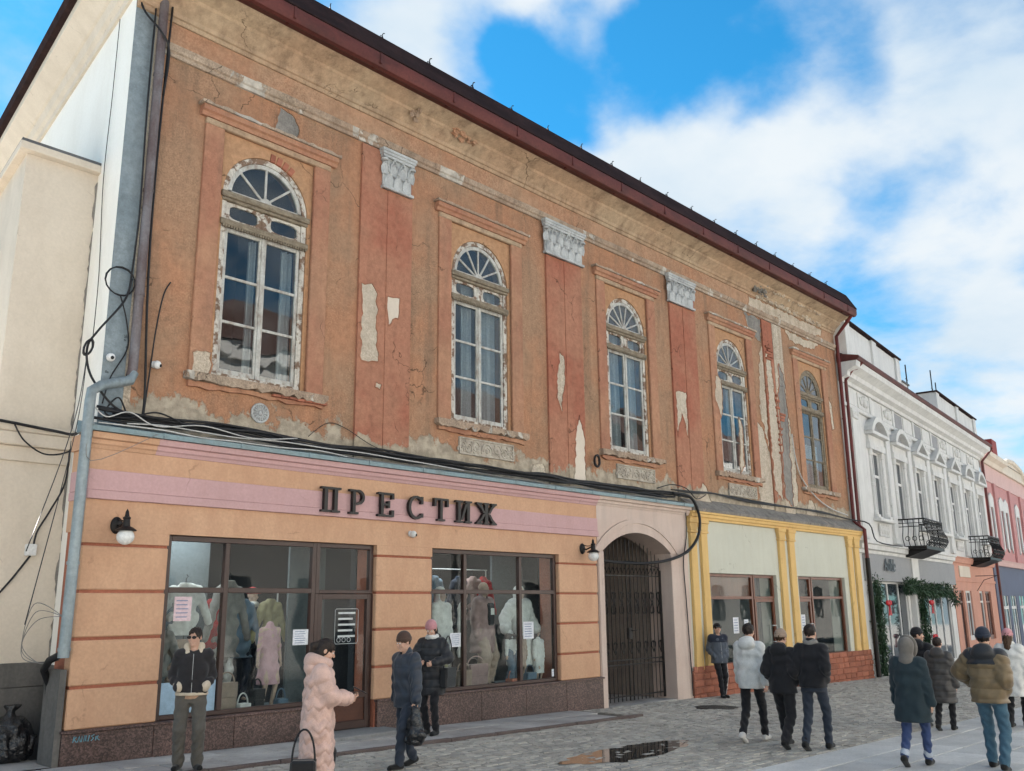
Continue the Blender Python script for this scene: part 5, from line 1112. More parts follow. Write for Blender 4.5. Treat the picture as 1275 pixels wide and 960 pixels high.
# iron balconies: floor, brackets, belly bars each its own
def balcony(x0, x1, label):
    t = thing('iron_balcony', label, 'balcony', tuple(WH.matrix_basis @ Vector((x0, 0, 3.9))), R(6), local=True); w = x1 - x0; d = .95
    bx('floor', 'black_metal', t, 0, w, -d, 0.0, .02, .14); 
    MB().runx([(0, -.25), (-.2, -.25), (-d + .1, -.02), (-d + .05, .018), (0, .018)], .25, w - .25).build('underside', 'black_metal', t)
    def bar(x, y, nx, ny):
        P = [(x, y, .14), (x + nx * .06, y + ny * .06, .2), (x + nx * .17, y + ny * .17, .36), (x + nx * .16, y + ny * .16, .52), (x + nx * .05, y + ny * .05, .72), (x, y, .85), (x, y, 1.12)]
        MB().tube(P, .016, 5).build('baluster', 'black_metal', t)
    n = 13
    for k in range(n): bar(w * k / (n - 1), -d, 0, -1)
    for k in range(1, 5): bar(0, -d + d * k / 5, -1, 0); bar(w, -d + d * k / 5, 1, 0)
    for z, r in ((1.12, .03), (.85, .016), (.98, .012)): MB().tube([(0, 0, z), (0, -d, z), (w, -d, z), (w, 0, z)], r, 6).build('rail', 'black_metal', t)
    for k in range(n - 1):
        c = w * (k + .5) / (n - 1); MB().tube([(c + .07 * math.cos(R(a)), -d - .165, .40 + .07 * math.sin(R(a))) for a in range(0, 361, 40)], .013, 5).build('scroll', 'black_metal', t)
        MB().tube([(c + .05 * math.cos(R(a)), -d - .10, .24 + .05 * math.sin(R(a))) for a in range(0, 361, 40)], .013, 5).build('scroll', 'black_metal', t)
        MB().tube([(c + .055 * math.cos(R(a)), -d, 1.0 + .055 * math.sin(R(a))) for a in range(0, 361, 40)], .011, 5).build('scroll', 'black_metal', t)
    for k in range(3):
        y = -d + d * (k + .5) / 4
        for s, x in ((-1, -.165), (1, w + .165)): MB().tube([(x, y + .08 * math.cos(R(a)), .40 + .08 * math.sin(R(a))) for a in range(0, 361, 40)], .013, 5).build('scroll', 'black_metal', t)
    return t
balcony(5.55, 8.35, 'bellied black iron balcony above the garlanded grey shopfront'); balcony(17.6, 20.4, 'bellied black iron balcony above the peach ground floor')
# garlands of evergreen with red bows
def garland(label, path, nleaf, thick, bows):
    P0 = WH.matrix_basis @ Vector(path[0]); t = thing('evergreen_garland', label, 'garland', (P0.x, P0.y, P0.z), R(6), local=True); q = random.Random(len(path) * 7 + nleaf); V = [Vector(p) - Vector(path[0]) for p in path]; mb = MB()
    L = [(b - a).length for a, b in zip(V, V[1:])]; T = sum(L)
    mb.tube(V, .05, 6); t0 = mb.build('stem', 'leaf_green', t); mb = MB()
    for k in range(nleaf):
        d = q.uniform(0, T); j = 0
        while j < len(L) - 1 and d > L[j]: d -= L[j]; j += 1
        c = V[j].lerp(V[j + 1], d / L[j]); r = thick * q.random() ** .5; a = q.uniform(0, 6.28); b = q.uniform(-1, 1); n = Vector((math.cos(a), b * .8, math.sin(a))).normalized(); p = c + n * r * (1 + .3 * math.sin(d * 5)); e = p + n * q.uniform(.05, .12) + Vector((0, 0, -.03)); s = n.cross(Vector((q.uniform(-1, 1), q.uniform(-1, 1), q.uniform(-1, 1)))).normalized() * q.uniform(.015, .03)
        mb.quad(p - s, p + s, e + s * .3, e - s * .3)
    o = mb.build('foliage', 'leaf_green', t); o['kind'] = 'stuff'
    for bp_ in bows:
        c = Vector(bp_) - Vector(path[0]); mb = MB(); mb.ball(c, .07, .06, .07, 8, 6)
        for s in (-1, 1): mb.ball((c.x + s * .14, c.y, c.z + .05), .13, .06, .09, 8, 6); mb.prism([(c.x + s * .03, c.z - .02), (c.x + s * .05, c.z - .05), (c.x + s * .16, c.z - .36), (c.x + s * .03, c.z - .34)][::s], c.y - .03, c.y)
        mb.build('bow', 'ribbon_red', t, smooth=False)
    return t
garland('evergreen garland with a red bow hanging beside the black downpipe', [(1.15, -.25, 2.75), (1.1, -.25, 1.6), (1.15, -.25, .5), (1.1, -.25, -.3)], 2600, .26, [(1.3, -.55, 1.95)])
garland('evergreen garland with red bows draped over the far door of the grey shopfront', [(4.9, -.25, 2.6), (6.4, -.28, 2.62), (6.7, -.32, 2.55), (6.7, -.32, 1.5), (6.7, -.32, .2)], 2800, .24, [(6.75, -.62, 1.95), (6.75, -.62, .72)])
garland('evergreen swag without bows along the grey fascia bottom', [(6.9, -.28, 2.55), (8.6, -.28, 2.45), (10.2, -.28, 2.5), (12.0, -.28, 2.42), (12.6, -.28, 2.0)], 2400, .24, [])
pA = WH.matrix_basis
def wpipe(pts): return [tuple(pA @ Vector(p)) for p in pts]
pipe('short red downpipe dropping from the white cornice beside the orange wall', wpipe([(.5, -.72, 10.0), (.5, -.5, 9.8), (.35, -.4, 9.75), (.35, -.14, 9.4), (.35, -.12, 4.2)]), .055, 'red_pipe', [])
pipe('red downpipe where the white and pink houses meet', wpipe([(WL + .1, -.7, 9.95), (WL + .1, -.16, 9.3), (WL + .1, -.14, 4.6), (WL + .25, -.2, 4.2), (WL + .25, -.2, -.6)]), .07, 'red_pipe', [])
bk = thing('sign_bracket', 'thin black wall bracket for a hanging sign on the peach ground floor', 'bracket', tuple(pA @ Vector((18.4, -.05, 2.2))), R(6), local=True)
MB().tube([(0, 0, 1.0), (0, -1.0, 1.0), (0, -1.0, .1)], .018, 6).build('arm', 'black_metal', bk); MB().tube([(0, 0, .3), (0, -.35, .8), (0, -.9, .98)], .014, 6).build('brace', 'black_metal', bk)
# antennas and chimneys on the roofs
def antenna(p, h, bars, label):
    P = pA @ Vector(p); t = thing('roof_antenna', label, 'antenna', (P.x, P.y, P.z), R(6), local=True); MB().tube([(0, 0, 0), (0, 0, h)], .03, 6).build('mast', 'black_metal', t)
    for z, w in bars: MB().tube([(-w, 0, z), (w, 0, z)], .018, 5).build('boom', 'black_metal', t)
    return t
antenna((13.0, .8, 10.4), 2.3, [(1.6, .2)], 'single mast antenna beside the white roof parapet'); antenna((20.0, 1.2, 10.9), 3.0, [(1.4, .3), (2.0, .2)], 'thick dark mast on the white parapet near the red roof'); antenna((20.9, 1.2, 10.9), 2.5, [(1.5, .3)], 'second shorter mast beside the thick dark mast'); antenna((28.5, 2.5, 9.5), 4.2, [(3.9, .6), (2.9, .9)], 'tall television antenna with crossbars on the pink house roof')
chn = thing('roof_chimney', 'white rendered chimney block behind the white cornice', 'chimney', tuple(pA @ Vector((12.6, 1.2, 10.2))), R(6), local=True); bx('stack', 'white_plaster', chn, -.5, .5, -.4, .4, 0, 1.5); bx('chimney_cap', 'slate_grey', chn, -.56, .56, -.46, .46, 1.502, 1.58)

# ================================================================ pink house and the one beyond
PK = thing('pink_townhouse', 'pink townhouse with curved beige gable and slate blue shop', 'building', tuple(pA @ Vector((WL + .3, 0, 0))), R(6), local=True)
ph = [(1.2, 1.9, 4.9, 7.0), (4.2, 5.0, 4.9, 7.0), (5.6, 6.4, 4.9, 7.0), (9.4, 10.2, 4.9, 7.0), (13, 13.8, 4.9, 7), (16, 16.8, 4.9, 7)]
wall_holes(MB(), 0, 22, 3.9, 8.6, 0, .4, ph).build('upper_wall', 'pink_wall', PK); bx('upper_band', 'pink_light', PK, 0, 22, -.06, 0, 8.4, 9.6)
for a, b, c, d in ph:
    mb = MB(); ring(mb, [(b + .3, c - .2), (b + .3, d + .55), ((a + b) / 2, d + .8), (a - .3, d + .55), (a - .3, c - .2)], [(b, c), (b, d), ((a + b) / 2, d + .02), (a, d), (a, c)], -.07, 0); w = mb.build('window', 'white_plaster', PK); bx('pane', 'dark_pane', w, a, b, .12, .14, c, d); bx('frame', 'white_plaster', w, (a + b) / 2 - .04, (a + b) / 2 + .04, .08, .119, c, d)
for x in (2.9, 7.6, 11.5): bx('pilaster', 'pink_wall', PK, x - .3, x + .3, -.12, 0, 4.2, 8.4)
MB().runx([(.0, 9.3), (-.2, 9.3), (-.3, 9.5), (-.55, 9.62), (-.58, 9.85), (0, 9.9)], -.02, 5.2).build('cornice', 'beige_wall', PK)
MB().runx([(.0, 3.85), (-.2, 3.85), (-.25, 4.05), (-.3, 4.15), (0, 4.2)], 0, 22).build('ledge', 'pink_light', PK)
P = [(5.0, 9.3)] + [(5.0 + .35 * k, 9.6 + .6 * (1 - math.cos(math.pi * min(1, k / 7))) / 2) for k in range(8)] + [(9.0, 10.3), (10.5, 10.2)] + [(11.5 + .35 * k, 10.1 - .8 * (1 - math.cos(math.pi * k / 7)) / 2) for k in range(8)] + [(14.5, 9.3)]
MB().prism(P[::-1] if sum(a * d - c * b for (a, b), (c, d) in zip(P, P[1:] + P[:1])) < 0 else P, -.22, .2).build('curved_gable', 'beige_wall', PK)
MB().tube([(a, -.24, b) for a, b in P[1:-1]], .14, 8).build('gable_moulding', 'beige_wall', PK)
wall_holes(MB(), 0, 22, -1.6, 3.86, -.02, .4, [(1.2, 3.2, -.6, 2.3), (3.8, 5.6, -.6, 2.3), (6.6, 9, -.6, 2.3)]).build('shop_wall', 'blue_shop', PK)
for a, b in ((1.2, 3.2), (3.8, 5.6), (6.6, 9)):
    f = MB(); f.box(a, a + .12, .02, .1, -.6, 2.3); f.box(b - .12, b, .02, .1, -.6, 2.3); f.box((a + b) / 2 - .06, (a + b) / 2 + .06, .02, .1, -.6, 2.3); f.box(a + .12, (a + b) / 2 - .06, .02, .1, 1.6, 1.75); f.box((a + b) / 2 + .06, b - .12, .02, .1, 1.6, 1.75); w = f.build('shop_front', 'white_plaster', PK); bx('pane', 'dark_pane', w, a + .1, b - .1, .05, .06, -.6, 2.3)
mb = MB(); mb.quad((0, -.3, 9.86), (22, -.3, 9.86), (22, 5, 12.4), (0, 5, 12.4)); mb.build('roof', 'slate_grey', PK)
mb = MB(); mb.quad((-1.2, -.45, 9.9), (3.6, -.45, 9.9), (1.2, 1.3, 12.6), (-1.2, 1.3, 12.6)); mb.quad((3.6, -.45, 9.9), (3.6, 4, 9.9), (1.2, 1.3, 12.6)); mb.quad((-1.2, -.45, 9.9), (-1.2, 1.3, 12.6), (-1.2, 4, 9.9)); mb.build('red_roof', 'roof_red', PK)
bx('dormer', 'roof_red', PK, 2.6, 4.0, -.3, 1.2, 9.9, 10.9)

# ================================================================ houses across the street (seen only mirrored in the glass)
opp = [(-34, -16, 9.5, 'opp_grey'), (-16, 2, 12.0, 'opp_white'), (2.2, 14, 9.8, 'opp_grey'), (14.2, 30, 12.2, 'opp_white'), (30.2, 48, 10.5, 'opp_grey'), (48.2, 66, 11.5, 'opp_white'), (66.2, 90, 10.8, 'opp_grey')]
for k, (x0, x1, h, m) in enumerate(opp):
    t = thing('opposite_house', ('grey house mirrored in the panes beyond the corner', 'tall pale house mirrored in the panes by the corner', 'grey house mirrored in the upper windows by the pilasters', 'tall white house mirrored in the shop glass', 'grey house mirrored in the panes of the yellow shop', 'pale house mirrored in the far panes of the yellow shop', 'grey house mirrored in the white townhouse windows')[k], 'building', ((x0 + x1) / 2, -20, 0))
    hs_ = []; nx = int((x1 - x0) / 3)
    for i in range(nx):
        c = x0 + (x1 - x0) * (i + .5) / nx
        for z in ((1.0, 3.2), (5.2, 7.6)) + (((8.6, 10.4),) if h > 11 else ()): hs_.append((c - .6, c + .6, z[0], z[1]))
    wall_holes(MB(), x0, x1, -.5, h, -19.6, -19.2, [(a, b, c, d) for a, b, c, d in hs_]).build('wall', m, t)
    for a, b, c, d in hs_: bx('window', 'dark_pane', t, a, b, -19.5, -19.4, c, d)
    mb = MB(); mb.quad((x1, -18.8, h), (x0, -18.8, h), (x0, -23.5, h + 3.4), (x1, -23.5, h + 3.4)); mb.quad((x0, -18.8, h), (x1, -18.8, h), (x1, -28, h), (x0, -28, h)); mb.quad((x0, -18.8, h), (x0, -28, h), (x0, -23.5, h + 3.4)); mb.quad((x1, -28, h), (x1, -18.8, h), (x1, -23.5, h + 3.4)); mb.build('roof', 'far_roof', t)
    bx('cornice', m, t, x0, x1, -19.2, -18.9, h - .5, h - .01)
# ================================================================ people: implicit surfaces meshed with surface nets
def fabric(name, c, c2=None, rough=.85, bump=.35, bs=120, sheen=.15, scale=9):
    m = mat(name, c, c2 or tuple(x * .78 for x in c), scale, rough, bump, bs, grain=.10, dist=.004, spec=.2); m.node_tree.nodes['Principled BSDF'].inputs['Sheen Weight'].default_value = sheen; return m
fabric('skin', (.56, .35, .265), (.50, .30, .22), .55, .1, 90, 0); M['skin'].node_tree.nodes['Principled BSDF'].inputs['Subsurface Weight'].default_value = .08
fabric('hair_dark', (.018, .013, .012), (.03, .022, .018), .5, .6, 60, 0); fabric('hair_brown', (.07, .04, .024), None, .5, .6, 60, 0)
for n_, c_ in dict(suede_black=(.026, .024, .026), fleece_cream=(.56, .47, .36), knit_tan=(.42, .27, .18), trouser_grey=(.105, .095, .082), pink_puffer=(.60, .40, .34), navy_quilt=(.026, .034, .050), denim_dark=(.030, .038, .055), beanie_brown=(.075, .045, .035), beanie_pink=(.56, .27, .29), black_puffer=(.018, .019, .023), black_cloth=(.015, .015, .018), grey_blue=(.085, .10, .125), white_jacket=(.64, .64, .62), navy_cloth=(.022, .028, .045), teal_coat=(.020, .034, .042), fur_grey=(.16, .145, .13), jeans_blue=(.040, .065, .16), jeans_teal=(.055, .115, .165), brown_puffer=(.050, .045, .042), olive_puffer=(.165, .115, .060), white_wool=(.66, .65, .62), beige_cap=(.34, .25, .19), purple_wool=(.13, .06, .14), shoe_black=(.012, .012, .012), shoe_white=(.6, .58, .55), leather_black=(.014, .014, .016), garment_white=(.60, .60, .57), garment_mauve=(.30, .20, .185), garment_beige=(.34, .255, .20), garment_pink=(.50, .30, .32), garment_olive=(.26, .24, .13), garment_blue=(.11, .16, .21), garment_red=(.42, .04, .045), garment_grey=(.22, .21, .195), mannequin=(.50, .36, .28), decal_blue=(.34, .48, .60), cuff_pale=(.42, .46, .52)).items(): fabric(n_, c_)
for n_ in ('pink_puffer', 'black_puffer', 'brown_puffer', 'olive_puffer', 'navy_quilt'):
    b_ = M[n_].node_tree.nodes['Principled BSDF']; b_.inputs['Roughness'].default_value = .5; b_.inputs['Specular IOR Level'].default_value = .35
M['leather_black'].node_tree.nodes['Principled BSDF'].inputs['Roughness'].default_value = .35

class Sdf:
    def __init__(s, lo, hi, h):
        s.h = h; s.lo = np.array(lo, np.float32); n = np.ceil((np.array(hi) - s.lo) / h).astype(int) + 1; s.n = n
        s.ax = [(s.lo[i] + h * np.arange(n[i])).astype(np.float32) for i in range(3)]; s.F = np.full(n, .12, np.float32)
    def win(s, lo, hi):
        a = [max(0, int((lo[i] - s.lo[i]) / s.h)) for i in range(3)]; b = [min(int(s.n[i]), int((hi[i] - s.lo[i]) / s.h) + 2) for i in range(3)]
        sl = tuple(slice(a[i], max(a[i], b[i])) for i in range(3))
        return sl, s.ax[0][sl[0]][:, None, None], s.ax[1][sl[1]][None, :, None], s.ax[2][sl[2]][None, None, :]
    def put(s, sl, d, k, op='u'):
        F = s.F[sl]
        if op == 'u': h = np.clip(.5 + .5 * (F - d) / k, 0, 1); s.F[sl] = F * (1 - h) + d * h - k * h * (1 - h)
        elif op == 's': d = -d; h = np.clip(.5 - .5 * (F - d) / k, 0, 1); s.F[sl] = F * (1 - h) + d * h + k * h * (1 - h)
        else: h = np.clip(.5 - .5 * (F - d) / k, 0, 1); s.F[sl] = F * (1 - h) + d * h + k * h * (1 - h)
        return s
    def cap(s, a, b, ra, rb=None, k=.02, op='u', quilt=0., pitch=.09, wr=0., flat=None):
        rb = ra if rb is None else rb; a = np.array(a, float); b = np.array(b, float); m = max(ra, rb) + k + .03 + quilt
        sl, X, Y, Z = s.win(np.minimum(a, b) - m, np.maximum(a, b) + m)
        if s.F[sl].size == 0: return s
        ab = b - a; L = float(np.dot(ab, ab)) + 1e-9; t = np.clip(((X - a[0]) * ab[0] + (Y - a[1]) * ab[1] + (Z - a[2]) * ab[2]) / L, 0, 1)
        dx, dy, dz = X - a[0] - t * ab[0], Y - a[1] - t * ab[1], Z - a[2] - t * ab[2]
        if flat is not None:                           # squash along a direction
            f, q = flat; f = np.array(f, float) / np.linalg.norm(f); p = dx * f[0] + dy * f[1] + dz * f[2]; dx, dy, dz = dx + f[0] * p * (q - 1), dy + f[1] * p * (q - 1), dz + f[2] * p * (q - 1)
        r = ra + (rb - ra) * t
        if quilt: r = r + quilt * (np.abs(np.sin(np.pi * t * math.sqrt(L) / pitch)) ** .6 - .6)
        if wr: r = r + wr * (np.sin(46 * (t * math.sqrt(L)) + 22 * dx + 17 * dy + 1.5 * np.sin(30 * dx)) * (.6 + .4 * np.sin(19 * Z + 25 * X)))
        return s.put(sl, (np.sqrt(dx * dx + dy * dy + dz * dz) - r).astype(np.float32), k, op)
    def ell(s, c, r, k=.02, op='u', Rm=None):
        c = np.array(c, float); r = np.array(r, float); m = max(r) + k + .03; sl, X, Y, Z = s.win(c - m, c + m)
        if s.F[sl].size == 0: return s
        x, y, z = X - c[0], Y - c[1], Z - c[2]
        if Rm is not None: x, y, z = (Rm[0][0] * x + Rm[1][0] * y + Rm[2][0] * z), (Rm[0][1] * x + Rm[1][1] * y + Rm[2][1] * z), (Rm[0][2] * x + Rm[1][2] * y + Rm[2][2] * z)
        q = np.sqrt((x / r[0]) ** 2 + (y / r[1]) ** 2 + (z / r[2]) ** 2); g = np.sqrt((x / r[0] ** 2) ** 2 + (y / r[1] ** 2) ** 2 + (z / r[2] ** 2) ** 2) + 1e-6
        return s.put(sl, (q * (q - 1) / g).astype(np.float32), k, op)
    def loft(s, T, k=.03, quilt=0., pitch=.1, wr=0., p=2.3, op='u', chev=0., yaw=0.):
        """T: rows of z, rx, ry, cx, cy from low to high"""
        T = np.array(T, float); m = T[:, 1:3].max() + np.abs(T[:, 3:5]).max() + .12; sl, X, Y, Z = s.win((-m, -m, T[0, 0] - .12), (m, m, T[-1, 0] + .12))
        if s.F[sl].size == 0: return s
        z = Z.ravel(); zc = np.clip(z, T[0, 0], T[-1, 0]); I = lambda j: np.interp(zc, T[:, 0], T[:, j])[None, None, :]
        rx, ry, cx, cy = I(1), I(2), I(3), I(4); x, y = X - cx, Y - cy
        if yaw: x, y = x * math.cos(yaw) + y * math.sin(yaw), -x * math.sin(yaw) + y * math.cos(yaw)
        q = (np.abs(x / rx) ** p + np.abs(y / ry) ** p) ** (1 / p); d = (q - 1) * np.minimum(rx, ry)
        if quilt: d = d - quilt * (np.abs(np.sin(np.pi * (Z + chev * np.abs(np.mod(np.arctan2(y, x) * 1.6, 1.0) - .5)) / pitch)) ** .6 - .6)
        if wr: d = d + wr * (np.sin(14 * Z + 9 * X + 7 * Y) * np.sin(21 * X - 11 * Z + 5 * Y) + .5 * np.sin(31 * Z - 18 * X + 12 * Y + 2.2 * np.sin(9 * X + 5 * Z)) + .35 * np.sin(52 * X + 16 * Z + 2 * np.sin(12 * Z)))
        d = np.maximum(d, np.maximum(T[0, 0] - Z, Z - T[-1, 0]))
        return s.put(sl, d.astype(np.float32), k, op)
    def cutz(s, z, k=.008, below=True):
        d = (z - s.ax[2])[None, None, :] if below else (s.ax[2] - z)[None, None, :]
        return s.put((slice(None),) * 3, np.broadcast_to(d, s.F.shape).astype(np.float32), k, 'i')
    def cutplane(s, p, n, k=.008):
        n = np.array(n, float); n /= np.linalg.norm(n); d = (s.ax[0][:, None, None] - p[0]) * n[0] + (s.ax[1][None, :, None] - p[1]) * n[1] + (s.ax[2][None, None, :] - p[2]) * n[2]
        return s.put((slice(None),) * 3, d.astype(np.float32), k, 'i')
    def mesh(s, name, m, parent, scale=1.0):
        F = s.F.copy(); F[0] = F[-1] = .1; F[:, 0] = F[:, -1] = .1; F[:, :, 0] = F[:, :, -1] = .1
        I = F < 0; nx, ny, nz = F.shape
        c = np.zeros((nx - 1, ny - 1, nz - 1), np.uint8)
        for i in (0, 1):
            for j in (0, 1):
                for k in (0, 1): c += I[i:nx - 1 + i, j:ny - 1 + j, k:nz - 1 + k]
        A = np.argwhere((c > 0) & (c < 8)); idx = np.full(c.shape, -1, np.int32); idx[A[:, 0], A[:, 1], A[:, 2]] = np.arange(len(A))
        P = np.zeros((len(A), 3)); W_ = np.zeros(len(A)); O = [(i, j, k) for i in (0, 1) for j in (0, 1) for k in (0, 1)]
        for a in O:
            for ax in range(3):
                if a[ax]: continue
                b = list(a); b[ax] = 1; fa = F[A[:, 0] + a[0], A[:, 1] + a[1], A[:, 2] + a[2]]; fb = F[A[:, 0] + b[0], A[:, 1] + b[1], A[:, 2] + b[2]]; x = (fa < 0) != (fb < 0)
                t = np.where(x, fa / np.where(x, fa - fb, 1), 0); p = np.array(a, float)[None, :].repeat(len(A), 0); p[:, ax] += t; P += p * x[:, None]; W_ += x
        P = (A + P / W_[:, None]) * s.h + s.lo
        Q = []
        for ax in range(3):
            u, v = (ax + 1) % 3, (ax + 2) % 3; a = [slice(None)] * 3; b = [slice(None)] * 3; a[ax] = slice(0, -1); b[ax] = slice(1, None)
            E = I[tuple(a)] != I[tuple(b)]; e = np.argwhere(E); e = e[(e[:, u] > 0) & (e[:, v] > 0) & (e[:, u] < F.shape[u] - 1) & (e[:, v] < F.shape[v] - 1)]
            ins = I[e[:, 0], e[:, 1], e[:, 2]]; q = []
            for du, dv in ((0, 0), (1, 0), (1, 1), (0, 1)):
                f = e.copy(); f[:, u] -= du; f[:, v] -= dv; q.append(idx[f[:, 0], f[:, 1], f[:, 2]])
            q = np.stack(q, 1); q[~ins] = q[~ins][:, ::-1]; Q.append(q)
        Q = np.concatenate(Q); Q = Q[(Q >= 0).all(1)]
        me = bpy.data.meshes.new(name); me.vertices.add(len(P)); me.vertices.foreach_set('co', (P * scale).astype(np.float32).ravel()); me.loops.add(Q.size); me.loops.foreach_set('vertex_index', Q.astype(np.int32).ravel())
        me.polygons.add(len(Q)); me.polygons.foreach_set('loop_start', np.arange(0, Q.size, 4, dtype=np.int32)); me.polygons.foreach_set('use_smooth', np.ones(len(Q), bool)); me.update(); me.validate()
        me.materials.append(M[m]); o = bpy.data.objects.new(name, me); COL.objects.link(o); o.parent = parent; return o
def V3(*a): return np.array(a, float)
def ik(a, b, l1, l2, pole):
    d = b - a; L = np.linalg.norm(d); L2 = min(L, (l1 + l2) * .999); u = d / L; x = (l1 * l1 - l2 * l2 + L2 * L2) / (2 * L2); h = math.sqrt(max(0, l1 * l1 - x * x)); p = pole - u * np.dot(pole, u); p /= np.linalg.norm(p) + 1e-9
    return a + u * x + p * h, a + u * L2
def rotz(a): c, s = math.cos(a), math.sin(a); return np.array([[c, -s, 0], [s, c, 0], [0, 0, 1.]])
def rotx(a): c, s = math.cos(a), math.sin(a); return np.array([[1, 0, 0], [0, c, -s], [0, s, c]])
def figure(label, H, loc, heading, pose, wear, h=.011, name='person', cat='person', skin='skin', group=None, head=True):
    """wear: dict of garments. Built 1.75 m tall facing -y, then scaled"""
    sc = H / 1.75; t = thing(name, label, cat, loc, heading, group, local=True)
    g = pose.get; lean = g('lean', 0.); lx = g('side', 0.)
    def spine(z): return V3(lx * max(0, z - .93), -lean * max(0, z - .93), z)
    hz = g('hipz', .93); J = {}
    for s, n in ((-1, 'r'), (1, 'l')):
        hip = V3(.092 * s, 0, hz - .02); an = V3(*g(n + 'f', (.10 * s, 0, .085))); kn, an = ik(hip, an, .435, .425, V3(.12 * s, -1, 0)); J[n] = (hip, kn, an)
        sh = spine(1.395) + V3(.166 * s, 0, 0); hd = V3(*g(n + 'h', (.25 * s, -.02, .83))); el, hd = ik(sh, hd, .285, .26, V3(*g(n + 'e', (.5 * s, 1, -.2)))); J[n + 'a'] = (sh, el, hd)
    nk = spine(1.47); Rh = rotz(R(g('yaw', 0))) @ rotx(R(g('nod', 0))); hc = nk + V3(0, -.022, .155) + V3(0, -.03 * lean * 5, 0)
    if 'nod' in pose: hc = hc + V3(0, -.0012 * abs(g('nod')), -.0005 * abs(g('nod'))) @ rotz(-R(g('yaw', 0)))
    def hp(x, y, z): return hc + Rh @ V3(x, y, z)
    lo, hi = (-.62, -.62, -.02), (.62, .62, 1.80); pts = np.array([p for n in ('r', 'l') for p in list(J[n]) + list(J[n + 'a'])] + [hc]); lo = np.minimum(pts.min(0) - .30, (-.3, -.28, -.03)); hi = np.maximum(pts.max(0) + .26, (.3, .26, 1.8)); lo[2] = -.03; hi[2] = 1.83
    new = lambda hh=h: Sdf(lo, hi, hh)
    # ---- body: one continuous surface
    b = new(h * .8)
    b.loft([(.82, .14, .105, 0, 0), (.95, .155, .11, 0, 0), (1.1, .13, .095, *spine(1.1)[:2]), (1.3, .155, .105, *spine(1.3)[:2]), (1.42, .13, .075, *spine(1.42)[:2])], .05)
    for n in ('r', 'l'):
        hip, kn, an = J[n]; sh, el, hd = J[n + 'a']; fd = rotz(R(g(n + 't', 0))) @ V3(0, -1, 0)
        b.cap(hip, kn, .078, .052, .05).cap(kn, an, .05, .036, .02)
        pt = g(n + 'p', 0.); fv = fd * math.cos(pt) + V3(0, 0, -1) * math.sin(pt); up = fd * math.sin(pt) + V3(0, 0, 1) * math.cos(pt); b.cap(an - up * .035, an - up * .048 + fv * .11, .026, .020, .02)
        b.cap(spine(1.40), sh, .06, .055, .05).cap(sh, el, .05, .038, .03).cap(el, hd, .037, .026, .02)
        # hand: palm, four bent fingers, thumb
        d = hd - el; d /= np.linalg.norm(d); pn = V3(*g(n + 'palm', (-1 if n == 'l' else 1, 0, 0))); pn = pn - d * np.dot(pn, d); pn /= np.linalg.norm(pn) + 1e-9; sd = np.cross(d, pn); curl = g(n + 'curl', .5)
        if 'hand' in pose and n in pose['hand']: d = V3(*pose['hand'][n]); d /= np.linalg.norm(d); pn = pn - d * np.dot(pn, d); pn /= np.linalg.norm(pn) + 1e-9; sd = np.cross(d, pn)
        if n + 'pocket' in pose: continue
        b.cap(hd, hd + d * .075, .026, .030, .012, flat=(pn, 1.9))
        for q, ln in ((-1.5, .058), (-.5, .070), (.5, .075), (1.5, .066)):
            k0 = hd + d * .085 + sd * q * .019; k1 = k0 + (d * math.cos(curl) + pn * math.sin(curl)) * ln * .55; k2 = k1 + (d * math.cos(curl * 2.1) + pn * math.sin(curl * 2.1)) * ln * .5
            b.cap(k0 - d * .02, k1, .0092, .0085, .004).cap(k1, k2, .0085, .0075, .004)
        tb = hd + d * .03 + sd * (.028 if n == 'r' else -.028) * g('thumb', 1) + pn * .01; b.cap(hd + d * .015, tb, .014, .011, .008).cap(tb, tb + (d * .75 + sd * (.35 if n == 'r' else -.35) + pn * .4) * .05, .011, .009, .006)
    if head:
        b.cap(spine(1.40), hp(0, .02, -.07), .055, .052, .03)
        b.ell(hp(0, .014, .028), (.074, .093, .088), .02, Rm=Rh).ell(hp(0, -.022, -.038), (.058, .068, .076), .03, Rm=Rh).ell(hp(0, -.066, -.098), (.022, .02, .018), .025, Rm=Rh)
        b.cap(hp(0, -.086, .012), hp(0, -.108, -.030), .008, .0125, .012).cap(hp(-.018, -.080, -.062), hp(.018, -.080, -.062), .009, .009, .008)
        for s in (-1, 1):
            b.ell(hp(.031 * s, -.098, .006), (.016, .014, .011), .014, 's', Rm=Rh); b.ell(hp(.040 * s, -.066, -.030), (.022, .018, .02), .02, Rm=Rh); b.cap(hp(.014 * s, -.090, .027), hp(.05 * s, -.078, .024), .007, .006, .01); b.ell(hp(.077 * s, .012, -.006), (.010, .020, .030), .008, Rm=Rh)
    b.mesh('body', skin, t, sc)
    # ---- clothes
    w = wear.get
    if head and w('eyes', True):
        for s in (-1, 1):
            e = Sdf(hp(.031 * s, -.085, .006) - .03, hp(.031 * s, -.085, .006) + .03, .004); e.ell(hp(.031 * s, -.083, .006), (.012, .010, .009), .002, Rm=Rh); e.mesh('eye', 'plastic_white', t, sc)
            e = Sdf(hp(.031 * s, -.09, .006) - .03, hp(.031 * s, -.09, .006) + .03, .003); e.ell(hp(.031 * s, -.0915, .006), (.0055, .0035, .0055), .001, Rm=Rh); e.mesh('iris', 'rubber', t, sc)
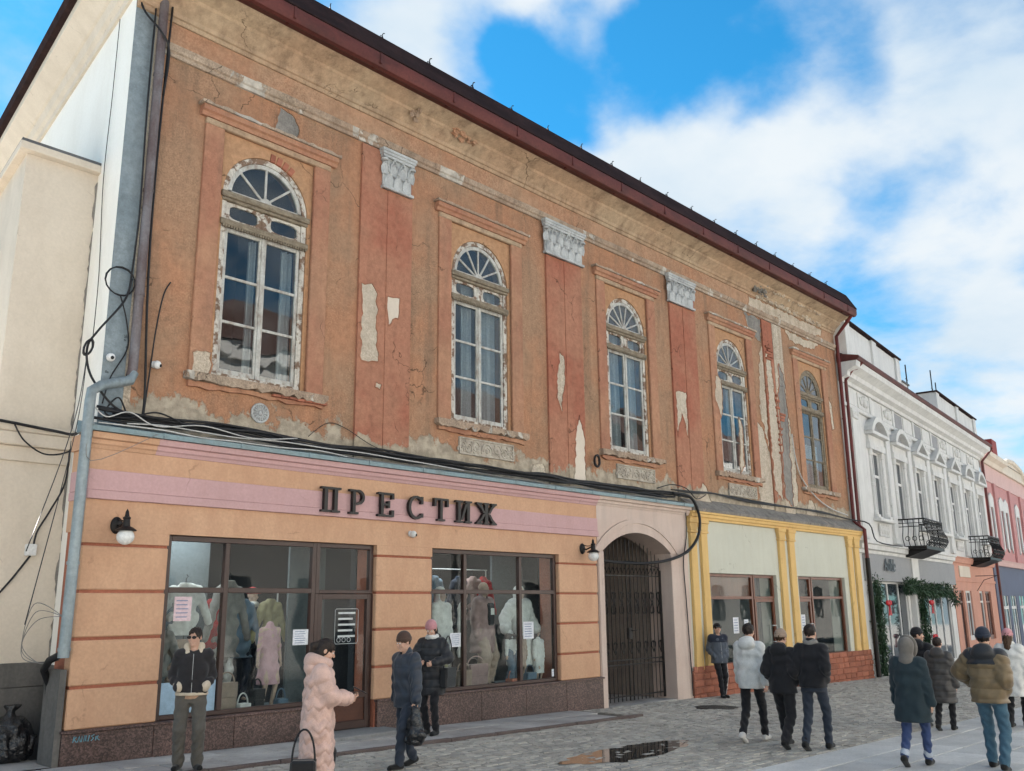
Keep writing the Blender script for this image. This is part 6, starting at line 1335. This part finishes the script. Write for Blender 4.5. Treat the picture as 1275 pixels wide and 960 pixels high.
    if w('hair'):
        m, style = w('hair'); f = Sdf(hc - .32, hc + .22, .008); f.ell(hp(0, .018, .036), (.085, .103, .096), .01, Rm=Rh)
        if style == 'short': f.cutplane(hp(0, .0, -.035), Rh @ V3(0, -.55, -1), .01)
        if style in ('long', 'pony', 'bun'): f.ell(hp(0, .05, -.05), (.08, .075, .10), .03, Rm=Rh)
        f.ell(hp(0, -.100, -.035), (.066, .075, .092), .012, 's', Rm=Rh)
        if style == 'long': f.cap(hp(0, .08, -.05), spine(1.42) + V3(0, .09, 0), .07, .06, .03)
        if style == 'pony': f.cap(hp(0, .105, .05), hp(0, .155, .0), .034, .036, .01).cap(hp(0, .155, .0), hp(0, .13, -.09), .036, .024, .015)
        if style == 'bun': f.ell(hp(0, .125, .03), (.05, .045, .05), .01)
        X, Y, Z = f.ax[0][:, None, None], f.ax[1][None, :, None], f.ax[2][None, None, :]; f.F += (.006 * np.sin(95 * X + 40 * Z + 2 * np.sin(60 * Y)) * np.sin(80 * Y - 30 * Z) + .004 * np.sin(150 * X - 90 * Y + 60 * Z)).astype(np.float32)
        f.mesh('hair', m, t, sc)
    if w('beanie'):
        m, pom = w('beanie'); f = Sdf(hc - .2, hc + .28, .008); f.ell(hp(0, .014, .052), (.092, .108, .105), .01, Rm=Rh).cutplane(hp(0, 0, .030), Rh @ V3(0, -.12, -1), .004)
        g2 = Sdf(hc - .2, hc + .28, .007); g2.ell(hp(0, .014, .045), (.097, .113, .11), .01, Rm=Rh).cutplane(hp(0, 0, .018), Rh @ V3(0, -.12, -1), .004).cutplane(hp(0, 0, .062), Rh @ V3(0, .12, 1), .004)
        o = f.mesh('beanie', m, t, sc); g2.mesh('beanie_cuff', m, t, sc)
        if pom: q = Sdf(hc - .1, hc + .3, .01); q.ell(hp(0, .04, .165), (.04, .04, .04)); q.mesh('bobble', m, t, sc)
    if w('cap'):
        f = Sdf(hc - .26, hc + .26, .008); f.ell(hp(0, .014, .05), (.091, .107, .09), .01, Rm=Rh).cutplane(hp(0, 0, .03), Rh @ V3(0, 0, -1), .004).cap(hp(-.045, -.10, .04), hp(.045, -.10, .04), .045, .045, .01, flat=(Rh @ V3(0, -.2, 1), 5)); f.mesh('cap', w('cap'), t, sc)
    if w('hoodup'):
        f = Sdf(hc - .32, hc + .28, .010); f.ell(hp(0, .025, .015), (.108, .122, .128), .02, Rm=Rh).cap(hp(0, .05, -.08), spine(1.44) + V3(0, .03, 0), .085, .115, .05).ell(hp(0, -.10, -.01), (.085, .11, .115), .02, 's', Rm=Rh); f.mesh('hood', w('hoodup'), t, sc)
        if w('fur'):
            mb = MB(); q = random.Random(3)
            P = [hp(.105 * math.cos(a), -.055 + .02 * math.sin(a), .0 + .135 * math.sin(a)) for a in [R(x) for x in range(-60, 241, 15)]]
            f = Sdf(hc - .3, hc + .3, .01)
            for a, c in zip(P, P[1:]): f.cap(a, c, .032, .032, .02, wr=.012)
            f.mesh('fur_trim', w('fur'), t, sc)
    quilt, pitch = w('quilt', (0, .1)); chev = w('chev', 0.); wr = w('wr', .009)
    if w('top'):
        m = w('top'); hem = w('hem', .80); fat = w('fat', 0.0); f = new(); fl_ = w('flare', .0)
        T = []
        for z, rx, ry in ((hem, .185 + fl_, .140 + fl_), (max(hem + .02, .86), .185 + fl_ * .4, .142 + fl_ * .3), (1.0, .18, .14), (1.15, .18, .135), (1.30, .185, .135), (1.38, .15, .108), (1.46, .085, .078)):
            if T and z <= T[-1][0]: continue
            p = spine(z); T.append((z, rx + fat, ry + fat, p[0], p[1]))
        f.loft(T, .02, quilt, pitch, wr, chev=chev)
        f.cutz(hem, .012); sleeves = []
        for n in ('r', 'l'):
            sh, el, hd = J[n + 'a']; cuff = hd + (el - hd) / np.linalg.norm(el - hd) * .012; sr = w('sleeve', .062) + fat * .6
            f.cap(spine(1.41) + V3(.04 * (1 if n == 'l' else -1), 0, 0), sh, .066 + fat * .3, .066 + fat * .5, .05, quilt=quilt * .5, pitch=pitch).cap(sh, el, sr + .012, sr, .035, quilt=quilt, pitch=pitch, wr=wr).cap(el, cuff, sr, sr - .014, .02, quilt=quilt, pitch=pitch, wr=wr)
        if w('collar', True): f.cap(spine(1.43), spine(1.49), .085 + fat * .3, .078 + fat * .3, .03)
        if w('hood'): f.ell(spine(1.44) + V3(0, .115 + lean * 0, .0), (.135, .075, .085), .03, wr and 'u').ell(spine(1.50) + V3(0, .09, 0), (.115, .06, .06), .03)
        if head: f.cap(nk + V3(0, -.03, .0), nk + V3(0, -.06, .12), .058, .07, .015, 's')
        f.mesh(w('topname', 'jacket'), m, t, sc)
        if w('yoke'):
            y = new(); Ty = [(a, b_ + .008, c + .008, d, e) for a, b_, c, d, e in T if a > 1.28]; Ty = [(1.30, T[-3][1] + .010 if len(T) > 2 else .2, T[-3][2] + .010, *spine(1.30)[:2])] + [r for r in Ty if r[0] > 1.305]
            y.loft(Ty, .02, quilt, pitch)
            for n in ('r', 'l'): sh, el, hd = J[n + 'a']; y.cap(spine(1.395) + V3(.05 * (1 if n == 'l' else -1), 0, 0), sh, .083 + fat * .4, .080 + fat * .6, .05).cap(sh, sh + (el - sh) * .25, .084 + fat * .6, .078 + fat * .6, .03)
            if w('hood'): y.ell(spine(1.44) + V3(0, .115, .0), (.142, .082, .092), .03).ell(spine(1.50) + V3(0, .09, 0), (.12, .066, .066), .03)
            if head: y.cap(nk + V3(0, -.03, .0), nk + V3(0, -.06, .12), .062, .075, .015, 's')
            y.cutz(1.27, .01); y.mesh('shoulder_yoke', w('yoke'), t, sc)
        if w('trim'):
            m2 = w('trim')
            for n in ('r', 'l'):
                sh, el, hd = J[n + 'a']; u = (hd - el) / np.linalg.norm(hd - el); q = Sdf(hd - .16, hd + .16, .009); q.cap(hd - u * .045, hd - u * .015, w('sleeve', .062) + fat * .6 - .009, w('sleeve', .062) + fat * .6 - .009, .01, wr=.004); q.mesh('cuff', m2, t, sc)
            q = new(); q.loft([(hem - .012, .192 + fl_ + fat, .147 + fl_ + fat, 0, 0), (hem + .03, .192 + fl_ + fat, .147 + fl_ + fat, 0, 0)], .01, 0, .1, .004); q.mesh('hem_band', m2, t, sc)
            q = Sdf(nk - .25, nk + .25, .009); q.cap(spine(1.42) + V3(-.07, -.05, .0), spine(1.51) + V3(-.075, .02, 0), .052, .055, .03, wr=.005).cap(spine(1.42) + V3(.07, -.05, .0), spine(1.51) + V3(.075, .02, 0), .052, .055, .03, wr=.005).cap(spine(1.49) + V3(-.07, .04, 0), spine(1.49) + V3(.07, .04, 0), .05, .05, .03).cap(nk + V3(0, -.05, .0), nk + V3(0, -.07, .12), .05, .07, .015, 's'); q.mesh('collar', m2, t, sc)
        if w('zip'):
            P = []
            for k in range(12):
                z = hem + .02 + (1.40 - hem) * k / 11; r_ = np.interp(z, [r[0] for r in T], [r[2] for r in T]); p = spine(z); P.append((p[0] * sc, (p[1] - r_ - .004) * sc, z * sc))
            MB().tube(P, .0035, 6).build('zip', w('zip'), t)
    if w('under'):
        m, z0 = w('under'); q = new(); q.loft([(z0, .178, .132, 0, 0), (z0 + .25, .178, .132, 0, 0)], .01, wr=.004); q.mesh('jumper', m, t, sc)
    if w('scarf'):
        q = Sdf(nk - .25, nk + .25, .009)
        for k in range(12): a, c = 2 * math.pi * k / 12, 2 * math.pi * (k + 1) / 12; q.cap(nk + V3(.075 * math.cos(a), .07 * math.sin(a) - .01, .02 + .01 * math.sin(3 * a)), nk + V3(.075 * math.cos(c), .07 * math.sin(c) - .01, .02 + .01 * math.sin(3 * c)), .036, .036, .02, wr=.006)
        q.mesh('scarf', w('scarf'), t, sc)
    if w('legs'):
        m = w('legs'); f = new(); lr = w('legr', 0.); f.loft([(hz - .12, .165, .125, 0, 0), (hz + .0, .168, .13, 0, 0), (hz + .12, .155, .12, *spine(hz + .12)[:2])], .03)
        for n in ('r', 'l'):
            hip, kn, an = J[n]; f.cap(hip, kn, .090 + lr, .066 + lr, .03, wr=.007).cap(kn, an + V3(0, 0, -.01), .066 + lr, .054 + lr * 1.4, .02, wr=.010)
        f.mesh('trousers', m, t, sc)
        if w('turnup'):
            for n in ('r', 'l'): hip, kn, an = J[n]; u = (kn - an) / np.linalg.norm(kn - an); q = Sdf(an - .12, an + .2, .01); q.cap(an + u * .05, an + u * .075, .062 + lr, .062 + lr, .01); q.mesh('turn_up', w('turnup'), t, sc)
        if w('stripe'):
            hip, kn, an = J['l']; o_ = V3(.085, -.01, 0); q = new(.012); q.cap(hip * .75 + kn * .25 + o_ * .92, kn + o_ * .78, .016, .016, .005).cap(kn + o_ * .78, an + o_ * .68, .016, .014, .005); q.mesh('side_stripe', w('stripe'), t, sc)
    if w('shoes'):
        m, tall = w('shoes')
        for n in ('r', 'l'):
            hip, kn, an = J[n]; fd = rotz(R(g(n + 't', 0))) @ V3(0, -1, 0); pt = g(n + 'p', 0.); fv = fd * math.cos(pt) + V3(0, 0, -1) * math.sin(pt); up = fd * math.sin(pt) + V3(0, 0, 1) * math.cos(pt)
            q = Sdf(an - .26, an + .32, .009); hl = an - up * .045 - fv * .035; q.cap(hl, an - up * .052 + fv * .15, .042, .036, .02).cap(an - up * .02, an + (kn - an) / np.linalg.norm(kn - an) * tall, .046, .050, .03).cap(hl - up * .015, an - up * .062 + fv * .16, .036, .034, .015, flat=(up, 1.3)); q.cutplane(an - up * .085, -up, .004); q.mesh('shoe', m, t, sc)
    return t, dict(J=J, hc=hc, hp=hp, nk=nk, sc=sc, spine=spine)
def place(x, y): return (x, y, G(x) + .004)
def head_to(dx, dy): return math.atan2(dy, dx) + math.pi / 2

# 1 man in the sheepskin-trimmed jacket, hands in pockets
t, f = figure('man in black jacket with cream fleece trim and sunglasses, hands in pockets', 1.64, (6.02, -1.60, G(6.02) + .036), head_to(-.50, -.86), dict(rpocket=1, lpocket=1, rh=(-.155, -.115, 1.0), re=(-.45, 1, -.1), lh=(.155, -.115, 1.0), le=(.45, 1, -.1), yaw=-24, rf=(-.11, .02, .085), lf=(.12, -.03, .085), rt=-14, lt=16),
    dict(hair=('hair_dark', 'short'), top='suede_black', hem=.915, fat=.018, sleeve=.064, trim='fleece_cream', zip='capital_grey', under=('knit_tan', .86), legs='trouser_grey', legr=.014, shoes=('shoe_black', .0), wr=.010, eyes=False), .010)
hp, sc = f['hp'], f['sc']; gm = MB()
def q3(p): return tuple(np.array(p) * sc)
for s in (-1, 1):
    q = Sdf(hp(.033 * s, -.095, .004) - .05, hp(.033 * s, -.095, .004) + .05, .004); q.ell(hp(.034 * s, -.096, .002), (.030, .010, .021), .004); q.mesh('sunglass_lens', 'leather_black', t, sc)
    MB().tube([q3(hp(.062 * s, -.088, .010)), q3(hp(.080 * s, -.02, .012)), q3(hp(.082 * s, .02, .004))], .004, 5).build('sunglass_arm', 'leather_black', t)
# 2 woman in long pink puffer, looking at a phone
t, f = figure('woman in long pale pink quilted coat with dark hair tied back, looking at phone', 1.58, place(5.88, -4.38), head_to(.80, -.50), dict(rh=(-.05, -.33, 1.10), re=(-.6, .6, -.7), lh=(.05, -.31, 1.07), le=(1, .2, -.7), nod=22, rpalm=(.3, 0, 1), lpalm=(-.3, 0, 1), rcurl=.75, lcurl=.75, rf=(-.09, .12, .085), lf=(.09, -.12, .085), lean=.03),
    dict(hair=('hair_dark', 'pony'), top='pink_puffer', topname='coat', hem=.30, flare=.02, fat=.030, sleeve=.070, quilt=(.017, .115), chev=.12, hood=True, legs='black_cloth', shoes=('shoe_black', .12)), .009)
sp, nk = f['spine'], f['nk']; q = Sdf(nk - .34, nk + .30, .010)
for k in range(14): a, c = 2 * math.pi * k / 14, 2 * math.pi * (k + 1) / 14; q.cap(nk + V3(.095 * math.cos(a), .095 * math.sin(a) + .02, .035 + .035 * math.sin(a)), nk + V3(.095 * math.cos(c), .095 * math.sin(c) + .02, .035 + .035 * math.sin(c)), .055, .055, .03)
q.ell(nk + V3(0, .12, .02), (.12, .07, .08), .04); q.mesh('hood_collar', 'pink_puffer', t, f['sc'])
PH = t.matrix_basis @ Vector(q3(f['J']['ra'][2] + V3(.055, -.115, .035)))
ph_ = thing('phone', 'dark phone held by the woman in the pink coat', 'phone', tuple(PH), t.rotation_euler.z, local=True); bx('phone_case', 'leather_black', ph_, -.036, .036, -.075, .075, -.005, .004, bevel=.004); ph_.rotation_euler.x = R(28)
def handbag(loc, rz, label, w=.30, h_=.22, d=.11, strap=.55, m='leather_black'):
    b = thing('handbag', label, 'bag', loc, rz, local=True); MB().prism([(-w / 2, 0), (w / 2, 0), (w / 2 * .92, h_), (-w / 2 * .92, h_)], -d / 2, d / 2).build('bag_body', m, b, bevel=.02)
    MB().tube([(-w * .42 * math.cos(R(a)), 0, h_ - .02 + strap * math.sin(R(a))) for a in range(0, 181, 12)], .011, 6).build('strap', m, b)
    MB().prism([(-w / 2 * .9, h_ * .5), (w / 2 * .9, h_ * .5), (w / 2 * .92, h_ * 1.01), (-w / 2 * .92, h_ * 1.01)], -d / 2 - .012, -d / 2 + .01).build('flap', m, b, bevel=.006); return b
a = t.matrix_basis @ Vector((-.30, .14, .22)); handbag(tuple(a), t.rotation_euler.z + 1.4, 'black handbag hanging beside the pink quilted coat', .26, .24, .12, .30)
# 3 man in the brown beanie, walking with a carrier bag
t, f = figure('man in dark quilted jacket and brown beanie walking with a black carrier bag', 1.61, place(8.08, -3.22), head_to(-.97, .02), dict(rh=(-.27, .02, .84), lh=(.30, -.10, .84), le=(.5, 1, 0), nod=14, yaw=-8, rf=(-.10, .20, .10), rp=.25, lf=(.11, -.22, .09), lean=.06, lcurl=1.3, rcurl=.8),
    dict(hair=('hair_brown', 'short'), beanie=('beanie_brown', False), top='navy_quilt', hem=.76, fat=.024, sleeve=.068, quilt=(.005, .16), wr=.010, legs='denim_dark', legr=.006, shoes=('shoe_black', .06)), .009)
hd = f['J']['la'][2]; a = t.matrix_basis @ Vector(q3(hd + V3(.0, -.02, -.07))); cb = thing('carrier_bag', 'black crumpled carrier bag held by the man in the brown beanie', 'bag', tuple(a), t.rotation_euler.z, local=True); q = random.Random(4)
s_ = Sdf((-.26, -.26, -.62), (.26, .26, .06), .011); s_.loft([(-.46, .10, .07, .02, 0), (-.42, .15, .10, .02, .0), (-.28, .14, .10, .01, 0), (-.12, .08, .06, 0, 0), (.0, .03, .02, 0, 0)], .03, wr=.018, p=2.0).cap((-.03, 0, 0), (-.02, 0, .05), .012, .010, .01).cap((.03, 0, 0), (.02, 0, .05), .012, .01, .01); s_.mesh('sack', 'bag_black', cb)
# 4 woman in the pink beanie
t, f = figure('woman in pink beanie and dark padded coat looking down beside the shop pier', 1.72, (10.32, -1.22, G(10.32) + .036), head_to(-.92, -.38), dict(rh=(-.10, -.30, 1.12), re=(-1, .3, -.6), lh=(.16, -.26, 1.10), le=(1, .5, -.5), nod=24, yaw=8, rcurl=.9, lcurl=.9, rf=(-.09, .03, .085), lf=(.09, -.03, .085)),
    dict(hair=('hair_dark', 'long'), beanie=('beanie_pink', False), top='black_puffer', topname='coat', hem=.60, flare=.01, fat=.026, sleeve=.066, quilt=(.008, .12), scarf='white_wool', legs='black_cloth', shoes=('shoe_black', .18), hood=True), .010)
a = t.matrix_basis @ Vector((.27, .02, .70)); handbag(tuple(a), t.rotation_euler.z + 1.5, 'large black shoulder bag of the woman in the pink beanie', .34, .30, .12, .5)
# 5 teenager leaning against the brick base
t, f = figure('teenager in grey and navy jacket and black cap leaning by the brick base', 1.68, (20.05, -.62, G(20.05)), head_to(-.55, -.83), dict(rpocket=1, rh=(-.155, -.09, .96), re=(-.45, 1, -.1), lpocket=1, lh=(.155, -.09, .96), le=(.45, 1, -.1), lf=(.02, -.10, .085), rf=(-.06, -.20, .085), rt=-10, lt=14, lean=-.04),
    dict(hair=('hair_dark', 'short'), cap='black_cloth', top='grey_blue', hem=.80, fat=.022, sleeve=.066, yoke='navy_cloth', legs='black_cloth', stripe='shoe_white', shoes=('shoe_black', .02), zip='capital_grey'), .012)
# 6-8 three men walking away
t, f = figure('man in white jacket with pale hood walking between friends, white shoes', 1.71, place(13.2, -5.2), head_to(.95, .12), dict(rh=(-.26, .06, .86), lh=(.25, -.14, .87), rf=(-.08, -.24, .09), lf=(.09, .24, .13), lp=.5, lean=.03, lcurl=.7, rcurl=.7),
    dict(hair=('hair_dark', 'short'), top='white_jacket', hem=.78, fat=.018, sleeve=.064, hood=True, legs='black_cloth', shoes=('shoe_white', .0), eyes=False), .011)
t, f = figure('man in black hooded jacket with beige cap walking beside the white jacket', 1.62, place(12.92, -5.86), head_to(.97, .05), dict(rpocket=1, rh=(-.155, -.09, .96), re=(-.45, 1, -.1), lpocket=1, lh=(.155, -.09, .96), le=(.45, 1, -.1), rf=(-.09, .26, .13), rp=.5, lf=(.10, -.26, .09), lean=.05, nod=8),
    dict(hair=('hair_brown', 'short'), beanie=('beige_cap', False), top='black_cloth', hem=.80, fat=.03, sleeve=.070, hood=True, wr=.010, legs='black_cloth', legr=.012, shoes=('shoe_black', .04), eyes=False), .011)
t, f = figure('bare headed man in short black jacket and dark jeans with a pale collar', 1.70, place(12.98, -6.30), head_to(.96, .10), dict(rpocket=1, rh=(-.155, -.09, .96), re=(-.45, 1, -.1), lpocket=1, lh=(.155, -.09, .96), le=(.45, 1, -.1), rf=(-.09, -.20, .09), lf=(.10, .22, .12), lp=.45, lean=.04),
    dict(hair=('hair_dark', 'short'), top='black_cloth', hem=.86, fat=.02, sleeve=.066, scarf='garment_grey', legs='denim_dark', shoes=('shoe_black', .04), eyes=False, wr=.010), .011)
# 9-14 walkers on the right
t, f = figure('woman in dark teal coat with grey fur hood and turned up jeans walking away', 1.54, place(12.42, -7.86), head_to(.97, .05), dict(rh=(-.26, -.02, .84), lh=(.24, -.10, .86), rf=(-.09, -.20, .09), lf=(.09, .26, .15), lp=.6, lean=.03),
    dict(hoodup='fur_grey', fur='fur_grey', top='teal_coat', topname='coat', hem=.60, flare=.04, fat=.030, sleeve=.068, wr=.009, legs='jeans_blue', turnup='cuff_pale', shoes=('shoe_black', .10), eyes=False), .010)
t, f = figure('man in black jacket and black beanie ahead of the fur hooded woman', 1.62, place(16.9, -6.40), head_to(.97, -.05), dict(yaw=-60, rf=(-.09, .18, .11), lf=(.09, -.18, .09)),
    dict(hair=('hair_dark', 'short'), beanie=('black_cloth', False), top='black_cloth', hem=.74, fat=.03, sleeve=.07, hood=True, legs='black_cloth', shoes=('shoe_black', .04)), .013)
t, f = figure('woman in dark brown long quilted coat with hood down walking away', 1.48, place(16.6, -6.82), head_to(.97, .05), dict(rf=(-.09, -.16, .09), lf=(.09, .18, .12), lp=.4),
    dict(hair=('hair_dark', 'short'), top='brown_puffer', topname='coat', hem=.52, flare=.035, fat=.036, sleeve=.074, quilt=(.012, .105), hood=True, legs='black_cloth', shoes=('shoe_black', .16), eyes=False), .012)
t, f = figure('man in olive brown puffer jacket with black shoulders and blue jeans', 1.66, place(12.80, -8.68), head_to(.96, .02), dict(rpocket=1, rh=(-.155, -.09, .96), re=(-.45, 1, -.1), lh=(.24, -.24, 1.05), le=(1, .4, -.2), rf=(-.11, .12, .10), rp=.2, lf=(.11, -.18, .09), lean=.02),
    dict(hair=('hair_dark', 'short'), beanie=('navy_cloth', False), top='olive_puffer', hem=.82, fat=.040, sleeve=.080, quilt=(.015, .125), yoke='black_puffer', hood=True, legs='jeans_teal', legr=.006, shoes=('shoe_black', .02), eyes=False), .010)
t, f = figure('person in white coat and pink bobble beanie beyond the olive jacket', 1.60, place(17.95, -7.55), head_to(.97, .0), dict(rf=(-.09, -.14, .09), lf=(.09, .14, .10)), dict(hair=('hair_brown', 'long'), beanie=('beanie_pink', False), top='white_wool', topname='coat', hem=.55, fat=.03, sleeve=.07, scarf='white_wool', legs='black_cloth', shoes=('shoe_black', .1), eyes=False), .014)
t, f = figure('person in purple hat and dark coat far down the street', 1.58, place(21.5, -8.35), head_to(-.97, .1), dict(rf=(-.09, -.1, .09), lf=(.09, .1, .09)), dict(hair=('hair_brown', 'short'), beanie=('purple_wool', False), top='brown_puffer', topname='coat', hem=.6, fat=.03, legs='black_cloth', shoes=('shoe_black', .1), eyes=False), .016)

# ================================================================ shop window display
DZ = .562
def manq(label, H, x, y, face, wear, pose=None, head=True, h=.014): return figure(label, H, (x, y, DZ), R(face), pose or {}, dict(eyes=False, **wear), h, 'mannequin', 'mannequin', 'mannequin', 'mannequins in the shop window', head)
manq('mannequin in mauve coat over black top and beige skirt', 1.92, 13.02, .30, 10, dict(top='garment_mauve', topname='coat', hem=.55, fat=.035, flare=.03, legs='garment_beige', legr=.05, shoes=('shoe_black', .0), collar=True), dict(rh=(-.22, -.02, .86), lh=(.24, -.02, .86)))
bx('black_top', 'black_cloth', bpy.data.objects['mannequin'], -.10, .10, -.215, -.10, 1.10, 1.52, bevel=.03)
bx('white_motif', 'garment_white', bpy.data.objects['mannequin'], -.05, .06, -.220, -.216, 1.30, 1.42, bevel=.02)
manq('mannequin in white hooded coat by the pier', 1.80, 11.85, .25, 5, dict(top='garment_white', topname='coat', hem=.42, fat=.03, hoodup='garment_white', legs='garment_grey'))
manq('mannequin in cream cape in the pane nearest the gate', 1.85, 14.10, .35, 0, dict(top='garment_white', topname='cape', hem=.30, fat=.03, flare=.05, sleeve=.10, hoodup='garment_white'), dict(rh=(-.42, -.05, .95), lh=(.42, -.05, .95)))
manq('small headless mannequin in black waistcoat and white shirt', 1.12, 13.55, -.02 + .1, 10, dict(top='garment_white', hem=.85, legs='garment_blue', legr=.05, yoke='black_cloth'), None, False)
manq('child mannequin in beige coat beside the cape', 1.05, 13.86, .12, -8, dict(top='garment_beige', topname='coat', hem=.5, fat=.02), None, True)
manq('headless mannequin in olive jacket low by the pier pane', 1.0, 11.72, .08, 12, dict(top='garment_olive', hem=.3, fat=.05, sleeve=.09), None, False)
manq('headless mannequin in pale blouse low in the pane corner', .95, 14.38, .10, 0, dict(top='garment_white', hem=.3, fat=.04), None, False)
manq('headless mannequin in pink dress behind the corner shop window', 1.42, 8.22, .15, 0, dict(top='garment_pink', topname='dress', hem=.42, flare=.06, fat=-.02, sleeve=.05), None, False)
manq('mannequin in pale denim jacket and red cap deep in the shop', 1.80, 8.72, 1.5, 0, dict(top='navy_cloth', hem=.8, cap='garment_red', legs='denim_dark', scarf='white_wool'))
manq('mannequin in black mask and grey coat deep in the shop', 1.78, 8.15, 1.45, 0, dict(top='garment_grey', hem=.6, beanie=('black_cloth', False), scarf='black_cloth', legs='garment_white'))
def hanging(name, label, x, y, z0, z1, w, m, sleeves=True):
    t = thing(name, label, 'clothing', (x, y, z0), local=True); hgt = z1 - z0; s = Sdf((-w - .3, -.2, -.05), (w + .3, .2, hgt + .1), .014)
    s.loft([(0, w, .05, 0, 0), (hgt * .5, w * .85, .05, 0, 0), (hgt * .88, w * .95, .055, 0, 0), (hgt, w * .35, .04, 0, 0)], .03, wr=.010)
    if sleeves:
        for q in (-1, 1): s.cap((q * w * .85, 0, hgt * .86), (q * (w + .16), 0, hgt * .25), .07, .055, .03, wr=.006)
    s.mesh('cloth', m, t); MB().tube([(0, 0, hgt), (0, 0, hgt + .06), (.03, 0, hgt + .09), (0, 0, hgt + .12)], .006, 5).build('hanger_hook', 'black_metal', t); return t
hanging('hanging_jacket', 'white jacket hanging behind the pink printed sheet', 6.95, .45, 1.65, 2.40, .24, 'garment_white'); hanging('hanging_shirt', 'pale patterned top hung below the white jacket', 6.95, .42, .95, 1.60, .22, 'garment_beige'); hanging('hanging_coat', 'grey coat hanging behind the door side pane', 7.75, .6, 1.3, 2.45, .2, 'garment_grey'); hanging('hanging_sweater', 'pale grey sweater hung at the corner pane edge', 6.5, .3, 1.1, 1.75, .2, 'garment_grey')
hanging('hanging_dress', 'red knitted top half hidden behind the pink beanie woman', 11.45, .35, 1.75, 2.3, .16, 'garment_red'); hanging('hanging_trousers', 'cream trousers hanging beside the mauve coat', 12.45, .30, 1.1, 2.1, .10, 'garment_white', False)
def display_bag(label, x, y, m, w=.42, h_=.36): return handbag((x, y, DZ), R(rnd.uniform(-12, 12)), label, w, h_, .16, .16, m)
display_bag('taupe handbag on the display deck under the mauve coat', 12.62, .10, 'garment_mauve', .55, .42); display_bag('dark grey handbag behind the taupe one', 12.9, .45, 'garment_grey'); display_bag('small orange box bag below the waistcoat mannequin', 13.45, -.02, 'rust_brick', .22, .12)
display_bag('black boot bag beside the pink dress', 7.98, .05, 'leather_black', .2, .3); display_bag('small blue bag below the pink dress', 8.38, .02, 'garment_blue', .18, .14); display_bag('beige tote leaning in the middle of the corner window', 7.5, .1, 'garment_beige', .3, .42); display_bag('pale tote on the deck below the sweater', 7.15, .1, 'garment_white', .3, .3)
tag(bx('window_poster', 'decal_blue', None, 6.37, 7.19, -.135, -.132, .64, 1.05), 'pale blue printed film along the bottom of the corner pane', 'poster')

# rubbish bag against the cream wing
rb = thing('rubbish_bag', 'black plastic rubbish bag slumped against the cream wing', 'bag', (4.78, .70, G(4.78) + .03), local=True)
q = Sdf((-.5, -.5, -.02), (.5, .5, .85), .014); q.loft([(0, .26, .24, 0, 0), (.10, .34, .31, 0, 0), (.30, .33, .30, .01, 0), (.46, .22, .20, .02, 0), (.55, .09, .08, .03, 0), (.60, .05, .05, .03, 0), (.68, .10, .07, .04, 0)], .04, wr=.022, p=2.0); q.mesh('sack', 'bag_black', rb)

# rails of stock deeper in the shop
def rail(x0, x1, y, z, label):
    t = thing('clothes_rail', label, 'rail', (x0, y, .14)); MB().tube([(x0, y, z), (x1, y, z)], .014, 6).build('bar', 'capital_grey', t)
    for x in (x0 + .03, x1 - .03): MB().tube([(x, y, .15), (x, y, z)], .014, 6).build('upright', 'capital_grey', t)
rail(7.72, 9.15, 1.35, 2.30, 'chrome clothes rail behind the pink dress'); rail(12.4, 14.1, 1.25, 2.75, 'chrome clothes rail behind the mauve coat')
for k, (x, y, z0, z1, w, m, lb) in enumerate(((7.88, 1.30, 1.35, 2.18, .17, 'garment_red', 'dark red blouse on the rail behind the pink dress'), (8.42, 1.28, 1.25, 2.18, .17, 'garment_blue', 'blue shirt on the rail behind the pink dress'), (8.95, 1.3, 1.3, 2.18, .17, 'garment_olive', 'olive shirt on the rail near the shop door'),
        (12.55, 1.2, 1.7, 2.62, .18, 'garment_blue', 'blue top on the rail behind the mauve coat'), (13.25, 1.2, 1.6, 2.62, .18, 'navy_cloth', 'navy dress on the rail behind the mauve coat'), (13.62, 1.18, 1.75, 2.62, .17, 'garment_mauve', 'mauve top on the rail beside the cream cape'), (13.95, 1.2, 1.6, 2.62, .17, 'garment_red', 'red dress on the rail behind the cream cape'))):
    hanging('hanging_garment', lb, x, y, z0, z1, w, m)
for k, (x, w, h_, m, lb) in enumerate(((6.85, .22, .16, 'garment_red', 'small red bag on the corner window deck'), (7.72, .2, .12, 'shoe_white', 'pair of white shoes box low in the corner window'), (12.2, .3, .34, 'garment_beige', 'beige bag at the foot of the white hooded coat'), (14.0, .24, .2, 'garment_blue', 'blue bag at the foot of the cream cape'))): display_bag(lb, x, .0, m, w, h_)
